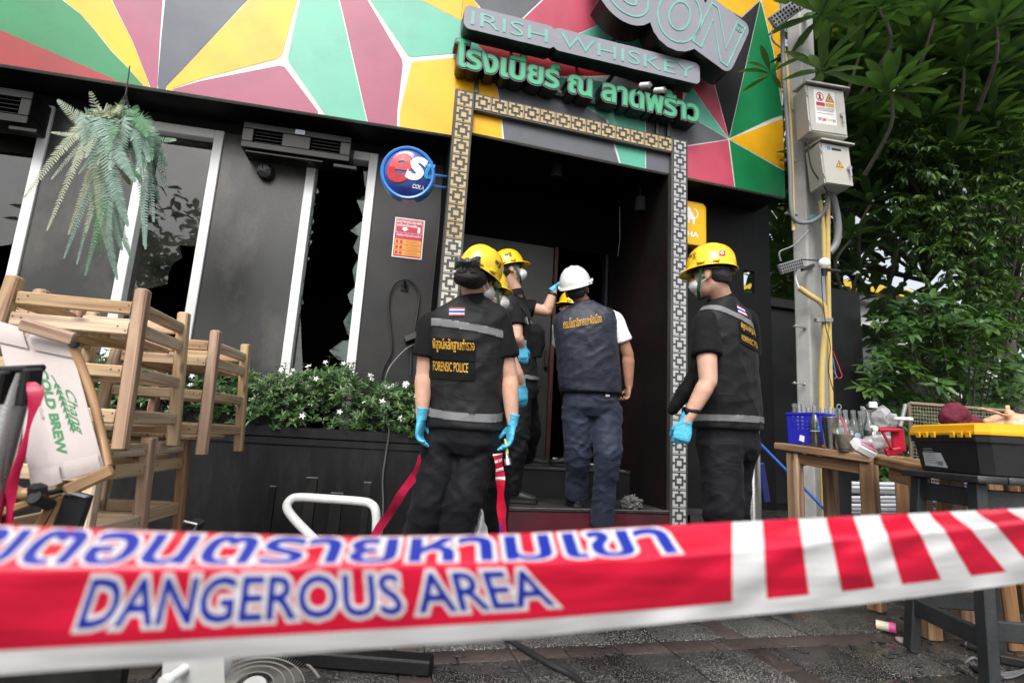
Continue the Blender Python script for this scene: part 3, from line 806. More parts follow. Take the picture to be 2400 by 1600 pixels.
facets = [
    ('red', [(-150, 6), (262, 183), (345, 235), (-150, 165)]),
    ('green', [(-150, 6), (-150, -150), (20, -110), (145, 0), (190, 35), (225, 75), (262, 122), (300, 160), (329, 194), (336, 210), (270, 190), (262, 183)]),
    ('yellow', [(149, 0), (190, 34), (226, 74), (263, 121), (301, 159), (331, 196), (349, 206), (349, 197), (310, 98), (260, 0), (215, -110), (30, -110)]),
    ('purple', [(262, 0), (311, 98), (350, 197), (352, 210), (367, 215), (368, 199), (374, 90), (380, 0), (384, -110), (217, -110)]),
    ('navy', [(387, 0), (378, 90), (369, 199), (369, 220), (386, 220), (389, 203), (430, 160), (500, 85), (560, 20), (580, 0), (650, -110), (390, -110)]),
    ('yellow', [(583, 0), (500, 87), (431, 161), (389, 204), (389, 222), (402, 222), (405, 207), (470, 185), (650, 138), (661, 128), (697, 0), (720, -110), (655, -110)]),
    ('purple', [(406, 209), (404, 225), (742, 290), (745, 260), (667, 157), (655, 154), (470, 190)]),
    ('teal', [(703, 0), (675, 133), (676, 145), (757, 262), (757, 300), (858, 310), (858, 278), (800, 27), (793, 0), (770, -110), (725, -110)]),
    ('purple', [(796, 0), (803, 27), (860, 278), (860, 310), (928, 320), (931, 262), (944, 152), (942, 139), (861, 0), (800, -110), (772, -110)]),
    ('teal', [(867, 0), (956, 131), (964, 134), (1130, 120), (1180, 100), (983, 0), (900, -110), (803, -110)]),
    ('yellow', [(986, 0), (1178, 97), (1110, 0), (1080, -110), (900, -110)]),
    ('yellow', [(964, 150), (937, 262), (933, 330), (1175, 360), (1172, 250), (1162, 196), (1150, 138), (1110, 131), (970, 145)]),
    ('grey', [(1165, 200), (1174, 250), (1177, 400), (1450, 420), (1420, 280), (1355, 240), (1290, 205), (1240, 185)]),
    ('teal', [(1355, 238), (1425, 282), (1455, 420), (1512, 430), (1512, 290), (1500, 210), (1400, 190), (1300, 180), (1290, 195)]),
    ('grey', [(1514, 290), (1514, 430), (1610, 440), (1610, 290), (1560, 215), (1504, 212)]),
    ('red', [(1105, 90), (1152, 138), (1240, 172), (1300, 178), (1440, 176), (1600, 235), (1600, 180), (1290, 110), (1180, 102)]),  # dark red band is mostly the sign's shadow, painted as a facet
    ('grey', [(1112, 0), (1178, 80), (1226, 40), (1268, 0), (1330, -110), (1085, -110)]),
    ('pink', [(1274, 0), (1230, 42), (1190, 96), (1290, 100), (1370, 72), (1430, 45), (1420, 20), (1400, 0), (1420, -110), (1335, -110)]),
    ('teal', [(1372, 74), (1300, 100), (1600, 178), (1580, 130), (1545, 90), (1500, 50), (1435, 46)]),
    ('red', [(1440, 44), (1500, 48), (1548, 90), (1602, 178), (1612, 195), (1658, 152), (1640, 60), (1560, -20), (1424, -20)]),
    ('teal', [(1612, 215), (1601, 240), (1640, 285), (1706, 324), (1622, 206)]),
    ('grey', [(1706, 326), (1640, 287), (1601, 245), (1612, 340)]),
    ('pink', [(1708, 324), (1661, 152), (1612, 198), (1623, 205)]),
    ('black', [(1709, 324), (1664, 153), (1640, 60), (1700, 20), (1738, 42), (1782, 2)]),
    ('green', [(1710, 324), (1783, 3), (1790, 30), (1812, 120), (1835, 270), (1810, 277)]),
    ('yellow', [(1785, 0), (1814, 120), (1838, 268), (1900, 262), (1900, -110), (1770, -110)]),
    ('yellow', [(1642, 58), (1700, 18), (1737, 40), (1780, 2), (1768, -110), (1560, -110), (1562, -22)]),
    ('yellow', [(1711, 326), (1837, 277), (1900, 255), (1900, 430), (1848, 404)]),
    ('green', [(1710, 328), (1848, 407), (1900, 435), (1900, 520), (1724, 470)]),
    ('pink', [(1707, 328), (1722, 470), (1600, 440), (1600, 345)]),
]
def taller(poly):
    out = []; n = len(poly)
    for i, (x, y) in enumerate(poly):
        if y > -100: out.append((x, y)); continue
        nb = [poly[(i + s) % n] for s in (-1, 1) if poly[(i + s) % n][1] > -100]
        if nb:
            t = min((-430 - y) / min(y - nb[0][1], -20), 4); out.append((x + (x - nb[0][0]) * t, y + (y - nb[0][1]) * t))
        else: out.append((x, -430))
    return out
for left, F, par, lim in ((True, LF, fasL, (-7.49, -0.004, 3.089)), (False, PF, fasR, (PL + 0.004, 2.143, 3.147))):
    mb = MB(); k = 0
    for c, poly in facets:
        pts = clip(taller(poly), left)
        if len(pts) < 3: continue
        k += 1
        uz = []
        for x, y in pts:
            u, z = F.hit(x, y, 0.0475)
            uz.append((u, max(z, lim[2])))
        for ax_, lo_c, v_ in ((0, 1, lim[0]), (0, -1, lim[1]), (1, -1, FT - .004)):
            o_ = []
            for i in range(len(uz)):
                p_, q_ = uz[i], uz[(i + 1) % len(uz)]; dp, dq = (p_[ax_] - v_) * lo_c, (q_[ax_] - v_) * lo_c
                if dp >= 0: o_.append(p_)
                if dp * dq < 0: o_.append(tuple(p_[k_] + (q_[k_] - p_[k_]) * dp / (dp - dq) for k_ in (0, 1)))
            uz = o_
        if len(uz) < 3 or abs(area2(np.array(uz))) < 1e-4: continue
        if area2(np.array(uz)) < 0: uz = uz[::-1]
        ov, tr = shape_tris([np.array(uz)])
        if len(tr) == 0: continue
        put_shape(mb, ov, tr, lambda x, y, d: F.at(x, y, 0.0477 - 0.0001 * (k % 5) + d), fk.index(c), 0.0015)
    mb.build('painted_facet', [FC[c] for c in fk], par, smooth=0)

# ================================================================== SIGNS
M['sign_side'] = mat('sign_side_black', (0.008, 0.008, 0.009), 0.4, bump=0.05)
M['sign_grey'] = mat('sign_face_grey', (0.24, 0.245, 0.28), 0.25, var=0.06, bump=0.03, coat=0.3)
M['sign_teal'] = mat('sign_letter_teal', (0.17, 0.42, 0.36), 0.35, bump=0.02)
M['sign_green'] = mat('sign_letter_green', (0.06, 0.40, 0.20), 0.3, var=0.08, bump=0.03, coat=0.3)
M['sign_rim'] = mat('sign_rim', (0.10, 0.105, 0.105), 0.35, bump=0.02)
def slant_fn(F, p0, p1, off, hgt):
    """map (0..1 along, 0..1 up) on the plane F: baseline px p0->p1"""
    a = V((*F.hit(*p0, off),)); b = V((*F.hit(*p1, off),))
    d = (b - a); L = d.length; d = d / L; n = V((-d.y, d.x))
    def f(x, y, dep):
        q = a + d * x + n * y
        return F.at(q.x, q.y, off + dep)
    return f, L
# IRISH WHISKEY board
f1, L1 = slant_fn(PF, (1103, 58), (1628, 186), -0.22, 1)
ws = empty('whiskey_sign', f1(L1 / 2, 0, 0.1), 'long grey scalloped sign board reading IRISH WHISKEY in thin teal letters', 'sign')
h1 = 0.125
lo, hi = text_bounds('IRISH WHISKEY')
mb = MB()
ov, tr = shape_tris([offset_loop(l, 0.21 * (1 if area2(l) > 0 else -1) * 1) for l in ([np.array(rrect((hi[0] - lo[0]), 0.72, 0.05, cx=(hi[0] + lo[0]) / 2, cy=0.36))])])
sx1, sy1 = L1 / (hi[0] - lo[0]), h1 / (hi[1] - lo[1])
lps = [np.array([(p[0] * sx1 - lo[0] * sx1, (p[1] - lo[1]) * sy1) for p in l]) for l in text_loops('IRISH WHISKEY')]
circ = lambda cx, cy, r: np.array([(cx + r * math.cos(a), cy + r * math.sin(a)) for a in np.linspace(0, 2 * PI, 20, endpoint=False)])
bl = []
for l in lps:
    if area2(l) * sum(area2(q) for q in lps) > 0:
        c = (l.min(0) + l.max(0)) / 2; w = (l.max(0) - l.min(0)) / 2
        bl.append(np.array(rrect(2 * w[0] + 0.11, 2 * w[1] + 0.085, 0.05, cx=c[0], cy=c[1])))
bl.append(np.array([(-0.02, -0.02), (L1 + 0.02, -0.02), (L1 + 0.02, h1 + 0.02), (-0.02, h1 + 0.02)]))
ov, tr = shape_tris([l if area2(l) > 0 else l[::-1] for l in bl])
put_shape(mb, ov, tr, f1, 0, 0.14, 1)
mb.build('sign_board', [M['sign_grey'], M['sign_side']], ws, smooth=0)
for w_, x0, x1 in (('IRISH', 0, 0.369), ('WHISKEY', 0.435, 1)):
    n_ = len(w_); 
for ch_i in range(1):
    mb = MB()
    base_i = text_loops('IRISH WHISKEY')
    s_ = 1 if sum(area2(l) for l in base_i) > 0 else -1
    thin = [offset_loop(l, -0.006 * s_) for l in base_i]
    ov, tr = shape_tris(thin)
    put_shape(mb, ov, tr, lambda x, y, d: f1((x - lo[0]) * sx1, (y - lo[1]) * sy1, d - 0.004), 0, 0.004)
    mb.build('lettering', M['sign_teal'], ws, smooth=0)
# the big arched board above, cut off by the top of the view: ...SON
def son_fn(p0, ang, sc_, off):
    a = V(PF.hit(*p0, off)); ca, sa = math.cos(ang), math.sin(ang)
    return lambda x, y, d: PF.at(a.x + (x * ca - y * sa) * sc_, a.y + (x * sa + y * ca) * sc_, off + d)
bs_ = empty('brand_sign', PF.at(0.6, 4.0, -0.1), 'big dark grey arched sign board with outlined capital letters SON above the doorway', 'sign')
mbb = MB(); mbl = MB()
loops_all = []
fo = lambda x, y, d: PF.at(x, y, -0.30 + d)
for ch_, p0, ang, w_, h_ in (('S', (1432, 8), -0.26, 0.30, 0.52), ('O', (1531, 62), -0.33, 0.37, 0.50), ('N', (1630, 96), -0.42, 0.34, 0.44)):
    a = V(PF.hit(*p0, -0.30)); ca, sa = math.cos(ang), math.sin(ang)
    lo2, hi2 = text_bounds(ch_)
    tf = lambda l: np.array([(a.x + ((p[0] - lo2[0]) / (hi2[0] - lo2[0]) * w_) * ca - ((p[1] - lo2[1]) / (hi2[1] - lo2[1]) * h_) * sa, a.y + ((p[0] - lo2[0]) / (hi2[0] - lo2[0]) * w_) * sa + ((p[1] - lo2[1]) / (hi2[1] - lo2[1]) * h_) * ca) for p in l])
    ls = [tf(l) for l in text_loops(ch_, 6)]
    sg = 1 if sum(area2(l) for l in ls) > 0 else -1
    ls = [offset_loop(l, 0.028 * sg) for l in ls]
    big = max(ls, key=lambda l: abs(area2(l)))
    o_ = offset_loop(big, 0.075 * (1 if area2(big) > 0 else -1)) if ch_ != 'N' else tf(np.array([(lo2[0] + (x + .5) * (hi2[0] - lo2[0]), lo2[1] + (y + .5) * (hi2[1] - lo2[1])) for x, y in rrect(1.42, 1.36, .22)]))
    loops_all.append(o_ if area2(o_) > 0 else o_[::-1])
    # thin outline of each letter
    for l in ls:
        g_ = 1 if area2(l) > 0 else -1
        inner = offset_loop(l, -0.016 * g_)
        pair = [l if g_ > 0 else l[::-1], (inner if g_ > 0 else inner[::-1])[::-1]]
        ov, tr = shape_tris(pair); put_shape(mbl, ov, tr, lambda x, y, d: fo(x, y, d - 0.005), 0, 0.005)
u_, z_ = PF.hit(1733, 68, -0.30)
loops_all.append(circ(u_, z_, 0.072))
loops_all.append(circ(u_ - 0.06, z_ + 0.03, 0.06))
ua, za = PF.hit(1400, -60, -0.3); ub, zb = PF.hit(1690, 10, -0.3)
loops_all.append(np.array([(ua, za), (ub - .05, zb), (ub, zb + 0.5), (ua, zb + 0.6)]))
ov, tr = shape_tris(loops_all)
put_shape(mbb, ov, tr, fo, 0, 0.2, 1)
mbb.build('sign_board', [M['sign_grey'], M['sign_side']], bs_, smooth=0)
rl = circ(u_, z_, 0.036); ov, tr = shape_tris([rl, circ(u_, z_, 0.031)[::-1]]); put_shape(mbl, ov, tr, lambda x, y, d: fo(x, y, d - 0.005), 0, 0.005)
label_text(mbl, 'R', lambda x, y, d: fo(x, y, d), u_ - 0.014, z_ - 0.018, u_ + 0.014, z_ + 0.018, 0, 0.01, None, 0.005, -0.005)
mbl.build('lettering', M['sign_teal'], bs_, smooth=0)
mb = MB()
for u in (0.25, 0.85): tube(mb, [PF.at(u, 3.9, -0.1), PF.at(u, 3.9, 0.045)], 0.02); tube(mb, [PF.at(u, 4.25, -0.1), PF.at(u, 4.25, 0.045)], 0.02)
mb.build('bracket', M['sign_side'], bs_)
mb = MB()
for u in (-0.5, 0.1, 0.7): z_w = PF.hit(*proj(PF.at(u, 3.6, -0.1))[:2], -0.1)[1]; p = f1(u + 0.9, 0.06, 0.14); tube(mb, [p, p + PF.n * 0.118], 0.015)
mb.build('bracket', M['sign_side'], ws)
# Thai name, letter by letter, standing on the portal
TH = 'โรงเบียร์ ณ ลาดพร้าว'
f2, L2 = slant_fn(PF, (1068, 152), (1636, 286), -0.10, 1)
ts = empty('thai_sign', PF.at(0, PT, 0.05), 'row of thick green Thai letters with black sides standing on the doorway', 'sign')
allL = text_loops(TH, 4)
A_ = np.concatenate(allL); lo3, hi3 = A_.min(0), A_.max(0)
sgn3 = 1 if sum(area2(l) for l in allL) > 0 else -1
sx3 = L2 / (hi3[0] - lo3[0]); sy3 = sx3 * 1.05
# group loops into clusters standing side by side
outer = sorted([l for l in allL if area2(l) * sgn3 > 0], key=lambda l: l[:, 0].min())
holes3 = [l for l in allL if area2(l) * sgn3 < 0]
clusters = []
for l in outer:
    x0, x1 = l[:, 0].min(), l[:, 0].max()
    for c in clusters:
        ov_ = min(c['x1'], x1) - max(c['x0'], x0)
        if ov_ > 0.35 * min(x1 - x0, c['x1'] - c['x0']):
            c['l'].append(l); c['x0'] = min(c['x0'], x0); c['x1'] = max(c['x1'], x1); break
    else: clusters.append(dict(x0=x0, x1=x1, l=[l]))
for h in holes3:
    xc = h[:, 0].mean()
    min(clusters, key=lambda c: 0 if c['x0'] <= xc <= c['x1'] else min(abs(c['x0'] - xc), abs(c['x1'] - xc)))['l'].append(h)
for c in clusters:
    tf = lambda l: np.stack([(l[:, 0] - lo3[0]) * sx3, l[:, 1] * sy3], 1)
    ls = [tf(l) for l in c['l']]
    mb = MB()
    ov, tr = shape_tris([offset_loop(l, 0.019 * sgn3) for l in ls]); put_shape(mb, ov, tr, f2, 1, 0.13, 2)
    ov, tr = shape_tris([offset_loop(l, 0.007 * sgn3) for l in ls]); put_shape(mb, ov, tr, lambda x, y, d: f2(x, y, d - 0.006), 0, 0.006)
    mb.build('letter', [M['sign_green'], M['sign_rim'], M['sign_side']], ts, smooth=0)
mb = MB()
for x, y in ((1118, 195), (1540, 290), (1566, 296)):
    u, z = PF.hit(x, y, 0.02); beam(mb, PF.at(u, PT, 0.02), PF.at(u, z + 0.14, 0.02), 0.03, 0.03)
a = f2(0.02, -0.01, 0.11); b = f2(L2 - 0.02, -0.01, 0.11)
a = f2(0.05, 0.03, 0.12); b = f2(L2 - 0.05, 0.03, 0.12); beam(mb, a, b, 0.03, 0.03)
mb.build('support_frame', M['sign_side'], ts)
# cameras peeking over the letters
for x, y in ((1512, 200), (1546, 212)):
    p = P(x, y, 3.9); mb = MB()
    t = V((0.75, -0.6, -0.3)).normalized()
    tube(mb, [p - t * .045, p - t * .038, p + t * .027, p + t * .038, p + t * 0.038], [.013, .02, .02, .023, .02], 12, cap=True)
    o = mb.build('security_camera', M['white_paint']); tag(o, 'small white security camera %s above the green Thai letters' % ('on the side nearer the doorway middle' if x < 1520 else 'nearest the grey sign board end'), 'camera', 'cameras over the sign')
    mb = MB(); tube(mb, [p + t * .039, p + t * .043], .016, 12); mb.build('lens', M['black'], o)
    mb = MB(); tube(mb, [p - t * .03, p - t * .03 + PF.n * .08], .008); mb.build('mount', M['sign_side'], o)

# round cola sign
M['est_blue'] = mat('cola_blue', (0.02, 0.055, 0.32), 0.18, var=0.35, vs=5, bump=0.02, coat=0.6, dirt=(0.01, 0.01, 0.10), dirt_s=4, dirt_amt=0.9)
M['est_rim'] = mat('cola_rim', (0.04, 0.22, 0.62), 0.3, bump=0.02)
M['est_red'] = mat('cola_red', (0.52, 0.02, 0.03), 0.2, bump=0.0, coat=0.5)
M['est_cyan'] = mat('cola_cyan', (0.02, 0.28, 0.62), 0.25, bump=0.0)
cS = P(957, 411, 3.78)
zS = (V((0.12, -1, -0.15))).normalized(); xS = V((1, 0.12, 0)).normalized(); xS = (xS - zS * xS.dot(zS)).normalized(); yS = zS.cross(xS)
RS = 0.183
MS = Matrix(((xS.x, yS.x, zS.x, cS.x), (xS.y, yS.y, zS.y, cS.y), (xS.z, yS.z, zS.z, cS.z), (0, 0, 0, 1)))
es = empty('cola_sign', cS, 'round blue sign lettered est COLA on two blue arms', 'sign')
mb = MB(); lathe(mb, [(0, -0.06), (RS, -0.06), (RS + .006, -.05), (RS + .006, .05), (RS - .004, .062), (RS - .016, .058), (RS - .02, .05)], MS, 40); mb.build('rim', M['est_rim'], es)
mb = MB(); lathe(mb, [(RS - .018, .05), (RS * .75, .068), (RS * .4, .078), (0.001, .082)], MS, 40); mb.build('face', M['est_blue'], es)
def dome(x, y, d):
    r = math.hypot(x, y) / RS
    return MS @ V((x, y, float(np.interp(r, [0, .4, .75, .9], [.0825, .0785, .0685, .0515])) - d))
tilt_s = -0.06
def dome_r(x, y, d): return dome(x * math.cos(tilt_s) - y * math.sin(tilt_s), x * math.sin(tilt_s) + y * math.cos(tilt_s), d)
for c_, x0, x1, y0, y1, m_, inf in (('e', -0.145, -0.01, -0.075, 0.115, 'est_red', 0.03), ('s', -0.005, 0.092, -0.045, 0.11, 'print_white', 0.03), ('t', 0.098, 0.158, -0.02, 0.105, 'est_cyan', 0.02)):
    mb = MB(); label_text(mb, c_, dome_r, x0 + .004, y0 - .004, x1 + .004, y1 - .004, 0, inf, 0.12, 0.0, -0.001, 0.22); mb.build('letter_shadow', M['print_black'], es, smooth=0)
    mb = MB(); label_text(mb, c_, dome_r, x0, y0, x1, y1, 0, inf, 0.12, 0.004, -0.005, 0.22); mb.build('letter', M[m_], es, smooth=0)
mb = MB(); label_text(mb, 'COLA', dome_r, 0.045, -0.105, 0.125, -0.078, 0, 0.03, 0.2, 0.0, -0.003, 0.2); mb.build('letter', M['print_white'], es, smooth=0)
mb = MB()
for y in (411, 437):
    a = P(1012, y - 1, 3.84); b = PF.W(1052, y + 4, 0.15); tube(mb, [a, b], 0.011)
mb.build('arm', M['est_rim'], es)

# yellow beer sign half hidden by the portal
M['singha_y'] = mat('beer_yellow', (0.80, 0.46, 0.02), 0.3, var=0.04, bump=0.03, coat=0.3)
cs = PF.W(1606, 522, 0.22)
us, zs_ = PF.hit(1606, 522, 0.22)
ss = empty('beer_sign', cs, 'yellow rounded beer sign with a white lion sticking out beside the portal', 'sign')
mb = MB(); prism(mb, [(us + x, zs_ + y) for x, y in rrect(0.42, 0.42, 0.05)], lambda x, y, d: PF.at(x, y, 0.20 + d), 0, 0.09, 0, 0)
mb.build('sign_box', M['singha_y'], ss)
fs_ = lambda x, y, d: PF.at(us + x, zs_ + y, 0.2 + d)
mb = MB()
ov, tr = shape_tris([np.array(rrect(0.40, 0.40, 0.045)), np.array(rrect(0.392, 0.392, 0.043))[::-1]]); put_shape(mb, ov, tr, fs_, 0, None, None, -0.001)
mb.build('border_line', FC['pink'] if False else mat('sign_line', (0.45, 0.2, 0.02), 0.4), ss, smooth=0)
mb = MB()
label_text(mb, 'SINGHA', fs_, -0.19, -0.135, 0.125, -0.085, 0, 0.03, None, 0, -0.002)
# lion: body, mane, legs, raised tail
lion = [circ(-0.02, 0.055, 0.038), circ(-0.035, 0.10, 0.03), np.array([(-0.05, 0.06), (0.02, 0.06), (0.035, 0.03), (0.03, -0.03), (0.012, -0.03), (0.01, 0.01), (-0.02, 0.01), (-0.025, -0.03), (-0.045, -0.03), (-0.04, 0.02)])]
tail = [(0.02, 0.03), (0.05, 0.045), (0.06, 0.08), (0.045, 0.11), (0.025, 0.12), (0.03, 0.128), (0.055, 0.118), (0.072, 0.085), (0.062, 0.04), (0.03, 0.018)]
lion.append(np.array(tail))
lion = [np.array(l) + np.array([0.055, 0.02]) for l in lion]
ov, tr = shape_tris([l if area2(l) > 0 else l[::-1] for l in lion]); put_shape(mb, ov, tr, fs_, 0, None, None, -0.002)
mb.build('lettering', M['print_white'], ss, smooth=0)
mb = MB(); beam(mb, PF.at(us, zs_, 0.29), PF.at(us, zs_, WO), 0.06, 0.06); mb.build('bracket', M['black'], ss)

# fire extinguisher notice
M['notice_red'] = mat('notice_red', (0.48, 0.02, 0.06), 0.4, bump=0.02); M['notice_yellow'] = mat('notice_yellow', (0.72, 0.36, 0.04), 0.4, bump=0.02)
ex0, ez0 = LF.hit(927, 600, WO); ex1, ez1 = LF.hit(987, 519, WO)
ea = 0.0; ew, eh = 0.245, 0.345; ecx, ecz = (ex0 + ex1) / 2, (ez0 + ez1) / 2
fe = lambda x, y, d: LF.at(ecx + x, ecz + y, WO - 0.006 + d)
nt_ = empty('extinguisher_notice', LF.at(ecx, ecz, WO), 'red and yellow fire extinguisher instruction notice on black wall', 'notice')
mb = MB(); prism(mb, [(-ew / 2, -eh / 2), (ew / 2, -eh / 2), (ew / 2, eh / 2), (-ew / 2, eh / 2)], fe, 0, 0.005); mb.build('backing', M['print_white'], nt_, smooth=0)
R_ = lambda mb, x0, x1, y0, y1, d, mi=0: mb.add([fe(x0, y0, d), fe(x1, y0, d), fe(x1, y1, d), fe(x0, y1, d)], [(0, 1, 2, 3)], mi)
mb = MB()
hw, hh = ew / 2 - .008, eh / 2 - .008
R_(mb, -hw, hw, -hh, hh, -0.0008, 0)
for y0 in (-0.152, -0.104, -0.056): R_(mb, -hw + .006, hw - .006, y0, y0 + 0.042, -0.0016, 1)
for y0 in (-0.152, -0.104, -0.056):
    for x0 in (-hw + .014, -hw + .048): R_(mb, x0, x0 + .022, y0 + .006, y0 + .034, -0.0022, 0)
    for q in range(3): R_(mb, -0.02, hw - .02 - .01 * q, y0 + .01 + q * .01, y0 + .013 + q * .01, -0.0022, 0)
for (x0, x1, y0, y1) in ((-hw + .006, hw - .006, .155, .157), (-hw + .006, hw - .006, .042, .044), (-hw + .006, -hw + .008, .042, .157), (hw - .008, hw - .006, .042, .157)): R_(mb, x0, x1, y0, y1, -0.0016, 2)
label_text(mb, 'EXTINGUISHER', fe, -hw + .014, .128, hw - .014, .147, 2, 0.02, None, 0, -0.0018)
label_text(mb, 'เครื่องดับเพลิง', fe, -hw + .014, .098, hw - .05, .124, 2, 0.02, None, 0, -0.0018)
label_text(mb, 'วิธีใช้เครื่องดับเพลิง', fe, -hw + .014, .014, hw - .014, .034, 2, 0.01, None, 0, -0.0018)
prism(mb, [(-.035, .055), (-.005, .078), (-.018, .078), (-.018, .092), (-.052, .092), (-.052, .078), (-.065, .078)], lambda x, y, d: fe(x, y, d - .0018), 0, 0.001, 2, back=False)
prism(mb, rrect(.022, .055, .01, 3, cx=.08, cy=.078), lambda x, y, d: fe(x, y, d - .0018), 0, 0.001, 2, back=False)
mb.build('print', [M['notice_red'], M['notice_yellow'], M['print_white']], nt_, smooth=0)

# ---------------------------------------------------------------- air units, lamp, cable
def air_unit(px0, px1, name_label, tagbox):
    o0 = 0.20
    a = LF.hit(*px0, o0); b = LF.hit(*px1, o0)
    u0, u1 = a[0], b[0]; z1, z0 = a[1], b[1]
    t = empty('air_curtain', LF.at((u0 + u1) / 2, z0, WO), name_label, 'air curtain', 'black air units over the windows')
    mb = MB()
    H = z1 - z0; Wd = u1 - u0
    # face as strips round two recessed vents
    va = [(u0 + Wd * .10, u0 + Wd * .36), (u0 + Wd * .62, u0 + Wd * .90)]
    vz0, vz1 = z0 + H * .24, z0 + H * .76
    fbox(mb, LF, u0, u1, z0, vz0, o0, WO - .002); fbox(mb, LF, u0, u1, vz1, z1, o0, WO - .002)
    for x0, x1 in ((u0, va[0][0]), (va[0][1], va[1][0]), (va[1][1], u1)): fbox(mb, LF, x0, x1, vz0 + .001, vz1 - .001, o0 + .001, WO - .002)
    mb.build('casing', M['ac_black'], t)
    for x0, x1 in va:
        mb = MB(); fbox(mb, LF, x0, x1, vz0, vz1, o0 + .07, o0 + .08)
        v = mb.build('vent', M['soot'], t)
        for q in range(4):
            mb = MB(); z = vz0 + (vz1 - vz0) * (q + .5) / 4; fbox(mb, LF, x0 + .003, x1 - .003, z - .004, z + .004, o0 + .02, o0 + .06); mb.build('louvre', M['black'], v)
    mb = MB(); fbox(mb, LF, u0 + .03, u1 - .2, z0 - .03, z0 - .012, o0 + .02, o0 + .05); fbox(mb, LF, u1 - .12, u1 + .06, z0 - .05, z0 - .02, o0 + .02, o0 + .06); mb.build('bracket', M['ac_black'], t)
    if tagbox:
        x, z = LF.hit(*tagbox, o0)
        mb = MB(); fbox(mb, LF, x - .035, x + .035, z - .018, z + .022, o0 - .012, o0 - .001); g = mb.build('thermometer', M['print_white'], t)
        mb = MB(); fbox(mb, LF, x - .028, x + .028, z - .012, z + .014, o0 - .0145, o0 - .0125); mb.build('display', mat('lcd_blue', (0.08, 0.14, 0.25), 0.2, bump=0), g)
air_unit((572, 284), (818, 379), 'long black air unit with a small white thermometer, above the door-side window', (704, 312))
air_unit((-190, 175), (62, 290), 'long black air unit above the window behind the stacked stools', None)
p = LF.W(625, 405, WO - 0.03); t = empty('wall_lamp', LF.W(625, 400, WO), 'small round black bulkhead lamp on the grey wall', 'lamp')
Mx = Matrix.Translation(LF.W(625, 405, WO)) @ (rotz(LF.yaw) @ Matrix.Rotation(PI / 2 + 0.25, 3, 'X')).to_4x4()
mb = MB(); lathe(mb, [(0, 0), (.062, 0), (.065, .012), (.06, .03), (.063, .032), (.063, .05), (.05, .075), (.02, .085), (0, .086)], Mx, 20); mb.build('housing', M['dark_metal'], t)
mb = MB()
for k in range(4): a = k * PI / 2 + .4; c, s = math.cos(a), math.sin(a); tube(mb, [Mx @ V((.066 * c, .066 * s, .03)), Mx @ V((.056 * c, .056 * s, .075)), Mx @ V((.02 * c, .02 * s, .09))], .004, 6)
mb.build('guard', M['dark_metal'], t)

def zm(pts, ox, oy, k): return [(ox + x / k, oy + y / k) for x, y in pts]
lp = zm([(100, 1568), (75, 1200), (60, 1000), (75, 830), (150, 690), (280, 640), (390, 690), (460, 830), (450, 1000), (400, 1300), (360, 1568), (355, 1750), (350, 1900)], 900, 540, 5.6)
lp = [(890, 900), (900, 860)] + lp[0:1] + lp[1:]
mb = MB(); tube(mb, spline([LF.W(x, y, WO - 0.03) for x, y in lp], 5), 0.0085, 8); o = mb.build('cable', M['rubber']); tag(o, 'thick black cable looped over a hook on the wall', 'cable')
mb = MB(); tube(mb, [LF.W(949, 668, WO), LF.W(949, 668, WO - .06), LF.W(949, 658, WO - .07)], .012); fbox(mb, LF, *[LF.hit(949, 668, WO)[0] + q for q in (-.03, .03)], LF.hit(949, 675, WO)[1] - .03, LF.hit(949, 675, WO)[1] + .03, WO - .01, WO - .001)
o = mb.build('wall_hook', M['black']); tag(o, 'black wall hook carrying the looped cable', 'hook')
mb = MB(); tube(mb, spline([LF.W(x, y, q) for x, y, q in ((1000, 800, .36), (960, 812, .34), (925, 845, .3), (905, 880, .25), (900, 940, -.02), (905, 985, -.04), (912, 1010, -.04), (905, 1060, -.03), (897, 1120, -.03), (898, 1180, -.03), (895, 1260, -.04))], 6), 0.006, 6); o = mb.build('power_cord', mat('grey_cord', (0.09, 0.09, 0.09), 0.4)); tag(o, 'thin grey power cord hanging down over the planter front', 'cord')
# battery charger box on the wall, half behind the woman
t = empty('wall_charger', LF.W(975, 785, WO), 'black and red device box fixed to the wall behind the woman', 'device')
c = LF.W(972, 788, WO - 0.06); mb = MB(); box(mb, c, (.17, .10, .05), rotz(LF.yaw) @ Matrix.Rotation(-.45, 3, 'Y')); mb.build('casing', M['dark_metal'], t)
mb = MB(); box(mb, LF.W(997, 778, WO - 0.06), (.03, .12, .09), rotz(LF.yaw)); mb.build('red_panel', M['notice_red'], t)
# wires down the left side of the portal
mb = MB()
for dx in (0, 9): tube(mb, spline([LF.W(1052 + dx - 0.2 * 0 - (y - 310) * 0.105, y, WO - 0.01 if dx else WO - .03) for y in (310, 400, 500, 600, 700, 800)], 4), 0.006, 6, mi=0)
o = mb.build('conduit_wire', M['rubber']); tag(o, 'pair of thin wires running down beside the portal', 'wire')

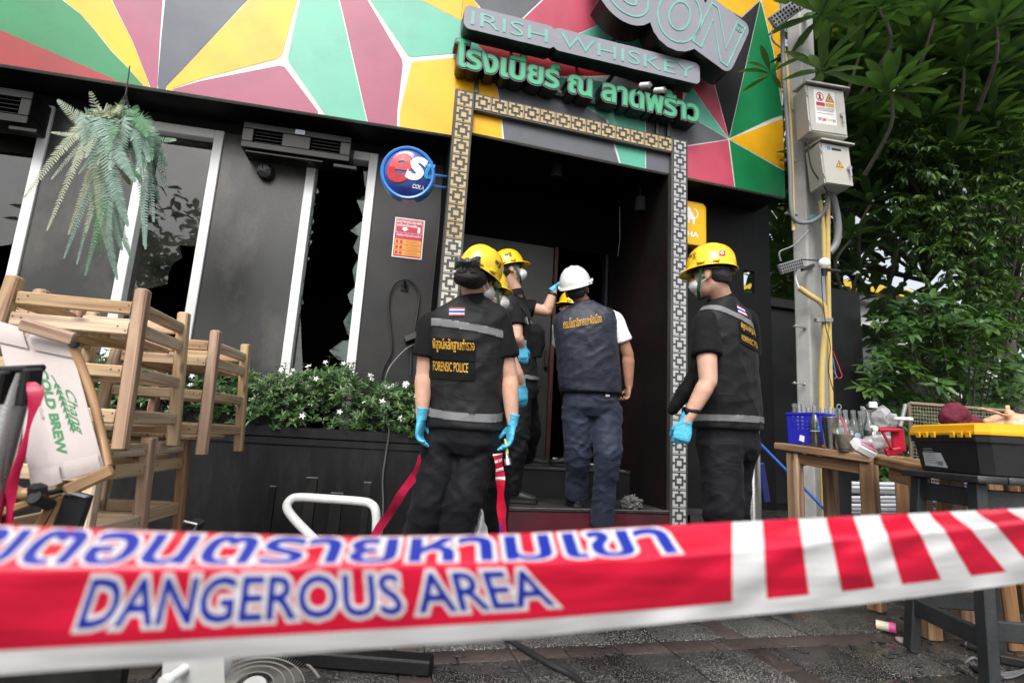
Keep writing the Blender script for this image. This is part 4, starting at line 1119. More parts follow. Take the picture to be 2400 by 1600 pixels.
# ================================================================== PEOPLE
UPZ = V((0, 0, 1))
def loft(mb, rings, n=18, p=2.0, cap=True):
    """rings: (centre, ax, ay) with ax/ay radius vectors"""
    vs = []; m = len(rings)
    for c, ax, ay in rings:
        for k in range(n):
            a = 2 * PI * k / n; x, y = math.cos(a), math.sin(a)
            x = math.copysign(abs(x) ** (2 / p), x); y = math.copysign(abs(y) ** (2 / p), y)
            vs.append(V(c) + ax * x + ay * y)
    fs = [(i * n + k, i * n + (k + 1) % n, (i + 1) * n + (k + 1) % n, (i + 1) * n + k) for i in range(m - 1) for k in range(n)]
    if cap:
        fs.append(tuple(range(n - 1, -1, -1))); fs.append(tuple((m - 1) * n + k for k in range(n)))
    mb.add(vs, fs)
def limb(mb, pts, rs, sd=None, flat=1.0, rnd=True, n=14, steps=5):
    """round limb through pts with radii rs (rounded ends unless rnd=False)"""
    P_ = spline(pts, steps) if len(pts) > 2 else [V(pts[0]).lerp(V(pts[1]), i / steps) for i in range(steps + 1)]
    R_ = list(np.interp(np.linspace(0, len(pts) - 1, len(P_)), range(len(pts)), rs))
    if rnd:
        t0 = (P_[0] - P_[1]).normalized(); t1 = (P_[-1] - P_[-2]).normalized()
        a = [(P_[0] + t0 * R_[0] * math.sin(q), R_[0] * max(math.cos(q), .12)) for q in (1.45, 1.1, .75, .4)]
        b = [(P_[-1] + t1 * R_[-1] * math.sin(q), R_[-1] * max(math.cos(q), .12)) for q in (.4, .75, 1.1, 1.45)]
        P_ = [q[0] for q in a] + P_ + [q[0] for q in b]; R_ = [q[1] for q in a] + R_ + [q[1] for q in b]
    tube(mb, P_, R_, n, flat=flat, side0=sd)
def ellip(mb, c, ax, ay, az, n=16, m=10):
    vs = []; c = V(c)
    for j in range(m + 1):
        t = PI * j / m
        for k in range(n):
            a = 2 * PI * k / n
            vs.append(c + ax * (math.sin(t) * math.cos(a)) + ay * (math.sin(t) * math.sin(a)) + az * math.cos(t))
    fs = [(j * n + k, (j + 1) * n + k, (j + 1) * n + (k + 1) % n, j * n + (k + 1) % n) for j in range(m) for k in range(n)]
    mb.add(vs, fs)
def fuse(mb, vox, it=3, disp=None, fac=0.6):
    """join overlapping closed pieces into ONE continuous skin; returns a mesh"""
    me = bpy.data.meshes.new('fuse'); me.from_pydata(mb.v, [], mb.f)
    bm = bmesh.new(); bm.from_mesh(me); bmesh.ops.remove_doubles(bm, verts=bm.verts, dist=1e-5); bmesh.ops.recalc_face_normals(bm, faces=bm.faces); bm.to_mesh(me); bm.free()
    o = bpy.data.objects.new('fuse', me); COL.objects.link(o)
    r = o.modifiers.new('r', 'REMESH'); r.mode = 'VOXEL'; r.voxel_size = vox
    if it:
        s = o.modifiers.new('s', 'SMOOTH'); s.iterations = it; s.factor = fac
    dg = bpy.context.evaluated_depsgraph_get()
    m2 = bpy.data.meshes.new_from_object(o.evaluated_get(dg))
    bpy.data.objects.remove(o); bpy.data.meshes.remove(me)
    if disp:
        n = len(m2.vertices); co = np.empty(n * 3); m2.vertices.foreach_get('co', co); co = co.reshape(-1, 3)
        no = np.array([v.normal[:] for v in m2.vertices])
        d = np.array([disp(V(c)) for c in co])
        co += no * d[:, None]; m2.vertices.foreach_set('co', co.ravel())
    m2.polygons.foreach_set('use_smooth', [True] * len(m2.polygons))
    m2.update()
    return m2
def put(name, me, m, par, label=None):
    me.materials.clear(); me.materials.append(m); me.name = name
    o = link_mesh(name, me, par)
    if label: o['label'] = label
    return o
def band(me, m, par, name, p0, n0, p1, n1, out=0.0035):
    """strip of a garment between two planes, lifted off the cloth"""
    bm = bmesh.new(); bm.from_mesh(me)
    bmesh.ops.bisect_plane(bm, geom=bm.verts[:] + bm.edges[:] + bm.faces[:], plane_co=p0, plane_no=n0, clear_inner=True)
    bmesh.ops.bisect_plane(bm, geom=bm.verts[:] + bm.edges[:] + bm.faces[:], plane_co=p1, plane_no=n1, clear_outer=True)
    bm.normal_update()
    for v in bm.verts: v.co += v.normal * out
    r = bmesh.ops.extrude_face_region(bm, geom=bm.faces[:])
    m2 = bpy.data.meshes.new(name); bm.to_mesh(m2); bm.free()
    m2.polygons.foreach_set('use_smooth', [True] * len(m2.polygons))
    return put(name, m2, m, par)
def caster(me, c, ux, uy, dr, eps=0.003):
    bv = BVHTree.FromPolygons([v.co.copy() for v in me.vertices], [tuple(p.vertices) for p in me.polygons])
    def f(x, y, d=0.0):
        o = c + ux * x + uy * y - dr * 0.6
        h = bv.ray_cast(o, dr, 1.5)
        if h[0] is None: return None
        return h[0] - dr * (eps - d)
    return f
def patch(name, f, x0, x1, y0, y1, m, par, nx=8, ny=4, d=0.0):
    mb = MB(); vs = []; ok = True
    for j in range(ny + 1):
        for i in range(nx + 1):
            q = f(x0 + (x1 - x0) * i / nx, y0 + (y1 - y0) * j / ny, d)
            if q is None: return None
            vs.append(q)
    mb.add(vs, [(j * (nx + 1) + i, j * (nx + 1) + i + 1, (j + 1) * (nx + 1) + i + 1, (j + 1) * (nx + 1) + i) for j in range(ny) for i in range(nx)])
    return mb.build(name, m, par)
def folds(seed, amp, fz=14.0, fx=5.0, lo=None):
    def f(c):
        q = V((c.x * fx + seed, c.y * fx, c.z * fz + (c.x + c.y) * 4 + seed))
        a = noise.noise(q); b = noise.noise(q * 2.1 + V((5, 5, 5)))
        r = 1 - abs(a) * 2
        k = 1.0
        if lo: k = sum(math.exp(-((c.z - z) / w) ** 2) * g for z, w, g in lo) + 0.25
        r2 = 1 - abs(noise.noise(V((c.x * 9 - c.z * 9 + seed, c.y * 9 + c.z * 5, c.z * 7)))) * 2.4
        return amp * k * (0.6 * r * abs(r) + 0.5 * r2 + 0.3 * b - 0.3)
    return f
def hand(mb, w, fd, pn, th, curl=0.35, s=1.0, inf=0.0, spread=0.05, cuff=0.0, curls=None):
    """w wrist, fd finger direction, pn palm normal, th thumb direction (across)"""
    fd = V(fd).normalized(); th = V(th); th = (th - fd * th.dot(fd)).normalized(); pn0 = fd.cross(th)
    if pn0.dot(V(pn)) < 0: pn0 = -pn0
    pn = pn0
    ring = lambda t, rx, ry: (w + fd * (t * s), th * ((rx + inf) * s), pn * ((ry + inf) * s))
    loft(mb, [ring(-0.012, .026, .020), ring(0.0, .027, .020), ring(.02, .032, .018), ring(.05, .040, .0155), ring(.078, .041, .0135), ring(.092, .036, .009)], 14)
    for i, (off, ln) in enumerate(((.0305, .068), (.0105, .077), (-.0095, .071), (-.0285, .055))):
        base = w + fd * (.078 * s) + th * (off * s)
        d = (fd + th * (off / .03 * spread)).normalized()
        c = curl * (0.85 + 0.13 * i) if curls is None else curls[i]
        pts = [base - d * .015 * s]; ang = 0; p_ = base; pts.append(base)
        for seg, ca in ((.46, c * .8), (.30, c), (.24, c * .75)):
            ang += ca
            dd = d * math.cos(ang) + pn * math.sin(ang)
            p_ = p_ + dd * (ln * seg * s); pts.append(p_)
        limb(mb, pts, [(r + inf) * s for r in (.0092, .0092, .0086, .0078, .0066)], sd=th, n=9, steps=3)
    b = w + fd * .022 * s + th * .022 * s
    d1 = (fd * .62 + th * .62 + pn * .35).normalized(); d2 = (fd * .85 + th * .15 + pn * (.3 + curl * .6)).normalized()
    limb(mb, [b - d1 * .01 * s, b + d1 * .034 * s, b + d1 * .034 * s + d2 * .03 * s, b + d1 * .034 * s + d2 * .052 * s], [(r + inf) * s for r in (.014, .0115, .010, .0078)], n=10, steps=3)
    if cuff:
        tube(mb, [w - fd * cuff, w - fd * cuff * .8, w - fd * .01, w + fd * .01], [.036 * s, .033 * s, (.028 + inf) * s, (.029 + inf) * s], 16, side0=th, flat=.85)
def boot(par, ankle, toe, m, s=1.0, sole_m=None):
    toe = V((toe[0], toe[1], 0)).normalized(); sd = toe.cross(UPZ)
    a = V(ankle); gz = a.z - 0.095 * s
    at = lambda f, x, z: V((a.x, a.y, gz)) + toe * f * s + sd * x * s + UPZ * z * s
    mb = MB()
    loft(mb, [(at(f, 0, h), sd * (w * s), UPZ * (v * s)) for f, h, w, v in ((-.075, .055, .012, .02), (-.07, .058, .028, .036), (-.04, .062, .036, .044), (0, .066, .038, .050), (.06, .058, .042, .042), (.12, .047, .048, .031), (.165, .042, .046, .026), (.195, .038, .036, .022), (.212, .034, .014, .012))], 16, 2.3)
    limb(mb, [at(-.015, 0, .07), at(-.018, 0, .17)], [.047 * s, .05 * s], rnd=False)
    b = put('boot', fuse(mb, 0.006, 3), m, par)
    out = [(-.085, 0), (-.075, .03), (-.03, .037), (.04, .036), (.11, .050), (.17, .048), (.205, .034), (.222, 0), (.205, -.034), (.17, -.048), (.11, -.050), (.04, -.036), (-.03, -.037), (-.075, -.03)]
    mb = MB(); prism(mb, out[::-1], lambda x, y, d: at(x, y, d), 0.004, 0.028); mb.build('sole', sole_m or M['rubber'], b)
    mb = MB()
    for q in range(5):
        f = .03 + q * .017; z = .112 - q * .011
        tube(mb, [at(f, -.022, z - .004), at(f + .006, 0, z + .003), at(f, .022, z - .004)], .003 * s, 6)
    mb.build('lace', M['rubber'], b)
def helmet(par, hc, hf, hu, hr, m, s=1.0, txt=None, tm=None, side=1, vis=0.026):
    """hard hat: ridged dome, rim gutter, visor at the front"""
    at = lambda x, y, z: hc + hr * (x * s) + hf * (y * s) + hu * (z * s)
    n, k = 48, 16
    Zr = 0.040
    def pt(i, j):
        a = 2 * PI * i / n; t = j / k * PI / 2
        x, y = math.sin(a), math.cos(a)
        ct = math.cos(t) ** 0.85; st = math.sin(t)
        rx, ry, rz = .112, .128, .134
        X, Y, Z = rx * x * ct, ry * y * ct - .006, Zr + rz * st
        rdg = 0.006 * math.exp(-(X / .013) ** 2) + 0.0035 * (math.exp(-((X - .042) / .009) ** 2) + math.exp(-((X + .042) / .009) ** 2)) * (1 if Y < .09 else .4)
        rdg *= min(1, st * 2.2)
        nrm = V((X / rx ** 2, (Y + .006) / ry ** 2, (Z - Zr) / rz ** 2)).normalized()
        return V((X, Y, Z)) + nrm * rdg
    mb = MB(); vs = []
    for j in range(k + 1):
        for i in range(n): vs.append(at(*pt(i, j)))
    # rim
    rows = []
    for (o, z) in ((.003, -.004), (.008, -.010), (.0095, -.015), (.007, -.016), (0.0, -.010), (-.004, .0)):
        row = []
        for i in range(n):
            a = 2 * PI * i / n; x, y = math.sin(a), math.cos(a)
            f = max(0, y) ** 3
            oo = o + (vis * f if o > .0065 else 0)
            row.append(at((.112 + oo) * x, (.128 + oo) * y - .006, Zr + z - (.010 * f if o > .0065 else 0)))
        rows.append(row)
    fs = [(j * n + i, j * n + (i + 1) % n, (j + 1) * n + (i + 1) % n, (j + 1) * n + i) for j in range(k) for i in range(n)]
    fs = [f[::-1] for f in fs] if False else fs
    b = len(vs); allrows = [[i for i in range(n)]]
    for row in rows: allrows.append(list(range(len(vs), len(vs) + n))); vs += row
    for r in range(len(allrows) - 1):
        A, B = allrows[r], allrows[r + 1]
        for i in range(n): fs.append((A[i], B[i], B[(i + 1) % n], A[(i + 1) % n]))
    mb.add(vs, fs)
    # slots at the sides
    for sx in (-1, 1):
        box(mb, at(sx * .119, .01, Zr + .006), (.016 * s, .042 * s, .022 * s), Matrix((hr, hf, hu)).transposed(), 0, .004)
        box(mb, at(sx * .108, -.065, Zr + .002), (.014 * s, .034 * s, .014 * s), Matrix((hr, hf, hu)).transposed(), 0, .003)
    o = mb.build('helmet', m, par, smooth=50)
    # harness band
    mb = MB()
    ring = [at(.084 * math.sin(a), .102 * math.cos(a) - .006, .020) for a in np.linspace(0, 2 * PI, 30, endpoint=False)]
    tube(mb, ring, .012 * s, 8, closed=True, flat=.35, side0=hu)
    lathe(mb, [(0, -.012), (.017, -.012), (.019, 0), (.017, .01), (0, .012)], Matrix.Translation(at(0, -.118, .025)) @ Matrix((hr, hu, -hf)).transposed().to_4x4(), 14)
    mb.build('harness', M['print_black'], o)
    def on(ax_, y0, z0, sgn):
        # point on the dome shell side
        def f(x, y, d):
            Z = z0 + y; Y = y0 + sgn * x
            st = min(.99, max(0.0, (Z - Zr) / .134)); ct = math.sqrt(1 - st * st) ** 0.85
            q = (Y + .006) / (.128 * max(ct, .05)); q = max(-.999, min(.999, q))
            X = .112 * ct * math.sqrt(1 - q * q)
            return at(sgn * (X + .0055 - d), Y, Z)
        return f
    return o, on, at
def face_mask(par, at, s=1.0, cup=True, strap=M['flag_white'], chin=True):
    mb = MB()
    H = lambda y, z, r: (at(0, y, z), (at(1, 0, 0) - at(0, 0, 0)) * r, (at(0, 0.35, 1) - at(0, 0, 0)) * (r * .9))
    loft(mb, [H(.055, -.052, .064), H(.082, -.052, .056), H(.108, -.054, .040), H(.122, -.056, .024), H(.126, -.057, .006)], 18)
    m = put('mask', fuse(mb, .005, 4), M['mask'], par)
    mb = MB()
    for sx in (-1, 1):
        for z in (-.03, -.075): tube(mb, spline([at(sx * .056, .062, z), at(sx * .074, .03, z * .6), at(sx * .079, -.012, .012 if z > -.05 else -.03), at(sx * .078, -.022, -.008)], 4), .002, 6)
    mb.build('ear_loop', strap, m)
    return m

def person(label, fwd, J, head, k=1.0, mats=None, w=(.185, .175, .185), dep=(.12, .115, .125), body_vox=.008, arms=('short', 'short'), legs=True, hands=None, vest=True, hem=None, shirt_k=1.0, leg_r=(.098, .080, .072), group=None, seed=1.0, hair='short', no_arm=()):
    """J: joints in the place; head: (centre, forward, up)"""
    mats = mats or {}
    sk = mats.get('skin', M['skin'])
    fwd = V((fwd[0], fwd[1], 0)).normalized(); sd = fwd.cross(UPZ)
    hip, neck = V(J['pelvis']), V(J['neck'])
    sL, sR = V(J['shL']), V(J['shR'])
    base = V((hip.x, hip.y, 0)) if 'floor' not in J else V((hip.x, hip.y, J['floor']))
    root = empty('person', base, label, 'person', group)
    ax = (neck - hip)
    T = lambda t, rx, ry, fo=0.0: (hip + ax * t + fwd * fo, shv(t) * rx, fwd * ry)
    sh = (sR - sL).normalized(); shv = lambda t: (sd.lerp(sh, min(1, max(0, t)))).normalized()
    hc, hf, hu = V(head[0]), V(head[1]).normalized(), V(head[2])
    hu = (hu - hf * hu.dot(hf)).normalized(); hr = hf.cross(hu)
    hat = lambda x, y, z: hc + hr * (x * k) + hf * (y * k) + hu * (z * k)
    # --- body: one continuous skin
    mb = MB()
    loft(mb, [T(-.10, .10, .08), T(0, .145, .10), T(.3, .125, .088), T(.6, .14, .10), T(.85, .13, .075), T(.95, .07, .055)], 18)
    limb(mb, [neck - ax.normalized() * .03, neck + UPZ * .02, hat(0, -.025, -.04)], [.062 * k, .056 * k, .054 * k])
    ellip(mb, hat(0, -.012, .028), hr * .076 * k, hf * .094 * k, hu * .092 * k)
    ellip(mb, hat(0, .022, -.035), hr * .062 * k, hf * .066 * k, hu * .072 * k)
    ellip(mb, hat(0, .055, -.085), hr * .034 * k, hf * .030 * k, hu * .024 * k)
    limb(mb, [hat(0, .086, .012), hat(0, .104, -.022), hat(0, .094, -.032)], [.008 * k, .0125 * k, .010 * k], n=10)
    for sx in (-1, 1):
        ellip(mb, hat(sx * .078, -.008, -.012), hr * .011 * k + hf * sx * -.006, hf * .019 * k, hu * .031 * k)
        ellip(mb, hat(sx * .034, .075, .022), hr * .022 * k, hf * .012 * k, hu * .009 * k)
    for sde, S in (('L', sL), ('R', sR)):
        el, wr = V(J['el' + sde]), V(J['wr' + sde])
        limb(mb, [S - UPZ * .015, S.lerp(el, .5), el], [.050 * k, .050 * k, .043 * k])
        limb(mb, [el, el.lerp(wr, .22), el.lerp(wr, .6), wr], [.041 * k, .047 * k, .039 * k, .027 * k], flat=.92)
        eb = (el - S.lerp(wr, .5)); eb = eb.normalized() if eb.length > .01 else -fwd
        ellip(mb, el + eb * .012 * k, sd * .022 * k, fwd * .022 * k, UPZ * .026 * k, 12, 8)
        if hands and sde in hands and not hands[sde].get('none'):
            h = hands[sde]; hand(mb, wr, h['fd'], h['pn'], h['th'], h.get('curl', .35), k * .98, -.0012 if h.get('glove', 1) else 0)
        if legs:
            limb(mb, [V(J['hip' + sde]), V(J['kn' + sde]), V(J['an' + sde])], [.085 * k, .056 * k, .042 * k])
    put('body', fuse(mb, body_vox, 2), sk, root)
    # --- trousers
    if legs:
        mb = MB()
        loft(mb, [T(-.14, w[2] * .86, dep[2] * .8), T(-.05, w[2] * .99, dep[2]), T(.05, w[2] * .96, dep[2] * .95), T(.16, w[2] * .88, dep[2] * .88)], 20, 2.2)
        zs = []
        for sde in 'LR':
            h_, n_, a_ = V(J['hip' + sde]), V(J['kn' + sde]), V(J['an' + sde])
            limb(mb, [h_ + UPZ * .03, h_.lerp(n_, .5), n_, n_.lerp(a_, .5), a_ - UPZ * .02], [leg_r[0] * k, (leg_r[0] * .9) * k, leg_r[1] * k, leg_r[2] * 1.0 * k, leg_r[2] * k], rnd=False, n=18)
            zs.append((n_.z, .12, 1.0)); zs.append((a_.z + .06, .09, 1.2)); zs.append((h_.z - .05, .08, .6))
        put('trousers', fuse(mb, .009, 3, folds(seed, .0082, 12, 7, zs)), mats.get('trousers', M['trouser']), root)
        for sde in 'LR':
            if J.get('boot' + sde) is not None: boot(root, J['an' + sde], J['boot' + sde], mats.get('boot', M['boot']), k)
    # --- shirt
    mb = MB()
    q = shirt_k
    loft(mb, [T(max(.06, (hem or 0) + .05), w[1] * .95, dep[1] * .97), T(.3, w[1] * .9 * q, dep[1] * .93), T(.62, w[0] * .92 * q, dep[0] * .92), T(.82, w[0] * .88 * q, dep[0] * .74), T(.92, w[0] * .62, dep[0] * .55), T(.975, .072 * k, .06 * k), T(1.01, .062 * k, .058 * k)], 20, 2.2)
    for sde, S in (('L', sL), ('R', sR)):
        el = V(J['el' + sde])
        ln = mats.get('sleeve', .72)
        e_ = S.lerp(el, ln)
        limb(mb, [S + (neck - S) * .35 - UPZ * .03, S - UPZ * .01, S.lerp(el, ln * .5), e_], [.05 * k, .064 * k, .069 * k, .074 * k], rnd=False, n=18)
    put('shirt', fuse(mb, .009, 4, folds(seed + 3, .005, 9, 7)), mats.get('shirt', M['cloth_black']), root)
    mb = MB()
    cn = neck - UPZ * .004
    nu = (hat(0, -.02, -.06) - neck).normalized()
    tl = (nu * .6 + UPZ * .4).normalized()
    s2 = (sd - tl * sd.dot(tl)).normalized(); f2_ = tl.cross(s2) * -1
    loft(mb, [(cn - tl * .02, s2 * .078 * k, f2_ * .076 * k), (cn + tl * .012, s2 * .071 * k, f2_ * .069 * k), (cn + tl * .028, s2 * .066 * k, f2_ * .063 * k), (cn + tl * .031, s2 * .060 * k, f2_ * .057 * k), (cn + tl * .015, s2 * .060 * k, f2_ * .058 * k)], 22)
    mb.build('collar', mats.get('collar', mats.get('shirt', M['cloth_black'])), root)
    vme = None
    if vest:
        mb = MB()
        h0 = hem if hem is not None else .02
        tp = 0.97
        loft(mb, [T(h0, w[2] * 1.03, dep[2] * 1.06), T(h0 + .012, w[2] * 1.04, dep[2] * 1.08), T(.25, w[1] * 1.03, dep[1] * 1.08), T(.45, w[1] * 1.03, dep[1] * 1.1), T(.68, w[0] * 1.02, dep[0] * 1.08), T(.80, w[0] * 1.03, dep[0] * 1.0), T(.875, w[0] * 1.02, dep[0] * .84), T(.925, w[0] * .90, dep[0] * .70), T(.965, w[0] * .62, dep[0] * .62), T(1.0, w[0] * .42, dep[0] * .60), T(1.015, w[0] * .36, dep[0] * .52)], 24, 2.3)
        vme = fuse(mb, .008, 3, folds(seed + 9, .0085, 8, 5))
        put('vest', vme, mats.get('vest', M['vest_black']), root)
    # --- gloves and wrist things
    if hands:
        for sde in 'LR':
            h = hands.get(sde)
            if h and h.get('glove', 1):
                mb = MB(); hand(mb, V(J['wr' + sde]), h['fd'], h['pn'], h['th'], h.get('curl', .35), k, .0014, cuff=.045)
                put('glove', fuse(mb, .0038, 1, lambda c: .0013 * noise.noise(c * 90)), M['glove'], root)
    # --- hair
    if hair == 'short':
        mb = MB()
        ellip(mb, hat(0, -.024, .030), hr * .0785 * k, hf * .090 * k, hu * .091 * k)
        loft(mb, [(hat(0, -.052, -.052), hr * .052 * k, hf * .045 * k), (hat(0, -.048, -.02), hr * .070 * k, hf * .058 * k), (hat(0, -.03, .02), hr * .077 * k, hf * .078 * k)], 18)
        put('hair', fuse(mb, .006, 3, lambda c: .002 * noise.noise(c * 120)), M['hair'], root)
    # eyes and brows above the mask
    mb = MB()
    for sx in (-1, 1): ellip(mb, hat(sx * .031, .0805, .003), hr * .013 * k, hf * .006 * k, hu * .0055 * k, 10, 6)
    mb.build('eye', M['print_black'], root)
    mb = MB()
    for sx in (-1, 1): tube(mb, [hat(sx * .014, .090, .022), hat(sx * .034, .086, .027), hat(sx * .052, .072, .022)], .0035 * k, 6)
    mb.build('eyebrow', M['hair'], root)
    return root, vme, hat, (hc, hf, hu, hr), T
def flag(f, cx, cy, w_, h_, par):
    p_ = patch('flag_patch', f, cx - w_ / 2 - .004, cx + w_ / 2 + .004, cy - h_ / 2 - .004, cy + h_ / 2 + .004, M['print_black'], par)
    if p_ is None: return
    y = cy - h_ / 2
    for m_, q in (('flag_red', 1), ('flag_white', 1), ('flag_blue', 2), ('flag_white', 1), ('flag_red', 1)):
        patch('flag_stripe', f, cx - w_ / 2, cx + w_ / 2, y, y + h_ * q / 6, M[m_], p_, 6, 1, -.0025); y += h_ * q / 6
def back_text(f, txt, x0, x1, y0, y1, par, m=None, infl=.008, name='lettering'):
    mb = MB(); label_text(mb, txt, lambda x, y, d: f(x, y, d), x0, y0, x1, y1, 0, infl, .12, None, -.003)
    mb.build(name, m or M['gold_print'], par, smooth=0)
def chin_strap(par, at, m=None):
    mb = MB()
    for sx in (-1, 1):
        tube(mb, spline([at(sx * .086, .02, .05), at(sx * .083, .026, -.02), at(sx * .06, .045, -.085), at(0, .06, -.118)], 5), .0085, 8, flat=.25, side0=at(0, 1, 0) - at(0, 0, 0))
    mb.build('chin_strap', m or M['strap_green'], par)

# ---------------------------------------------------------------- woman seen from behind
D = 2.5
hd = P(1120, 648, D)
tx = (RT * 1.0)
fw_w = V((0.30, 0.95, 0))
hfW = V((0.78, 0.58, -0.34)); huW = V((0.32, -0.12, 1))
JW = dict(pelvis=P(1082, 1020, D), neck=P(1108, 702, D), shL=P(1012, 755, D - .02), shR=P(1168, 752, D + .02), elL=P(995, 872, D - .03), wrL=P(988, 978, D - .08), elR=P(1193, 878, D), wrR=P(1201, 992, D - .05),
    hipL=P(1040, 1040, D), hipR=P(1128, 1040, D), knL=P(1008, 1175, D - .03), knR=P(1086, 1175, D - .05), anL=G(958, 1335, .09), anR=G(1046, 1346, .09), bootL=(.1, 1), bootR=(.3, 1))
wom, vW, atW, HW, TW = person('woman in a black FORENSIC POLICE vest seen from behind, black bow on her hair bun', fw_w, JW, (hd, hfW, huW), .93, dict(sleeve=.70), w=(.177, .170, .184), dep=(.115, .11, .13),
    hands=dict(L=dict(fd=(-.08, .1, -1), pn=(1, .2, 0), th=(.2, 1, 0), curl=.5), R=dict(fd=(-.12, .1, -1), pn=(-1, .1, 0), th=(-.3, .9, 0.1), curl=.42)), hair=None, seed=2.0, leg_r=(.108, .092, .086), hem=.045)
hz = lambda px, py: P(px, py, D)
nU = (JW['neck'] - JW['pelvis']).normalized()
tilt = (UPZ + RT * -.0).normalized()
b0 = band(vW, M['reflect'], wom, 'reflective_strip', P(1082, 976, D), nU, P(1082, 957, D), nU)
n2 = (UPZ - RT * .0 + V((0.10, 0, 0))).normalized()
b1 = band(vW, M['reflect'], wom, 'reflective_strip', P(1082, 782, D), n2, P(1082, 764, D), n2)
bR = (RT - FW * RT.dot(FW)); cW = P(1075, 830, D)
fW_ = caster(vW, cW, RT, UP, FW, .004)
px_ = D / FPX
flag(fW_, (1076 - 1075) * px_, (830 - 733) * px_, 34 * px_, 17 * px_, wom)
fWp = lambda x, y, d=0: fW_(x, y - x * .055, d)
pt_ = patch('name_panel', fWp, (1010 - 1075) * px_, (1118 - 1075) * px_, (830 - 843) * px_, (830 - 795) * px_, M['cloth_black'], wom, 10, 4, -.001)
back_text(fWp, 'พิสูจน์หลักฐานตำรวจ', (1021 - 1075) * px_, (1116 - 1075) * px_, (830 - 826) * px_, (830 - 794) * px_, pt_ or wom, infl=.012)
pt_ = patch('name_panel', fWp, (1010 - 1075) * px_, (1118 - 1075) * px_, (830 - 886) * px_, (830 - 846) * px_, M['cloth_black'], wom, 10, 4, -.001)
back_text(fWp, 'FORENSIC POLICE', (1021 - 1075) * px_, (1102 - 1075) * px_, (830 - 868) * px_, (830 - 847) * px_, pt_ or wom, infl=.005)
ho, on, hat2 = helmet(wom, HW[0], HW[1], HW[2], HW[3], M['helmet_y'], .84, vis=.02)
mb = MB(); label_text(mb, 'พฐ', on(0, .02, .085, 1), -.02, 0, .03, .03, 0, .03, .2, None); mb.build('lettering', M['print_black'], ho, smooth=0)
# hair: sleek cap, netted bun and a ribbon bow
mb = MB()
ellip(mb, atW(0, -.02, .022), HW[3] * .078, HW[1] * .092, HW[2] * .09)
loft(mb, [(atW(0, -.05, -.07), HW[3] * .05, HW[1] * .05), (atW(0, -.045, -.03), HW[3] * .071, HW[1] * .062), (atW(0, -.03, .02), HW[3] * .077, HW[1] * .08)], 18)
bunc = P(1097, 650, D - .10)
ellip(mb, bunc, RT * .068, UP * .047, FW * .06); ellip(mb, bunc.lerp(HW[0], .5), RT * .07, UP * .06, FW * .06)
put('hair', fuse(mb, .006, 3, lambda c: .0025 * noise.noise(V((c.x * 60, c.y * 60, c.z * 140)))), M['hair'], wom)
mb = MB(); kc = P(1096, 613, D - .155)
M['ribbon'] = mat('black_ribbon', (0.012, 0.012, 0.013), 0.35, var=0.2, bump=0.4, bs=60, sheen=.3)
for s_ in (-1, 1):
    rings = []
    for t, w_, h_ in ((0, .008, .009), (.25, .013, .013), (.6, .018, .024), (.9, .016, .030), (1.0, .008, .031)):
        c = kc + RT * (s_ * t * .058) + UP * (-t * .006) - FW * (.012 * math.sin(t * PI))
        rings.append((c, UP * h_, FW * w_))
    loft(mb, rings, 16)
    loft(mb, [(kc, RT * .01, FW * .006), (kc + RT * s_ * .012 - UP * .025, RT * .013, FW * .006), (kc + RT * s_ * .024 - UP * .052, RT * .016, FW * .004)], 10)
ellip(mb, kc - FW * .008, RT * .014, UP * .018, FW * .014)
put('hair_bow', fuse(mb, .0045, 1, lambda c: .003 * noise.noise(V((c.x * 40, c.y * 40, c.z * 170)))), M['ribbon'], wom)
face_mask(wom, atW, 1.0)
# torch in her right hand
mb = MB(); a = P(1186, 1052, D - .05); b = P(1191, 1090, D - .08); tube(mb, [a.lerp(b, -.6), a.lerp(b, .55), a.lerp(b, .6), b], [.009, .009, .015, .016], 14)
t = mb.build('torch', M['steel']); tag(t, 'small silver torch held in the blue gloved hand of the woman in front', 'torch')
mb = MB(); tube(mb, [P(1184, 1030, D - .07), P(1190, 1062, D - .085)], .005, 6); mb.build('marker_stripe', mat('marker_yellow', (0.55, 0.6, 0.05), .4), t)

# ---------------------------------------------------------------- officer on the right, turned away to the left
D = 2.8
fwD = V((-.46, .89, 0)); hdD = P(1664, 648, D)
JD = dict(pelvis=P(1706, 1030, D), neck=P(1690, 705, D), shL=P(1652, 756, D - .13), shR=P(1748, 748, D + .12), elL=P(1660, 893, D - .24), wrL=P(1608, 988, D - .26), elR=P(1757, 890, D + .26), wrR=P(1752, 1012, D + .26),
    hipL=P(1690, 1050, D - .07), hipR=P(1722, 1050, D + .08), knL=P(1696, 1190, D - .12), knR=P(1710, 1190, D + .06), anL=G(1690, 1352, .09), anR=G(1745, 1330, .09), bootL=(-.8, .5), bootR=(-.8, .6))
off, vD, atD, HD, TD = person('officer in yellow helmet and black police vest standing right of the doorway, facing left', fwD, JD, (hdD, V((-.80, .60, -.04)), V((0.03, 0, 1))), 1.0, dict(sleeve=.58), w=(.190, .188, .182), dep=(.135, .14, .14),
    hands=dict(L=dict(fd=(-.28, .05, -1), pn=(.5, .5, 0), th=(-.9, .3, 0), curl=.95), R=dict(fd=(.05, .1, -1), pn=(-.6, -.5, 0), th=(-.8, .6, 0), curl=.5)), seed=5.0, leg_r=(.112, .096, .090), hem=.075)
nz = V((0, 0, 1))
band(vD, M['reflect'], off, 'reflective_strip', P(1715, 990, D), (nz + V((-.02, 0, 0))).normalized(), P(1715, 975, D), (nz + V((-.02, 0, 0))).normalized())
n3 = (nz + V((.28, 0, 0)) ).normalized()
band(vD, M['reflect'], off, 'reflective_strip', P(1735, 762, D - .05), n3, P(1735, 747, D - .05), n3)
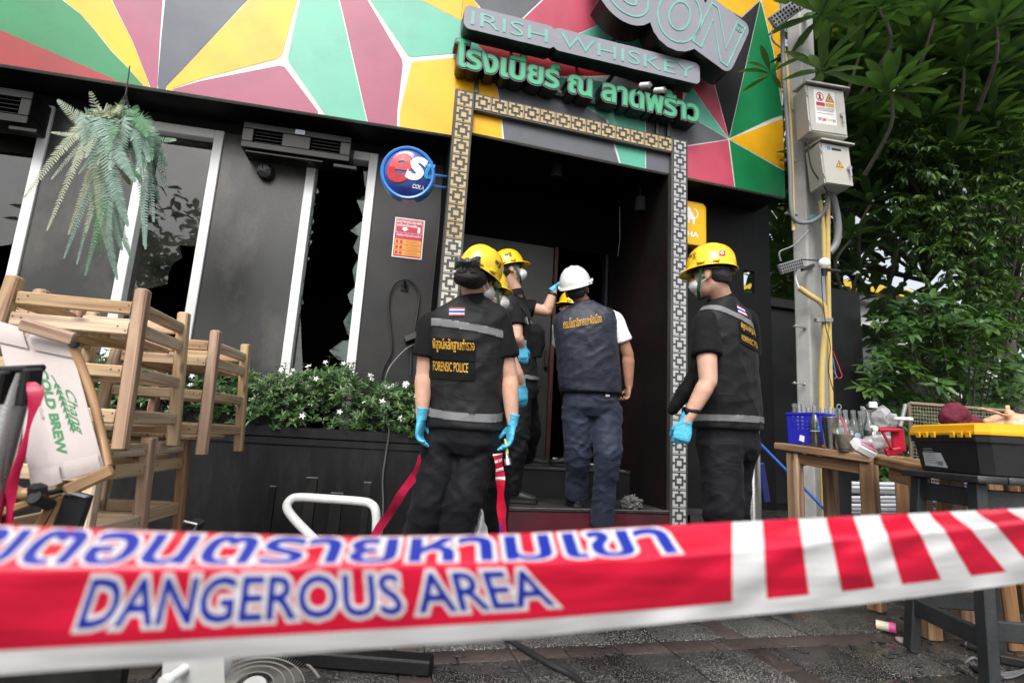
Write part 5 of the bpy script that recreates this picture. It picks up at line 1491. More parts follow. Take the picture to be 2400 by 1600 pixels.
px_ = D / FPX
bk = (-fwD); vdir = (FW * .7 + fwD * .5).normalized()
ru = vdir.cross(UPZ).normalized()
cD = P(1748, 790, D - .05)
fD_ = caster(vD, cD, ru, UPZ, vdir, .004)
skew = lambda g: (lambda x, y, d=0: fD_(x, y - x * g, d))
fDs0 = skew(.22); fDs = lambda x, y, d=0: fDs0(x - .016, y, d)
flag(fDs, -.035, .118, .062, .044, off)
pt_ = patch('name_panel', fDs, -.078, .10, .0, .052, M['cloth_black'], off, 10, 4, -.001)
back_text(fDs, 'พิสูจน์หลักฐานตำรวจ', -.070, .092, .008, .048, pt_ or off, infl=.012)
pt_ = patch('name_panel', fDs, -.078, .10, -.062, -.008, M['cloth_black'], off, 10, 4, -.001)
back_text(fDs, 'FORENSIC POLICE', -.068, .092, -.046, -.018, pt_ or off, infl=.005)
ho, on, hat2 = helmet(off, HD[0], HD[1], HD[2], HD[3], M['helmet_y'], 1.0)
mb = MB(); label_text(mb, 'พฐ', on(0, .058, .085, -1), -.026, 0, .018, .030, 0, .01, .15, None); mb.build('lettering', M['print_black'], ho, smooth=0)
mb = MB(); label_text(mb, 'o68', on(0, .048, .072, -1), -.012, 0, .012, .010, 0, .01, .2, None); mb.build('lettering', M['print_black'], ho, smooth=0)
fh = on(0, -.088, .07, -1)
patch('helmet_sticker', lambda x, y, d=0: fh(x, y, .002 - d), -.012, .012, 0, .03, M['notice_red'], ho, 4, 4, -.001)
mb = MB(); lp_ = [np.array([(0, .004), (.009, .015), (0, .026), (-.009, .015)]), np.array([(0, .009), (.0045, .015), (0, .021), (-.0045, .015)])[::-1]]; ov, tr = shape_tris([l if i == 1 else (l if area2(l) > 0 else l[::-1]) for i, l in enumerate(lp_)]); put_shape(mb, ov, tr, lambda x, y, d: fh(x, y, d - .001)); mb.build('sticker_mark', M['print_white'], ho, smooth=0)
face_mask(off, lambda x, y, z: atD(x, y * .86, -.05 + (z + .05) * .82)); chin_strap(off, atD)
def cargo(root, c, ux, uy, dr, x0, x1, y0, y1):
    tr_ = [o for o in COL.objects if o.parent == root and o.name.startswith('trousers')][0]
    f = caster(tr_.data, c, ux, uy, dr, .009)
    p_ = patch('cargo_pocket', f, x0, x1, y0, y1, M['trouser'], root, 8, 8)
    if p_: patch('pocket_flap', f, x0 - .003, x1 + .003, y1 - .045, y1 + .006, M['trouser'], p_, 8, 4, -.006)
cargo(off, P(1690, 1070, D - .1), RT, UP, FW, -.10, .03, -.09, .06)
cargo(wom, P(1160, 1040, 2.5), RT, UP, FW, -.035, .045, -.10, .05)
# watch on the left wrist
wv = (V(JD['elL']) - V(JD['wrL'])).normalized(); wc = V(JD['wrL']) + wv * .062
mb = MB(); ring = [wc + (ru * math.cos(a) + wv.cross(ru) * math.sin(a)) * .037 for a in np.linspace(0, 2 * PI, 20, endpoint=False)]; tube(mb, ring, .011, 8, closed=True, flat=.4, side0=wv); wt = mb.build('watch_strap', M['rubber'], off)
mb = MB(); c_ = wc - RT * .034 - FW * .012; lathe(mb, [(0, 0), (.019, 0), (.020, .006), (.017, .010), (0, .010)], Matrix.Translation(c_) @ (-(RT * .8 + FW * .4)).to_track_quat('Z', 'Y').to_matrix().to_4x4(), 18); mb.build('watch_face', M['black'], wt)
# black waist bag carried in front of him
mb = MB()
limb(mb, [P(1640, 870, D - .02), P(1606, 915, D - .02), P(1578, 958, D)], [.040, .052, .035], flat=.8)
limb(mb, [P(1640, 850, D - .03), P(1622, 890, D)], [.03, .04])
t = put('waist_bag', fuse(mb, .008, 4, folds(8, .006, 9, 9)), M['cloth_black'], None); tag(t, 'black soft bag held in front of the officer right of the doorway', 'bag')

# ---------------------------------------------------------------- man in the white helmet, mid step
D = 4.05
fwM = V((-.05, 1, 0)); hdM = P(1352, 680, D)
JM = dict(pelvis=P(1386, 945, D), neck=P(1366, 714, D), shL=P(1316, 758, D + .03), shR=P(1438, 744, D), elL=P(1316, 828, D + .25), wrL=P(1345, 835, D + .42), elR=P(1472, 832, D - .02), wrR=P(1474, 905, D - .04),
    hipL=P(1353, 962, D), hipR=P(1420, 962, D), knL=P(1356, 1068, D), knR=P(1424, 1065, D - .1), anL=P(1354, 1166, D + .02), anR=G(1410, 1222, .15), bootL=(-.1, 1), bootR=(.12, 1), floor=.1)
JM['anL'] = V((JM['anL'].x, JM['anL'].y + .1, .23 + .1))
man, vM, atM, HM, TM = person('man in a white helmet, navy vest and white shirt climbing the steps', fwM, JM, (hdM, V((.25, 1, .42)), V((-.34, -.38, 1))), 1.02, dict(skin=M['skin2'], collar=M['navy'], shirt=M['white_cloth'], vest=M['navy'], trousers=M['navy_trouser'], sleeve=.66),
    w=(.232, .228, .222), dep=(.15, .155, .155), body_vox=.006, hands=dict(L=dict(fd=(0, 1, 0), pn=(1, 0, 0), th=(0, 0, 1), none=True, glove=0), R=dict(fd=(-.1, .1, -1), pn=(-1, .3, 0), th=(-.2, 1, 0), curl=.8, glove=0)), seed=11.0, leg_r=(.122, .100, .084), hem=.10, shirt_k=1.0)
band(vM, M['navy'], man, 'waistband', TM(.098, 1, 1)[0], nU, TM(.15, 1, 1)[0], nU, .004)
px_ = D / FPX
fM_ = caster(vM, P(1360, 750, D), RT, UP, FW, .004)
back_text(lambda x, y, d=0: fM_(x, y + x * .17, d), 'กรมโยธาธิการและผังเมือง', (1317 - 1360) * px_, (1402 - 1360) * px_, (750 - 764) * px_, (750 - 742) * px_, man, infl=.008)
ho, on, hat2 = helmet(man, HM[0], HM[1], HM[2], HM[3], M['helmet_w'], 1.06, vis=.02)
mb = MB(); label_text(mb, 'DPT', on(0, .05, .075, 1), -.03, 0, .05, .03, 0, .04, .2, None); mb.build('lettering', mat('navy_print', (.02, .02, .09), .4), ho, smooth=0)
# rolled trouser cuffs, back pocket
fP = None
mb = MB(); a = P(1398, 934, D - .17); tube(mb, spline([P(1392, 930, D - .165), P(1412, 938, D - .165), P(1440, 935, D - .13)], 4), .006, 6); mb.build('pocket_welt', M['navy_trouser'], man)
mb = MB(); box(mb, P(1424, 927, D - .158), (.03, .004, .014), Matrix.Identity(3)); mb.build('pocket_label', mat('pocket_label', (.45, .33, .3), .6), man)

# ---------------------------------------------------------------- officer reaching up to the door frame
D = 4.25
fwO = V((.93, .36, 0)); hdO = P(1196, 634, D)
JO = dict(pelvis=P(1222, 905, D), neck=P(1207, 686, D), shR=P(1208, 740, D - .17), shL=P(1226, 718, D + .14), elR=P(1212, 790, D - .24), wrR=P(1225, 812, D - .2), elL=P(1282, 730, D + .12), wrL=P(1299, 676, D + .14),
    hipR=P(1218, 925, D - .07), hipL=P(1228, 925, D + .07), knR=P(1212, 1040, D - .1), knL=P(1242, 1005, D + .2), anR=P(1196, 1142, D - .05), anL=P(1232, 1066, D + .48), bootL=(1, .1), bootR=(1, .05), floor=.23)
JO['anR'].z = .33; JO['anL'].z = .59
rea, vO, atO, HO, TO = person('officer in yellow helmet and white cup mask reaching up to the door frame', fwO, JO, (hdO, V((.95, .22, .30)), V((-.30, 0, 1))), 1.0, dict(sleeve=.5), w=(.185, .18, .178), dep=(.12, .12, .125),
    hands=dict(R=dict(fd=(.12, .1, -1), pn=(.1, 1, 0), th=(1, .2, 0), curl=.45), L=dict(fd=(.75, .2, .75), pn=(.5, 0, -.5), th=(0, -1, .2), curl=.35)), seed=14.0, leg_r=(.105, .09, .08), hem=.06)
band(vO, M['reflect'], rea, 'reflective_strip', P(1222, 765, D), nz, P(1222, 753, D), nz)
band(vO, M['reflect'], rea, 'reflective_strip', TO(.058, 1, 1)[0], nz, TO(.1, 1, 1)[0], nz)
ho, on, hat2 = helmet(rea, HO[0], HO[1], HO[2], HO[3], M['helmet_y'], 1.0, vis=.045)
mb = MB(); label_text(mb, 'พฐ', on(0, -.02, .08, 1), -.024, 0, .03, .034, 0, .02, .2, None); mb.build('lettering', M['print_black'], ho, smooth=0)
face_mask(rea, atO); chin_strap(rea, atO)
wl = V(JO['wrL']); wd_ = (wl - V(JO['elL'])).normalized()
mb = MB(); s_ = wd_.cross(FW).normalized(); ring = [wl - wd_ * .05 + (s_ * math.cos(a) + wd_.cross(s_) * math.sin(a)) * .037 for a in np.linspace(0, 2 * PI, 20, endpoint=False)]; tube(mb, ring, .010, 8, closed=True, flat=.4, side0=wd_); mb.build('watch_strap', M['rubber'], rea)
t = empty('camera_bag', P(1255, 800, D - .12), 'black shoulder bag with flap hanging at the reaching officer', 'bag')
mb = MB(); loft(mb, [(P(1247, 760, D - .06), RT * .055, FW * .05), (P(1252, 775, D - .08), RT * .085, FW * .06), (P(1254, 805, D - .08), RT * .080, FW * .06), (P(1256, 838, D - .08), RT * .045, FW * .05)], 16, 3); put('bag_body', fuse(mb, .009, 3, folds(4, .006, 8, 8)), M['cloth_black'], t)
mb = MB(); tube(mb, spline([P(1244, 764, D - .15), P(1232, 735, D - .16), P(1214, 710, D - .08)], 5), .012, 8, flat=.3); mb.build('bag_strap', M['rubber'], t)
mb = MB(); tube(mb, [P(1234, 742, D - .18), P(1238, 760, D - .18)], .006, 6); mb.build('buckle', M['steel'], t)

# ---------------------------------------------------------------- officer half hidden behind the woman
D = 3.1
fwH = V((.85, .5, 0)); hdH = P(1146, 690, D)
JH = dict(pelvis=P(1150, 985, D), neck=P(1145, 748, D), shR=P(1172, 802, D - .08), shL=P(1150, 790, D + .18), elR=P(1206, 868, D - .1), wrR=P(1221, 902, D - .08), elL=P(1170, 900, D + .25), wrL=P(1180, 960, D + .3),
    hipR=P(1162, 1010, D - .07), hipL=P(1150, 1010, D + .09), knR=P(1166, 1120, D - .05), knL=P(1150, 1120, D + .1), anR=G(1160, 1292, .09), anL=G(1150, 1280, .09), bootL=(1, .5), bootR=(1, .4))
hid, vH, atH, HH, TH_ = person('officer with white mask and green chin strap half hidden behind the woman', fwH, JH, (hdH, V((.93, .34, .05)), V((0, 0, 1))), .97, dict(sleeve=.55), w=(.17, .165, .165), dep=(.115, .115, .12),
    hands=dict(R=dict(fd=(.15, .1, -1), pn=(-.6, .6, 0), th=(.8, .6, 0), curl=.55), L=dict(fd=(.1, .3, -1), pn=(-1, .1, 0), th=(.5, .8, 0), curl=.5)), seed=17.0)
ho, on, hat2 = helmet(hid, HH[0], HH[1], HH[2], HH[3], M['helmet_y'], .92)
face_mask(hid, atH); chin_strap(hid, atH)

# ---------------------------------------------------------------- person inside the doorway, almost hidden
D = 4.95
fwB = V((-.9, .3, 0))
hdB = P(1338, 722, D)
JB = dict(pelvis=P(1345, 905, D), neck=P(1343, 758, D), shL=P(1330, 782, D - .15), shR=P(1360, 782, D + .15), elL=P(1325, 850, D - .15), wrL=P(1318, 905, D - .2), elR=P(1368, 850, D + .2), wrR=P(1360, 905, D + .2),
    hipL=P(1338, 920, D - .05), hipR=P(1352, 920, D + .05), knL=P(1340, 1010, D), knR=P(1352, 1010, D), anL=P(1340, 1080, D), anR=P(1352, 1080, D), bootL=(-1, .2), bootR=(-1, .2), floor=.49)
JB['anL'].z = .585; JB['anR'].z = .585
ins, vB, atB, HB, TB = person('person in a yellow helmet inside the dark doorway, mostly hidden by the white helmet', fwB, JB, (hdB, V((-.9, .2, .1)), V((0, 0, 1))), .97, dict(sleeve=.6), w=(.17, .165, .165), dep=(.115, .115, .12), seed=20.0, body_vox=.011)
helmet(ins, HB[0], HB[1], HB[2], HB[3], M['helmet_y'], .97)

# ================================================================== LEFT: stacked stools, folding chair, planting
def star_flower():
    mb = MB()
    for k in range(5):
        a = 2 * PI * k / 5; c, s = math.cos(a), math.sin(a)
        mb.add([(0, 0, 0), (c * .011 - s * .005, s * .011 + c * .005, .003), (c * .023, s * .023, .001), (c * .011 + s * .005, s * .011 - c * .005, .003)], [(0, 3, 2, 1)])
    return mb
M['petal'] = mat('white_petal', (0.80, 0.81, 0.80), 0.6, var=.03, bump=0)
M['hedge_leaf'] = leaf_mat('hedge_leaf', (0.020, 0.062, 0.014), (0.075, 0.150, 0.038), 0.35, 0.2, 6)
M['twig'] = mat('twig', (0.07, 0.05, 0.035), 0.8, bump=.3)
rg = random.Random(12)
def leaf_quad(mb, p, d, nrm, L, w, curl=0.15, mi=0):
    """pointed leaf folded along the midrib: 4 faces"""
    d = d.normalized(); s = d.cross(nrm).normalized(); n = s.cross(d)
    q = [p, p + d * L * .35 + s * w * .5 + n * w * .12, p + d * L * .35 - s * w * .5 + n * w * .12, p + d * L * .4 - n * w * .02, p + d * L * .72 + s * w * .36 - n * L * curl * .4, p + d * L * .72 - s * w * .36 - n * L * curl * .4, p + d * L - n * L * curl]
    mb.add(q, [(0, 3, 1), (0, 2, 3), (3, 4, 1), (3, 2, 5), (3, 6, 4), (3, 5, 6)], mi)
hedge = empty('flowering_hedge', LF.at(-1.2, .66, .2), 'low dark green hedge with small white star flowers in the black planter', 'hedge')
mb = MB(); tw = MB(); tips = []
for i in range(2000):
    u = -3.7 + 3.72 * rg.random(); o = rg.uniform(.03, .40)
    top = 1.10 + .10 * noise.noise(V((u * 2.2, 3, 1))) + .07 * noise.noise(V((u * 7, 1, 8))) - .12 * max(0, (u + .5)) * 1.2
    f = rg.random() ** .55
    z = .66 + (top - .66) * f
    bulge = .10 * math.sin(PI * min(1, (z - .6) / (top - .6))) if o < .2 else 0
    if f < .8: o = rg.uniform(.02, .22) if rg.random() < .75 else o
    p = LF.at(min(u, -.02), z, o - bulge)
    if u > -1.3 and p.z < 1.2 and False: continue
    up = (V((rg.gauss(0, .4), rg.gauss(0, .4), 1)) - LF.n * (.9 - o * 1.6)).normalized()
    t1 = up.orthogonal().normalized(); t2 = up.cross(t1)
    ph = rg.uniform(0, 6)
    for k in range(7):
        a = ph + k * 2.4; el = rg.uniform(.1, .8)
        d = (t1 * math.cos(a) + t2 * math.sin(a)) * math.cos(el) + up * math.sin(el)
        leaf_quad(mb, p + d * .004, d, up, rg.uniform(.035, .062), rg.uniform(.013, .019), rg.uniform(.05, .3))
    if f > .93 and rg.random() < .35:
        tip = p + V((rg.gauss(0, .02), rg.gauss(0, .02), rg.uniform(.03, .09))); tube(tw, [p, tip], .002, 5)
        for k in range(5):
            a = k * 2.4; d = V((math.cos(a), math.sin(a), .5)); leaf_quad(mb, tip, d, UPZ, .04, .013, .2)
    if o < .2 or f > .9: tips.append((p, up))
h_ = mb.build('foliage', M['hedge_leaf'], hedge, smooth=0); tag(h_, kind='stuff')
for i in range(60):
    u = -3.6 + 3.55 * rg.random(); tube(tw, [LF.at(u, .64, .2), LF.at(u + rg.gauss(0, .1), .85, rg.uniform(.05, .3)), LF.at(u + rg.gauss(0, .15), 1.05, rg.uniform(.05, .3))], .004, 5)
tag(tw.build('stem', M['twig'], hedge), kind='stuff')
mb = MB(); fbox(mb, LF, -3.7, -.012, .60, .655, .078, WO - .005); mb.build('soil', mat('soil', (.03, .022, .016), .9, bump=.6, bs=60), hedge)
fl = star_flower().build('flower', M['petal'], None, smooth=0)
fl.parent = hedge; first = True
for p, up in rg.sample(tips, 110):
    o = fl if first else fl.copy()
    if not first: COL.objects.link(o)
    first = False; o.parent = hedge
    d = (up - FW * .5).normalized()
    q = d.to_track_quat('Z', 'Y')
    o.matrix_basis = world_matrix(hedge).inverted() @ Matrix.LocRotScale(p + up * .055 - LF.n * .045, q, V((1, 1, 1)) * rg.uniform(.8, 1.25))

# ---------------------------------------------------------------- stools
def make_stool(name, H, S, m1, m2, lev, slat_z, splay=.015, lab=None):
    """square timber stool: four legs, rails on each side at the given heights, a slatted seat"""
    t = empty(name, (0, 0, 0), lab, 'stool', 'stacked wooden stools')
    c = [(0, 0), (S, 0), (S, S), (0, S)]
    cx = S / 2
    def at(i, z):
        x, y = c[i]; k = 1 + splay * 2 * (1 - z / H) / S * 2
        return V((cx + (x - cx) * k, cx + (y - cx) * k, z))
    for i in range(4):
        mb = MB(); beam(mb, at(i, 0), at(i, H), .047, .042, side=(1, 0, 0), c=.006); mb.build('leg', m1[i % 2], t, grain=True)
    for (z, th, off) in lev:
        for i in range(4):
            j = (i + 1) % 4
            a, b = at(i, z), at(j, z); d = (b - a).normalized()
            mb = MB(); beam(mb, a + d * .024, b - d * .024, .022, th, side=d.cross(UPZ), c=.004); o_ = d.cross(UPZ); o_ = o_ if o_.dot(a.lerp(b, .5) - V((cx, cx, a.z))) > 0 else -o_
            for q in (.035, .06, (b - a).length - .06, (b - a).length - .035):
                c_ = a + d * q + o_ * .0105 + UPZ * rg.uniform(-.01, .01); tube(mb, [c_, c_ + o_ * .0016], .003, 6, mi=1)
            mb.build('rail', [m2, M['boot']], t, grain=True)
    n = 5
    for zz in slat_z:
        for k in range(n):
            y = (k + .5) / n * (S - .05) + .025
            mb = MB(); beam(mb, (-.0 + .027, y, zz), (S - .027, y, zz), (S - .05) / n - .006, .018, side=(0, 1, 0), c=.003); mb.build('slat', m2, t, grain=True)
    return t
def set_stool(t, p, yaw, tilt=(0, 0)):
    t.location = p; t.rotation_euler = (tilt[0], tilt[1], yaw)
NA = P(268, 1054, 1.85); EA = P(384, 1036, 2.25)
ya = math.atan2((EA - NA).y, (EA - NA).x)
stA = make_stool('wooden_stool', .575, .40, (M['wood_red'], M['wood']), M['wood'], [(.50, .047, 0), (.425, .047, 0), (.27, .043, 0), (.115, .048, 0)], (.40, .075), lab='wooden stool standing highest on the stack, nearest the canvas chair')
set_stool(stA, NA, ya, (0, RAD(0)))
stB = clone(stA); tag(stB, 'wooden stool with legs hanging free over the hedge, at the door end of the stack')
set_stool(stB, P(462, 1066, 2.42), ya - .08)
stD = clone(stA); tag(stD, 'wooden stool at the far left end, cut off by the picture edge')
set_stool(stD, P(22, 1036, 1.95), ya + .04)
stC = make_stool('wooden_stool', .66, .30, (M['wood'], M['wood_red']), M['wood'], [(.615, .05, 0), (.54, .05, 0), (.34, .05, 0), (.12, .05, 0)], (.57,), lab='wooden stool standing on the ground right behind the canvas chair')
cN = P(212, 1150, 1.80); set_stool(stC, V((cN.x, cN.y, 0)), RAD(96))
stE = clone(stC); tag(stE, 'wooden stool on the ground under the stack, nearest the black planter')
cN = P(345, 1130, 2.16); set_stool(stE, V((cN.x - .015, cN.y, 0)), RAD(97))

# ---------------------------------------------------------------- folding canvas chair
M['canvas'] = mat('pale_canvas', (0.50, 0.44, 0.425), 0.85, var=.05, vs=5, bump=.25, bs=420, sheen=.05)
M['print_green'] = mat('print_green', (0.035, 0.19, 0.075), 0.7, bump=.1)
M['print_grey'] = mat('print_grey', (0.2, 0.2, 0.2), 0.7, bump=0)
ch = empty('folding_chair', V((P(130, 1000, 1.35).x, P(130, 1000, 1.35).y, 0)), 'folded beech camp chair with pale canvas seat printed COLD BREW in green', 'chair')
TL, TR, BR, BL = P(-8, 770, 1.40), P(168, 815, 1.42), P(243, 1095, 1.32), P(75, 1140, 1.25)
cn_ = (TR - TL).cross(BL - TL).normalized()
if cn_.dot(FW) > 0: cn_ = -cn_
def canv(u, v, d=0.0):
    q = TL.lerp(TR, u).lerp(BL.lerp(BR, u), v)
    sag = .010 * math.sin(PI * u) * math.sin(PI * v) + .004 * math.sin(u * 17 + v * 3) * (1 - u) * v
    return q + cn_ * (-sag - d)
mb = MB(); grid(mb, 24, 24, lambda u, v: canv(u, v)); grid(mb, 24, 24, lambda u, v: canv(1 - u, v, .004))
seat = mb.build('seat', M['canvas'], ch, smooth=60)
for v0, v1, u0, u1 in ((-.055, .10, 0.0, .38), (-.02, .10, .46, 1.0), (.92, 1.03, .02, .42), (.90, 1.02, .48, .98)):
    mb = MB()
    grid(mb, 8, 6, lambda a, b: canv(u0 + (u1 - u0) * a, v0 + (v1 - v0) * b, -.006 - .005 * math.sin(PI * b)))
    grid(mb, 8, 6, lambda a, b: canv(u1 + (u0 - u1) * a, v0 + (v1 - v0) * b, -.003))
    mb.build('sleeve', M['canvas'], seat, smooth=60)
def ct(txt, v0, v1, u0, u1, m, infl, shear=0):
    mb = MB(); label_text(mb, txt, lambda x, y, d: canv(y, x, d - .0012), v0, u0, v1, u1, 0, infl, .12, None, 0, shear); 
    mb.f = [f[::-1] for f in mb.f]
    mb.build('lettering', m, seat, smooth=0)
ct('COLD BREW', .235, .84, .42, .545, M['print_green'], .045)
ct('Chang', .34, .68, .69, .86, M['print_green'], .012, .35)
ct('COOL CLUB', .42, .60, .31, .35, M['print_grey'], .0)
mb = MB()
for k in range(8):
    v = .33 + k * .045; u = .635 + .01 * k
    for s_ in (-1, 1):
        a, b, c, d = canv(u, v, -.0012), canv(u + s_ * .03, v + .005, -.0012), canv(u + s_ * .055, v + .045, -.0012), canv(u + s_ * .018, v + .03, -.0012)
        mb.add([a, b, c, d], [(0, 1, 2, 3)])
tube(mb, [canv(.60, .27, -.001), canv(.635, .33, -.001), canv(.70, .70, -.001)], .0012, 5)
mb.build('barley_print', M['print_green'], seat, smooth=0)
mb = MB(); beam(mb, P(48, 758, 1.37), P(177, 796, 1.40), .022, .034, side=FW, c=.005); mb.build('top_bar', M['wood_red'], ch, grain=True)
mb = MB(); beam(mb, P(152, 1152, 1.25), P(266, 1100, 1.30), .026, .030, side=FW, c=.005); mb.build('bottom_bar', M['wood_chair'], ch, grain=True)
mb = MB(); beam(mb, P(-40, 1215, 1.15), P(150, 1150, 1.28), .020, .018, side=FW, c=.004); mb.build('bottom_bar', M['wood_chair'], ch, grain=True)
mb = MB(); tube(mb, spline([P(172, 812, 1.41), P(195, 870, 1.41), P(222, 950, 1.39), P(240, 1030, 1.37), P(254, 1098, 1.33)], 6), .011, 12); mb.build('side_pole', M['wood_chair'], ch, grain=True)
mb = MB(); tube(mb, spline([P(-30, 900, 1.22), P(-8, 1010, 1.2), P(2, 1085, 1.2), P(22, 1138, 1.2), P(50, 1156, 1.21), P(85, 1152, 1.22)], 6), .013, 12); mb.build('side_pole', M['wood_chair'], ch, grain=True)
mb = MB(); c_ = P(88, 1158, 1.2); box(mb, c_, (.035, .03, .05), frame3(RT, z=UP), 0, .008); tube(mb, [c_ + RT * .01 - FW * .02, c_ + RT * .01 + FW * .02 - UP * .03], .014, 12); beam(mb, P(90, 1160, 1.21), P(152, 1146, 1.26), .012, .012); mb.build('hinge', M['rubber'], ch)
mb = MB(); box(mb, P(173, 806, 1.40), (.022, .02, .018), frame3(RT, z=UP), 0, .004); mb.build('hinge', M['rubber'], ch)
mb = MB(); box(mb, P(258, 1096, 1.33), (.018, .02, .018), frame3(RT, z=UP), 0, .004); mb.build('hinge', M['rubber'], ch)
for (a, b, m_) in (((148, 1160), (92, 1300), 'wood_chair'), ((160, 1165), (110, 1310), 'wood_table'), ((135, 1165), (40, 1330), 'wood_table')):
    mb = MB(); beam(mb, P(*a, 1.34), P(*b, 1.36), .018, .026, side=FW, c=.004); mb.build('leg', M[m_], ch, grain=True)
# polished steel post box at the picture edge with a crimson ribbon round it
stl = empty('steel_canister', V((P(20, 1100, 1.12).x, P(20, 1100, 1.12).y, 0)), 'polished steel tube in a black frame at the picture edge', 'canister')
a, b = P(46, 872, 1.13), P(-40, 1230, 1.08)
mb = MB(); tube(mb, [a, b], .026, 24); mb.build('tube', M['steel'], stl)
mb = MB(); beam(mb, P(18, 865, 1.12), P(88, 862, 1.12), .05, .014, side=FW); beam(mb, P(78, 862, 1.11), P(66, 950, 1.11), .016, .04, side=RT); beam(mb, P(22, 868, 1.1), P(5, 945, 1.1), .016, .04, side=RT); mb.build('frame', M['rubber'], stl)
M['ribbon_red'] = mat('crimson_ribbon', (0.42, 0.008, 0.055), 0.45, var=.1, bump=.3, bs=30)
mb = MB()
path = spline([P(74, 895, 1.08), P(84, 925, 1.07), P(70, 985, 1.07), P(52, 1060, 1.08), P(30, 1130, 1.09), P(22, 1200, 1.1), P(15, 1300, 1.1)], 6)
n = len(path)
wid = np.interp(np.linspace(0, 1, n), [0, .12, .3, .6, 1], [.008, .014, .011, .008, .018])
vs = []
for i, p in enumerate(path):
    tw_ = math.sin(i * .35) * .5; s_ = (RT * math.cos(tw_) + FW * math.sin(tw_))
    vs += [p - s_ * wid[i], p - FW * .004, p + s_ * wid[i]]
mb.add(vs, [f for i in range(n - 1) for f in ((i * 3, i * 3 + 1, i * 3 + 4, i * 3 + 3), (i * 3 + 1, i * 3 + 2, i * 3 + 5, i * 3 + 4))])
o = mb.build('ribbon', M['ribbon_red'], None, smooth=80); tag(o, 'crimson ribbon hanging down between the steel tube and canvas chair', 'ribbon')
mb = MB(); grid(mb, 6, 14, lambda u, v: P(-20 + 75 * u - 30 * v, 1000 + 280 * v, 1.2 + .02 * math.sin(u * 7 + v * 4))); o = mb.build('red_cloth', M['ribbon_red'], None, smooth=80); tag(o, 'dark red cloth hanging behind the steel tube at the picture edge', 'cloth')
# dark board with pale edge
def slab(name, px, d, th, m, label, cat, edge=None):
    mb = MB(); vs = [P(x, y, d) for x, y in px]; w = [v + FW * th for v in vs]; n = len(vs)
    mb.add(vs + w, [tuple(range(n - 1, -1, -1)), tuple(range(n, 2 * n))] + [(i, (i + 1) % n, n + (i + 1) % n, n + i) for i in range(n)])
    o = mb.build(name, m, None, smooth=0); tag(o, label, cat)
    return o
bd = slab('black_board', [(148, 1162), (160, 1155), (205, 1166), (182, 1235), (150, 1330), (95, 1330)], 1.25, .02, M['wood_black'], 'black board leaning below the canvas chair', 'board')
mb = MB(); beam(mb, P(149, 1159, 1.248), P(162, 1153, 1.248), .012, .004, side=FW); beam(mb, P(162, 1153, 1.248), P(205, 1164, 1.248), .012, .004, side=FW); mb.build('pale_edge', mat('pale_edge', (.30, .29, .33), .5), bd)
bd = slab('metal_bracket', [(428, 1228), (448, 1222), (466, 1230), (455, 1250), (440, 1300), (415, 1300)], 2.2, .05, M['wood_black'], 'dark angled metal bracket standing beside the stool stack', 'bracket')
mb = MB(); tube(mb, [P(432, 1221, 2.19), P(462, 1228, 2.19), P(456, 1240, 2.19)], .006, 6); mb.build('rim', M['galv'], bd)

# ---------------------------------------------------------------- hanging fern (artificial, bleached on one side)
fern = empty('hanging_fern', P(280, 285, 3.15), 'big faded artificial fern hanging on chains below the fascia', 'plant')
M['frond'] = [leaf_mat('frond_teal', (0.14, 0.25, 0.20), (0.28, 0.40, 0.34), .5, .15, 5), leaf_mat('frond_green', (0.05, 0.17, 0.07), (0.14, 0.28, 0.15), .5, .15, 5), leaf_mat('frond_cream', (0.26, 0.31, 0.20), (0.40, 0.42, 0.30), .55, .15, 5), leaf_mat('frond_grey', (0.22, 0.28, 0.20), (0.38, 0.42, 0.33), .55, .15, 5)]
FD = 3.15; fc = P(283, 300, FD)
def frond(path, w, mi):
    pts = spline(path, 8); n = len(pts); mb = MB()
    tube(mb, pts, [.0035 * (1 - .8 * i / n) for i in range(n)], 5, cap=False)
    L = sum((pts[i + 1] - pts[i]).length for i in range(n - 1)); cnt = max(16, int(L / .0105))
    for k in range(cnt):
        t = (k + .5) / cnt * (n - 1); i = min(int(t), n - 2); f = t - i
        p = pts[i].lerp(pts[i + 1], f); tg = (pts[i + 1] - pts[i]).normalized()
        s = tg.cross(rgn).normalized() if abs(tg.dot(rgn)) < .98 else RT
        q = k / cnt; ww = w * min(1, .35 + q * 4) * (1 - q ** 2.2) + .006
        for sg in (-1, 1):
            d = (s * sg + tg * .42 + UPZ * -.12 + V((rg.gauss(0, .06), rg.gauss(0, .06), rg.gauss(0, .06)))).normalized()
            nn = d.cross(tg).normalized(); c = tg * .0042
            a = p; b = p + d * ww
            mb.add([a - c, a + c, p + d * ww * .6 + c * 1.1, b, p + d * ww * .6 - c * .9], [(0, 1, 2, 3, 4)])
    return mb.build('frond', M['frond'][mi], fern, smooth=0)
rg = random.Random(5)
ends = [  # measured tips (px), sag, colour
    (55, 465, 2), (110, 540, 2), (135, 235, 3), (212, 215, 3), (120, 310, 3), (150, 605, 0), (200, 645, 1), (275, 655, 0), (338, 575, 0), (390, 440, 0), (372, 470, 0), (412, 328, 1), (322, 265, 1), (290, 240, 1), (160, 550, 2), (185, 480, 2), (225, 530, 3), (250, 470, 2), (300, 530, 0), (330, 430, 0), (245, 390, 3), (350, 380, 0), (170, 400, 2), (200, 370, 3), (120, 420, 3), (265, 560, 0), (235, 600, 1), (310, 610, 0), (360, 520, 0), (180, 620, 0), (285, 470, 0), (210, 430, 2), (345, 320, 1), (225, 290, 3), (390, 390, 1), (150, 350, 3), (270, 420, 2)]
ends += [(275 + rg.gauss(0, 62), rg.uniform(360, 590), rg.choice((0, 0, 1, 2, 3))) for _ in range(20)]
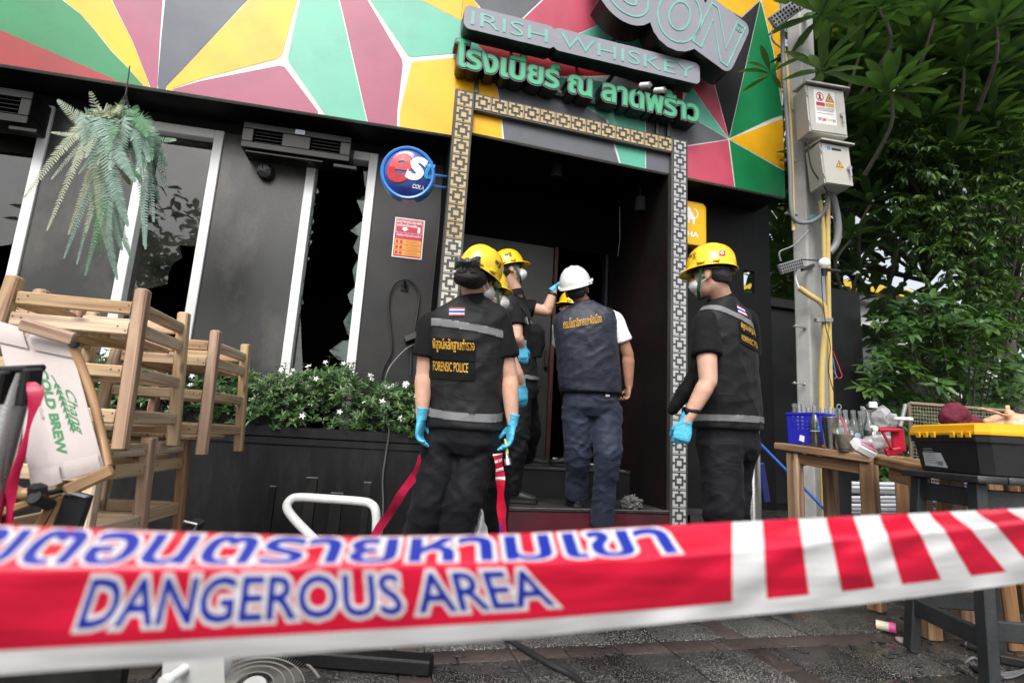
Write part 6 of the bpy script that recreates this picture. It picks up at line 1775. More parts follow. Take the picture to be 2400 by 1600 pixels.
for (x, y, mi) in ends:
    dd = rg.uniform(-.30, .12) if y > 300 else rg.uniform(-.15, .2)
    tip = P(x, y, FD + dd)
    base = P(275 + rg.gauss(0, 14), 318 + rg.gauss(0, 10), FD + dd * .1)
    drop = tip.z - base.z
    rise = .10 + .06 * rg.random() if drop < 0 else .02
    m1 = base.lerp(tip, .30); m1.z = base.z + rise * (.8 if drop < -.3 else .5)
    m2 = base.lerp(tip, .66); m2.z = base.z + drop * .38 + rise * .3
    if abs(x - 275) < 60 and y > 400:
        m1 = base + V((rg.gauss(0, .05), -.12, .02)); m2 = base.lerp(tip, .6) + V((0, -.08, 0))
    rgn = V((rg.gauss(0, .2), -1, rg.gauss(.3, .2))).normalized()
    frond([base, m1, m2, tip], rg.uniform(.046, .068), mi)
mb = MB(); lathe(mb, [(0, -.09), (.05, -.085), (.085, -.04), (.10, .02), (.095, .02), (.08, 0), (0, 0)], Matrix.Translation(fc + V((0, 0, -.03))), 18); mb.build('pot', mat('fern_pot', (.05, .035, .025), .8), fern)
mb = MB(); hk = P(297, 190, FD); mid = P(295, 222, FD)
for e in (P(262, 268, FD), P(303, 262, FD), P(282, 280, FD + .08)):
    n = 14
    for k in range(n):
        c = mid.lerp(e, (k + .5) / n); d = (e - mid).normalized(); s = (RT if k % 2 else FW)
        L = (e - mid).length / n * .62; ring = [c + d * (L * math.cos(a)) + s * (.006 * math.sin(a)) for a in np.linspace(0, 2 * PI, 8, endpoint=False)]
        tube(mb, ring, .0018, 5, closed=True)
tube(mb, [hk + UPZ * .1, mid], .004, 6); tag(mb.build('chain', M['dark_metal'], fern), kind='stuff')

# ---------------------------------------------------------------- foreground ground things
# white tubular hoop
mb = MB()
hp = spline([P(770, 1300, 2.72), P(735, 1262, 2.75), P(692, 1218, 2.8), P(673, 1190, 2.85), P(680, 1172, 2.88), P(700, 1165, 2.9), P(760, 1168, 2.9), P(840, 1174, 2.9), P(868, 1180, 2.9), P(881, 1200, 2.88), P(882, 1260, 2.86), P(884, 1340, 2.84)], 7)
hp = [P(800, 1330, 2.70)] + hp
tube(mb, hp, .0235, 16); o = mb.build('tube_hoop', M['white_paint'], None); tag(o, 'white painted steel tube hoop rising in front of the black planter', 'hoop')
# black posts of the dark bench behind the hoop
for k, (x, y0, w_, lab) in enumerate(((640, 1140, 14, 'thin black post with a bright tip, left of the white hoop'), (732, 1120, 26, 'wide dark steel post standing behind the left part of the white hoop'), (790, 1156, 28, 'short dark steel post standing behind the middle of the white hoop'), (862, 1131, 18, 'slim dark steel post behind the right bend of the white hoop'))):
    top = P(x, y0, 3.25); w2 = w_ * 3.25 / 1250
    mb = MB(); beam(mb, (top.x, top.y, 0), top, w2, .03, side=LF.u, c=.003); o = mb.build('steel_post', M['ac_black'], None); tag(o, lab, 'post', 'dark posts before the planter')
    mb = MB(); beam(mb, top + LF.u * -w2 / 2 + UPZ * .003, top + LF.u * w2 / 2 + UPZ * .003, .03, .005, side=LF.n, c=.001); mb.build('worn_edge', M['nosing'], o)
# pedestal fan lying on the paving
fan = empty('floor_fan', G(640, 1640, 0), 'old grey pedestal fan lying on the paving with a wire grille', 'fan')
fcn = P(592, 1640, 1.50); fz = V((.10, -.30, 1)).normalized()
MF = Matrix.Translation(fcn) @ fz.to_track_quat('Z', 'Y').to_matrix().to_4x4()
M['fan_grey'] = mat('fan_wire', (0.22, 0.215, 0.195), .4, metal=.3, var=.15, bump=.1)
M['fan_wire_dark'] = mat('fan_blade', (.10, .10, .095), .4)
M['fan_body'] = mat('fan_body', (0.46, 0.47, 0.46), .4, var=.06, bump=.05, dirt=(.25, .24, .21), dirt_s=7, dirt_amt=.3)
RF = .185; gh = lambda r: .05 * (1 - (r / RF) ** 2.2)
mb = MB()
for k in range(110):
    a0 = 2 * PI * k / 110; tube(mb, [MF @ V((r * math.cos(a0 + r * 3.2), r * math.sin(a0 + r * 3.2), gh(r))) for r in np.linspace(.05, RF, 7)], 0.0008, 4, cap=False)
for r in (RF, .135, .105, .08, .05): tube(mb, [MF @ V((r * math.cos(a), r * math.sin(a), gh(r))) for a in np.linspace(0, 2 * PI, 48, endpoint=False)], .002 if r < RF else .004, 6, closed=True)
tag(mb.build('grille', M['fan_grey'], fan), kind='stuff')
mb = MB(); lathe(mb, [(0, .053), (.03, .051), (.034, .046), (.034, .04), (0, .04)], MF, 24); mb.build('badge', M['fan_body'], fan)
mb = MB()
for k in range(3):
    a = 2 * PI * k / 3
    q = lambda r, b, z: MF @ V((r * math.cos(a + b), r * math.sin(a + b), z))
    mb.add([q(.03, 0, .01), q(.10, -.25, 0), q(.145, 0, -.005), q(.145, .7, .02), q(.09, .8, .03), q(.03, .5, .02)], [(0, 1, 2, 3, 4, 5)])
mb.build('blade', M['fan_wire_dark'], fan)
mb = MB(); lathe(mb, [(0, -.08), (.05, -.08), (.06, -.05), (.05, 0), (0, 0)], MF, 20); mb.build('motor', M['fan_body'], fan)
mb = MB(); vs = [P(x, y, d) for d in (1.12, 1.26) for x, y in ((386, 1500), (522, 1470), (530, 1700), (370, 1700))]
mb.add(vs, [(3, 2, 1, 0), (4, 5, 6, 7), (0, 1, 5, 4), (1, 2, 6, 5), (2, 3, 7, 6), (3, 0, 4, 7)]); mb.build('housing', M['fan_body'], fan, smooth=0)
mb = MB(); a = P(436, 1566, 1.12); tube(mb, [a + FW * .01, a - FW * .035 - RT * .012, a - FW * .036 - RT * .012, a - FW * .05 - RT * .016], [.010, .010, .014, .014], 14); mb.build('peg', M['white_paint'], fan)
mb = MB(); ellip(mb, P(528, 1562, 1.2), RT * .012, UP * .022, FW * .022); mb.build('knob', M['white_paint'], fan)
# charred plank and rubble at the tape's foot
mb = MB(); a, b = G(560, 1545), G(1012, 1578); beam(mb, a + V((0, 0, .03)), b + V((0, 0, .025)), .07, .045, c=.006); o = mb.build('plank', M['black'], None, grain=True); tag(o, 'charred black plank lying flat on the paving', 'plank')
mb = MB(); tube(mb, spline([G(1150, 1470, .01), G(1225, 1518, .008), G(1290, 1556, .012), G(1345, 1585, .008), G(1400, 1640, .008)], 6), .011, 10); o = mb.build('ground_cable', M['rubber'], None); tag(o, 'thick black cable lying across the paving', 'cable')
slab('fallen_board', [(-20, 1590), (250, 1560), (290, 1545), (270, 1660), (-20, 1700)], 1.35, .03, M['ac_black'], 'dark board lying at the lower left corner below the tape', 'board')
# pale stanchion behind the woman's legs
mb = MB(); q = P(1042, 1150, 2.85); tube(mb, [(q.x - .02, q.y, 0), (q.x, q.y, .72)], [.05, .035], 18); o = mb.build('barrier_post', M['fan_body'], None); tag(o, 'pale grey barrier post standing behind the woman in front', 'post')
# crumpled rubbish on the step
rb = empty('crumpled_paper', PF.at(.60, .23, .25), 'crumpled sooty paper ball lying on the lower step', 'litter')
mb = MB(); q = P(1480, 1163, 4.25); q.z = .275
ellip(mb, q, V((.085, 0, 0)), V((0, .06, 0)), V((0, 0, .05)), 20, 14)
mb.v = [tuple(V(v) + (V(v) - q).normalized() * .035 * noise.noise(V(v) * 38)) for v in mb.v]
mb.build('ball', mat('soot_paper', (.10, .10, .10), .8, var=.7, vs=30, bump=.4), rb, smooth=0)
mb = MB()
for k in range(26):
    d = V((rg.gauss(0, 1), rg.gauss(-.6, .6), abs(rg.gauss(.5, .5)))).normalized(); leaf_quad(mb, q + V((d.x * .07, d.y * .05, d.z * .04)), d, UPZ, rg.uniform(.02, .05), .012)
tag(mb.build('scraps', M['white_paint'], rb, smooth=0), kind='stuff')

# ================================================================== RIGHT: pole, wall, trees
M['concrete'] = mat('pole_concrete', (0.40, 0.40, 0.39), 0.8, var=.08, vs=5, bump=.35, bs=70, dirt=(0.22, 0.215, 0.2), dirt_s=3.5, dirt_amt=.55)
M['pvc_yellow'] = mat('yellow_pvc', (0.62, 0.47, 0.17), .4, var=.08, bump=.05, dirt=(.4, .3, .13), dirt_s=8, dirt_amt=.4)
M['pvc_grey'] = mat('grey_conduit', (0.20, 0.205, 0.215), .4, var=.1, bump=.05)
M['box_grey'] = mat('cabinet_grey', (0.50, 0.49, 0.44), .4, var=.05, bump=.04, dirt=(.35, .33, .28), dirt_s=6, dirt_amt=.35)
PD = 4.6
pole = empty('utility_pole', G(1915, 1270, .2), 'square weathered concrete utility pole with cables and two grey boxes', 'pole')
def quadpole(px, d):
    l, c, r = (P(x, y, q) for (x, y), q in zip(px, d)); return [l, c, r, l + r - c + FW * .03]
lo_ = quadpole(((1874, 1203), (1912, 1207), (1962, 1203)), (PD + .10, PD, PD + .14)); hi_ = quadpole(((1843, 30), (1875, 30), (1905, 30)), (PD + .10, PD, PD + .12))
ext = [h + (h - l) * .35 for l, h in zip(lo_, hi_)]
mb = MB(); vs = [V((p.x, p.y, .2)) for p in lo_]
for f in (.25, .5, .75, 1): vs += [l.lerp(h, f) for l, h in zip(lo_, ext)]
mb.add(vs, [(r * 4 + i, r * 4 + (i + 1) % 4, r * 4 + 4 + (i + 1) % 4, r * 4 + 4 + i) for r in range(4) for i in range(4)] + [(16, 17, 18, 19)])
sh_ = mb.build('shaft', M['concrete'], pole, smooth=20)
bvp = sh_.modifiers.new('edge', 'BEVEL'); bvp.width = .012; bvp.segments = 2; bvp.limit_method = 'ANGLE'
def pipe(pts, d, r, m, name, par=pole, n=6):
    mb = MB(); tube(mb, spline([P(x, y, d + (q[0] if q else 0)) for x, y, *q in pts], n), r, 12); return mb.build(name, m, par)
pipe([(1833, -40), (1834, 60), (1836, 150), (1846, 300), (1852, 400), (1855, 490), (1866, 517), (1890, 522), (1915, 512), (1935, 488), (1942, 440)], PD - .07, .0175, M['pvc_grey'], 'conduit')
pipe([(1812, 60), (1808, 85), (1815, 100), (1830, 112)], PD - .09, .007, M['pvc_grey'], 'cable')
pipe([(1836, 112), (1843, 150), (1850, 250), (1857, 400), (1860, 540)], PD - .04, .015, M['pvc_yellow'], 'yellow_conduit')
pipe([(1923, 470), (1930, 540), (1932, 640)], PD - .05, .017, M['pvc_yellow'], 'yellow_conduit')
pipe([(1940, 470), (1941, 640), (1944, 800), (1948, 950), (1954, 1205)], PD - .05, .019, M['pvc_yellow'], 'yellow_conduit')
mb = MB(); kk = spline([P(x, y, PD - .09) for x, y in ((1872, 674), (1895, 690), (1920, 706), (1932, 722), (1935, 745))], 5); tube(mb, kk, .022, 12)
for i in range(1, len(kk) - 1, 2): t_ = (kk[i + 1] - kk[i - 1]).normalized(); tube(mb, [kk[i] - t_ * .003, kk[i] + t_ * .003], .0245, 12)
mb.build('corrugated_conduit', M['pvc_yellow'], pole)
pipe([(1935, 740), (1931, 800), (1926, 880), (1926, 1000), (1932, 1205)], PD - .07, .026, M['pvc_yellow'], 'yellow_conduit')
pipe([(1942, 440), (1955, 475), (1964, 530), (1960, 570), (1944, 592)], PD - .03, .030, M['pvc_grey'], 'hose')
pipe([(1892, 325), (1896, 365), (1905, 400), (1930, 435), (1950, 470), (1958, 520)], PD - .22, .006, M['rubber'], 'cable')
pipe([(1872, 674), (1865, 655), (1864, 640), (1868, 628)], PD - .12, .009, M['print_white'], 'cable')
pipe([(1830, 612), (1826, 595), (1832, 587), (1850, 580), (1866, 570), (1895, 540)], PD - .12, .006, M['pvc_grey'], 'cable')
pipe([(1925, 648), (1928, 700), (1933, 745), (1936, 770), (1946, 810), (1942, 870), (1958, 930)], PD - .14, .0035, M['rubber'], 'lamp_cord')
mb = MB(); tube(mb, [P(1952, 822, PD - .05), P(1974, 880, PD - .05), P(1970, 886, PD - .05), P(1964, 886, PD - .05), P(1952, 868, PD - .05)], .004, 6); mb.build('red_wire', M['flag_red'], pole)
mb = MB(); tube(mb, [P(1952, 838, PD - .05), P(1960, 884, PD - .05), P(1956, 887, PD - .05)], .004, 6); mb.build('blue_wire', M['est_cyan'], pole)
for (x, y) in ((1846, 376), (1848, 500), (1868, 764), (1866, 897), (1842, 257)):
    mb = MB(); a, b = P(x - 9, y, PD + .0), P(x + 20, y + 3, PD + .02); tube(mb, [a, b], .007, 8); tube(mb, [b - RT * .01, b], .016, 6); tube(mb, [a + RT * .012, a + RT * .022], .014, 6); mb.build('bolt', M['galv'], pole)
mb = MB(); box(mb, P(1930, 750, PD - .09), (.14, .05, .035), frame3(RT, z=UP)); mb.build('clamp', M['galv'], pole)
# terminal strips
def strip(c0, c1, d, w):
    a, b = P(*c0, d), P(*c1, d); t = (b - a).normalized(); L = (b - a).length; s = t.cross(FW).normalized()
    if s.z < 0: s = -s
    mb = MB(); beam(mb, a, b, w, .03, side=s, c=.003); o = mb.build('terminal_strip', M['pvc_grey'], pole)
    mb = MB()
    for r in range(3):
        for k in range(11):
            q = a.lerp(b, (k + .5) / 11) + s * ((r - 1) * w * .3) - FW * .018
            box(mb, q, (L / 11 * .45, .006, w * .17), frame3(t, z=s), 0, .001)
    tag(mb.build('terminal_slot', M['black'], o), kind='stuff')
    return o
strip((1808, 55), (1884, 2), PD - .22, .105)
strip((1826, 632), (1880, 616), PD - .16, .085)
mb = MB(); beam(mb, P(1880, 632, PD - .1), P(1906, 622, PD + .02), .03, .03); beam(mb, P(1880, 608, PD - .14), P(1925, 611, PD - .14), .012, .012); mb.build('strip_arm', M['dark_metal'], pole)
# bulb on its holder
t = empty('light_bulb', P(1932, 618, PD - .2), 'white bulb on a black holder clipped to the pole pipes', 'bulb')
Mb = Matrix.Translation(P(1932, 618, PD - .2)) @ UP.to_track_quat('Z', 'Y').to_matrix().to_4x4()
mb = MB(); lathe(mb, [(.0, .05), (.02, .046), (.038, .030), (.046, .006), (.043, -.014), (.03, -.034), (.026, -.04)], Mb, 22); mb.build('globe', M['print_white'], t)
mb = MB(); lathe(mb, [(.026, -.04), (.024, -.07), (.022, -.07), (.022, -.10), (0, -.10)], Mb, 18); beam(mb, P(1940, 632, PD - .2), P(1968, 636, PD - .2), .035, .02); mb.build('holder', M['rubber'], t)
# the two cabinets
def cabinet(front, dl, lab, d0):
    f = [P(x, y, d0 + q) for (x, y), q in zip(front, (0, .10, .10, 0))]      # TL TR BR BL
    back = P(*dl, d0 + .24) - f[3]
    t = empty('junction_box', (f[0] + f[2]) / 2, lab, 'box', 'grey boxes on the pole')
    mb = MB(); vs = f + [v + back for v in f]
    mb.add(vs, [(3, 2, 1, 0), (4, 5, 6, 7), (0, 1, 5, 4), (1, 2, 6, 5), (2, 3, 7, 6), (3, 0, 4, 7)])
    o = mb.build('cabinet', M['box_grey'], t, smooth=20); bv = o.modifiers.new('e', 'BEVEL'); bv.width = .004; bv.segments = 2
    xa = (f[1] - f[0]); ya = (f[0] - f[3]); n = -back.normalized(); nn = xa.cross(ya).normalized()
    if nn.dot(FW) > 0: nn = -nn
    F_ = lambda x, y, d=0: f[3] + xa * x + ya * y - nn * d
    mb = MB(); vs = [F_(.04, .03, -.001), F_(.96, .03, -.001), F_(.96, .97, -.001), F_(.04, .97, -.001)]; w_ = [v + nn * .007 for v in vs]; mb.add(w_ + vs, [(0, 1, 2, 3), (0, 4, 5, 1), (1, 5, 6, 2), (2, 6, 7, 3), (3, 7, 4, 0)])
    dr = mb.build('door', M['box_grey'], t, smooth=0)
    mb = MB(); u = ya.normalized(); vs = [F_(-.06, 1.02, -.04), F_(1.06, 1.02, -.04)]; b2 = back * 1.15
    top = [vs[0], vs[1], vs[1] + b2 + u * .03, vs[0] + b2 + u * .03]; mb.add(top + [v + u * .012 for v in top], [(3, 2, 1, 0), (4, 5, 6, 7), (0, 1, 5, 4), (1, 2, 6, 5), (2, 3, 7, 6), (3, 0, 4, 7)]); mb.build('rain_hood', M['box_grey'], t, smooth=0)
    mb = MB(); c = F_(.86, .45, -.008); tube(mb, [c, c + nn * .02], .02, 14); beam(mb, c + nn * .02 + u * .01, c + nn * .02 - u * .075, .016, .012, side=xa); mb.build('handle', M['steel'], dr)
    mb = MB()
    for y in (.2, .8): tube(mb, [F_(.005, y - .04, -.008), F_(.005, y + .04, -.008)], .006, 8)
    mb.build('hinge', M['galv'], t)
    return t, dr, lambda x, y, d=0: F_(x, y, d - .0075)
t1, dr1, c1 = cabinet(((1887, 199), (1977, 214), (1987, 323), (1897, 308)), (1868, 332), 'upper grey junction box with red and yellow warning labels', PD - .28)
def rq(mb, fn, x0, x1, y0, y1, d, mi): mb.add([fn(x0, y0, d), fn(x1, y0, d), fn(x1, y1, d), fn(x0, y1, d)], [(0, 1, 2, 3)], mi)
mb = MB(); pm_ = [M['print_white'], M['notice_red'], M['notice_yellow'], M['print_black']]
rq(mb, c1, .18, .72, .20, .93, -.0006, 0); rq(mb, c1, .22, .44, .58, .66, -.0014, 1); rq(mb, c1, .46, .69, .58, .66, -.0014, 2)
asp = .95
ov, tr = shape_tris([circ(.33, .78, .10), circ(.33, .78, .08)[::-1]]); put_shape(mb, ov, tr, lambda x, y, d: c1(x, .78 + (y - .78) * asp, -.0014), 1)
mb.add([c1(.27, .85, -.0014), c1(.285, .86, -.0014), c1(.39, .71, -.0014), c1(.375, .70, -.0014)], [(0, 1, 2, 3)], 1)
mb.add([c1(x, y, -.0012) for x, y in ((.33, .85), (.36, .80), (.34, .76), (.37, .70), (.35, .70), (.325, .74), (.30, .70), (.285, .71), (.31, .78), (.30, .80))], [tuple(range(10))], 3)
mb.add([c1(x, y, -.0014) for x, y in ((.46, .69), (.70, .69), (.58, .89))], [(0, 1, 2)], 3); mb.add([c1(x, y, -.002) for x, y in ((.485, .703), (.675, .703), (.58, .862))], [(0, 1, 2)], 2)
mb.add([c1(x, y, -.0026) for x, y in ((.59, .82), (.555, .765), (.58, .765), (.565, .715), (.61, .785), (.585, .785))], [(0, 1, 2, 3, 4, 5)], 3)
for y in (.54, .51, .48, .42): rq(mb, c1, .22, .68 - .03 * (y < .5), y, y + .008, -.0014, 3)
label_text(mb, 'true', c1, .24, .26, .43, .33, 1, .03, None, 0, -.0014); label_text(mb, 'move', c1, .44, .27, .60, .32, 2, 0, None, 0, -.0014); label_text(mb, 'H', c1, .63, .26, .68, .32, 3, .03, None, 0, -.0014)
mb.build('warning_label', pm_, dr1, smooth=0)
t2, dr2, c2 = cabinet(((1920, 333), (1989, 345), (1994, 438), (1932, 430)), (1899, 452), 'lower grey junction box with a small yellow triangle sticker', PD - .30)
mb = MB(); rq(mb, c2, .20, .32, .84, .92, -.001, 4); rq(mb, c2, .36, .68, .84, .90, -.001, 3)
mb.add([c2(x, y, -.001) for x, y in ((.44, .44), (.70, .44), (.57, .62))], [(0, 1, 2)], 3); mb.add([c2(x, y, -.0016) for x, y in ((.47, .455), (.67, .455), (.57, .595))], [(0, 1, 2)], 2)
mb.add([c2(x, y, -.002) for x, y in ((.575, .57), (.545, .52), (.57, .52), (.555, .465), (.60, .53), (.575, .53))], [(0, 1, 2, 3, 4, 5)], 3); rq(mb, c2, .48, .66, .37, .41, -.001, 2)
mb.build('warning_sticker', pm_ + [M['est_cyan']], dr2, smooth=0)
mb = MB(); label_text(mb, 'ดอร', lambda x, y, d: P(1898 + x, 520 - y, PD - .03) - FW * (.01 - d), 0, 0, 28, 16, 0, .05, None, 0); mb.build('paint_mark', mat('teal_paint', (.03, .30, .25), .6), pole, smooth=0)

# dark boundary walls
bw = empty('boundary_wall', PF.at(2.4, .2, .6), 'low black boundary wall behind the steel bollard and pole', 'wall')
a_, zt = PF.hit(1738, 690, .60); b_, _ = PF.hit(1890, 690, .60)
mb = MB(); fbox(mb, PF, a_, b_, .2, zt - .10, .60, .68, ch=.002); mb.build('panel', M['black_wall'], bw)
mb = MB(); fbox(mb, PF, a_, b_, zt - .098, zt, .54, .70); mb.build('top_beam', M['black_wall'], bw)
mb = MB(); fbox(mb, PF, a_ + .1, b_, .2, .245, .48, .595); mb.build('floor_rail', M['black'], bw)
a_, zt2 = PF.hit(1944, 674, .35); b_, _ = PF.hit(2014, 674, .35)
mb = MB(); fbox(mb, PF, a_, b_, .2, zt2, .35, .43, ch=.003); o = mb.build('gate_panel', M['black_wall'], None); tag(o, 'tall narrow black gate panel right of the concrete pole', 'panel')

# ---------------------------------------------------------------- trees
M['plumeria'] = leaf_mat('plumeria_leaf', (0.016, 0.052, 0.022), (0.080, 0.150, 0.042), .32, .28, 2)
M['plumeria_far'] = leaf_mat('plumeria_leaf_far', (0.018, 0.054, 0.019), (0.085, 0.160, 0.038), .35, .25, 2)
M['leafy'] = leaf_mat('small_leaf', (0.020, 0.062, 0.014), (0.105, 0.190, 0.040), .4, .3, 3)
M['shrub'] = leaf_mat('shrub_leaf', (0.020, 0.066, 0.016), (0.085, 0.165, 0.036), .38, .3, 3)
M['backleaf'] = leaf_mat('back_leaf', (0.014, 0.040, 0.011), (0.075, 0.15, 0.032), .45, .3, 2)
M['bark'] = mat('bark', (0.085, 0.075, 0.062), .85, var=.25, bump=.6, bs=30)
rg = random.Random(21)
def big_leaf(mb, p, d, nrm, L, w, curl):
    d = d.normalized(); s = d.cross(nrm).normalized(); n = s.cross(d)
    row = []
    for t, k in ((0, .05), (.12, .28), (.3, .72), (.55, 1), (.78, .85), (.93, .42), (1, .03)):
        c = p + d * (L * t) - n * (L * curl * t * t); row.append((c - s * (w * k) + n * (w * k * .25), c, c + s * (w * k) + n * (w * k * .25)))
    vs = [q for r in row for q in r]
    mb.add(vs, [f for i in range(6) for f in ((i * 3, i * 3 + 1, i * 3 + 4, i * 3 + 3), (i * 3 + 1, i * 3 + 2, i * 3 + 5, i * 3 + 4))])
plum = empty('plumeria_tree', (4.6, 7.0, .2), 'plumeria tree with big glossy leaf rosettes growing round the pole', 'tree')
near = [(1925, 172, 4.30, 10, .30), (2087, 222, 4.55, 15, .38), (1925, 40, 4.35, 11, .34), (2060, 25, 4.7, 11, .34), (2015, 130, 4.9, 11, .34), (2190, 45, 4.8, 11, .34), (2335, 60, 4.6, 11, .40), (1806, 178, 4.33, 6, .20), (2040, 480, 5.6, 11, .36), (1992, 565, 5.6, 10, .36), (2110, 555, 5.8, 11, .36), (2010, 640, 6.0, 9, .34), (2260, 160, 4.9, 11, .38), (2150, 120, 5.0, 11, .36)]
protos = []
for k in range(5):
    mb = MB(); big_leaf(mb, V((0, 0, 0)), V((0, 1, 0)), V((0, 0, 1)), 1.0, rg.uniform(.095, .125), rg.uniform(.05, .40)); me = mb.build('leaf', M['plumeria'], None, smooth=80); protos.append(me)
_pu = set(); winv = world_matrix(plum).inverted()
def put_leaf(k, p, d, up, L):
    o = protos[k]
    if k in _pu: o = o.copy(); COL.objects.link(o)
    _pu.add(k); o.parent = plum
    d = d.normalized(); s = d.cross(up).normalized(); n = s.cross(d)
    o.matrix_basis = winv @ Matrix.LocRotScale(p, Matrix((s, d, n)).transposed().to_quaternion(), V((L, L, L)))
br = MB(); trunk = MB()
hub = P(2200, 820, 6.6); hubs = [hub + V((rg.gauss(0, .3), rg.gauss(0, .3), rg.uniform(-.2, .9))) for _ in range(7)]
def branch(p, r0=.02):
    h = min(hubs, key=lambda q: (q - p).length + (3 if q.z > p.z else 0))
    m_ = p.lerp(h, .4) + V((rg.gauss(0, .12), rg.gauss(0, .12), -.12)); tube(br, spline([p - UPZ * .01, p - UPZ * .16, m_, h], 5), [.009 + .016 * i / 15 for i in range(16)], 7)
for (x, y, d, n, L) in near:
    p = P(x, y, d); d > 4.4 and tube(br, spline([p, p + V((rg.gauss(.05, .08), .12, -.22)), p + V((rg.gauss(.1, .1), .45, -.5))], 4), [.012 + .001 * i for i in range(9)], 7); n = int(n * 1.5)
    ph = rg.uniform(0, 6)
    for k in range(n):
        a = ph + k * 2.39996; el = .15 + .95 * (k / n) ** 1.1
        dr_ = V((math.cos(a) * math.cos(el), math.sin(a) * math.cos(el), math.sin(el) - .12))
        if d < 4.5 and dr_.y < -.2: dr_.y *= .7
        put_leaf(rg.randrange(5), p + dr_ * .012 + UPZ * .04 * (k / n), dr_, UPZ, L * rg.uniform(.85, 1.25))
crown = MB()
def rosette(mb, p, L, n=12):
    ph = rg.uniform(0, 6)
    for k in range(n):
        a = ph + k * 2.39996; el = -.1 + 1.1 * (k / n)
        big_leaf(mb, p, V((math.cos(a) * math.cos(el), math.sin(a) * math.cos(el), math.sin(el))), UPZ, L * rg.uniform(.75, 1.1), L * rg.uniform(.095, .13), rg.uniform(.05, .4))
for i in range(430):
    x, y = rg.uniform(1890, 2480), rg.uniform(-120, 400)
    p = P(x, y, rg.uniform(5.0, 7.6)); rosette(crown, p, .33, 14)
    if i % 30 == 0: branch(p)
for i in range(70):
    x = rg.uniform(1790, 2140); y = rg.uniform(330, 680)
    if 2030 < x and 585 < y: continue
    p = P(x, y, rg.uniform(6.2, 7.8)); rosette(crown, p, .40, 13)
    if i % 9 == 0: branch(p)
tag(crown.build('crown', M['plumeria_far'], plum, smooth=80), kind='stuff')
for h in hubs: tube(br, spline([h, h.lerp(V((4.6, 7, .2)), .5) + V((rg.gauss(0, .1), 0, 0)), V((4.6, 7, .2))], 5), [.025 + .06 * i / 10 for i in range(11)], 8)
br.build('trunk', M['bark'], plum)
mb = MB()
for (x, y) in ((2167, 24), (1955, 72), (2263, 145)):
    p = P(x, y, 5.0)
    for k in range(5): a = k * 1.257; leaf_quad(mb, p, V((math.cos(a), -.3, math.sin(a))), V((0, -1, 0)), .022, .016)
mb.build('blossom', mat('pink_blossom', (.55, .08, .14), .6), plum, smooth=0)

ltree = empty('leafy_tree', (6.3, 6.6, .2), 'tree of fine drooping bright green leaves at the right picture edge', 'tree')
mb = MB(); tk = MB(); base_ = V((6.3, 6.6, .2))
def spray(mb, p, n, L, w, dirv):
    d0 = dirv.normalized(); q = p
    for k in range(n):
        d0 = (d0 + V((rg.gauss(0, .2), rg.gauss(0, .2), -.16))).normalized(); q = q + d0 * (L * .33)
        for sg in (-1, 1):
            s = d0.cross(UPZ + V((.01, 0, 0))).normalized() * sg
            leaf_quad(mb, q, (s * .9 + d0 * .5 + V((0, 0, -.35)) + V((rg.gauss(0, .2), rg.gauss(0, .2), rg.gauss(0, .25)))), UPZ + V((rg.gauss(0, .4), rg.gauss(0, .4), 0)), L * rg.uniform(.7, 1.1), w, rg.uniform(.05, .5))
for i in range(1050):
    c = rg.choice(((2230, 380, 110, 100), (2340, 330, 90, 110), (2180, 460, 100, 70), (2330, 520, 110, 100), (2230, 560, 100, 70), (2390, 420, 60, 160), (2330, 690, 90, 80), (2150, 330, 60, 60)))
    x, y = rg.gauss(c[0], c[2] * .55), rg.gauss(c[1], c[3] * .55)
    p = P(x, y, rg.uniform(5.1, 6.6)); a = rg.uniform(0, 6.28)
    spray(mb, p, rg.randint(4, 7), .085, .030, V((math.cos(a), math.sin(a) - .4, rg.uniform(-.3, .7))))
    if i % 20 == 0: tube(tk, spline([p, p.lerp(base_ + V((0, 0, 2.2)), .5) + V((0, 0, .1)), base_ + V((0, 0, 2.2))], 4), [.006 + .02 * k / 8 for k in range(9)], 6)
tag(mb.build('crown', M['leafy'], ltree, smooth=0), kind='stuff')
tube(tk, spline([base_, base_ + V((.05, 0, 1.1)), base_ + V((-.05, 0, 2.3))], 5), [.11, .10, .1, .1, .09, .09, .09, .08, .08, .07, .06], 10); tk.build('trunk', M['bark'], ltree)

shr = empty('leafy_shrub', (4.6, 5.4, .2), 'bright green broad leaved shrub behind the table of bottles', 'shrub')
mb = MB(); tk = MB()
for i in range(330):
    c = rg.choice(((2090, 900, 70, 70), (2190, 860, 80, 80), (2290, 860, 90, 80), (2180, 750, 80, 50), (2370, 900, 60, 80), (2090, 990, 60, 30), (2060, 1100, 26, 40), (2260, 770, 70, 50)))
    x, y = rg.gauss(c[0], c[2] * .6), rg.gauss(c[1], c[3] * .6)
    if x < 2018: continue
    p = P(x, y, rg.uniform(4.7, 5.9)); ph = rg.uniform(0, 6)
    up = V((rg.gauss(0, .35), -.5 + rg.gauss(0, .3), 1)).normalized(); t1_ = up.orthogonal().normalized(); t2_ = up.cross(t1_)
    for k in range(9):
        a = ph + k * 2.4; el = rg.uniform(-.2, .6); d = (t1_ * math.cos(a) + t2_ * math.sin(a)) * math.cos(el) + up * math.sin(el)
        leaf_quad(mb, p + d * .02 + up * rg.uniform(-.04, .04), d, up, rg.uniform(.09, .15), rg.uniform(.04, .06), rg.uniform(.1, .4))
    if i % 7 == 0: tube(tk, spline([p, p.lerp(V((4.6, 5.4, .5)), .6), V((4.6 + rg.gauss(0, .1), 5.4, .2))], 4), [.003 + .012 * k / 8 for k in range(9)], 6)
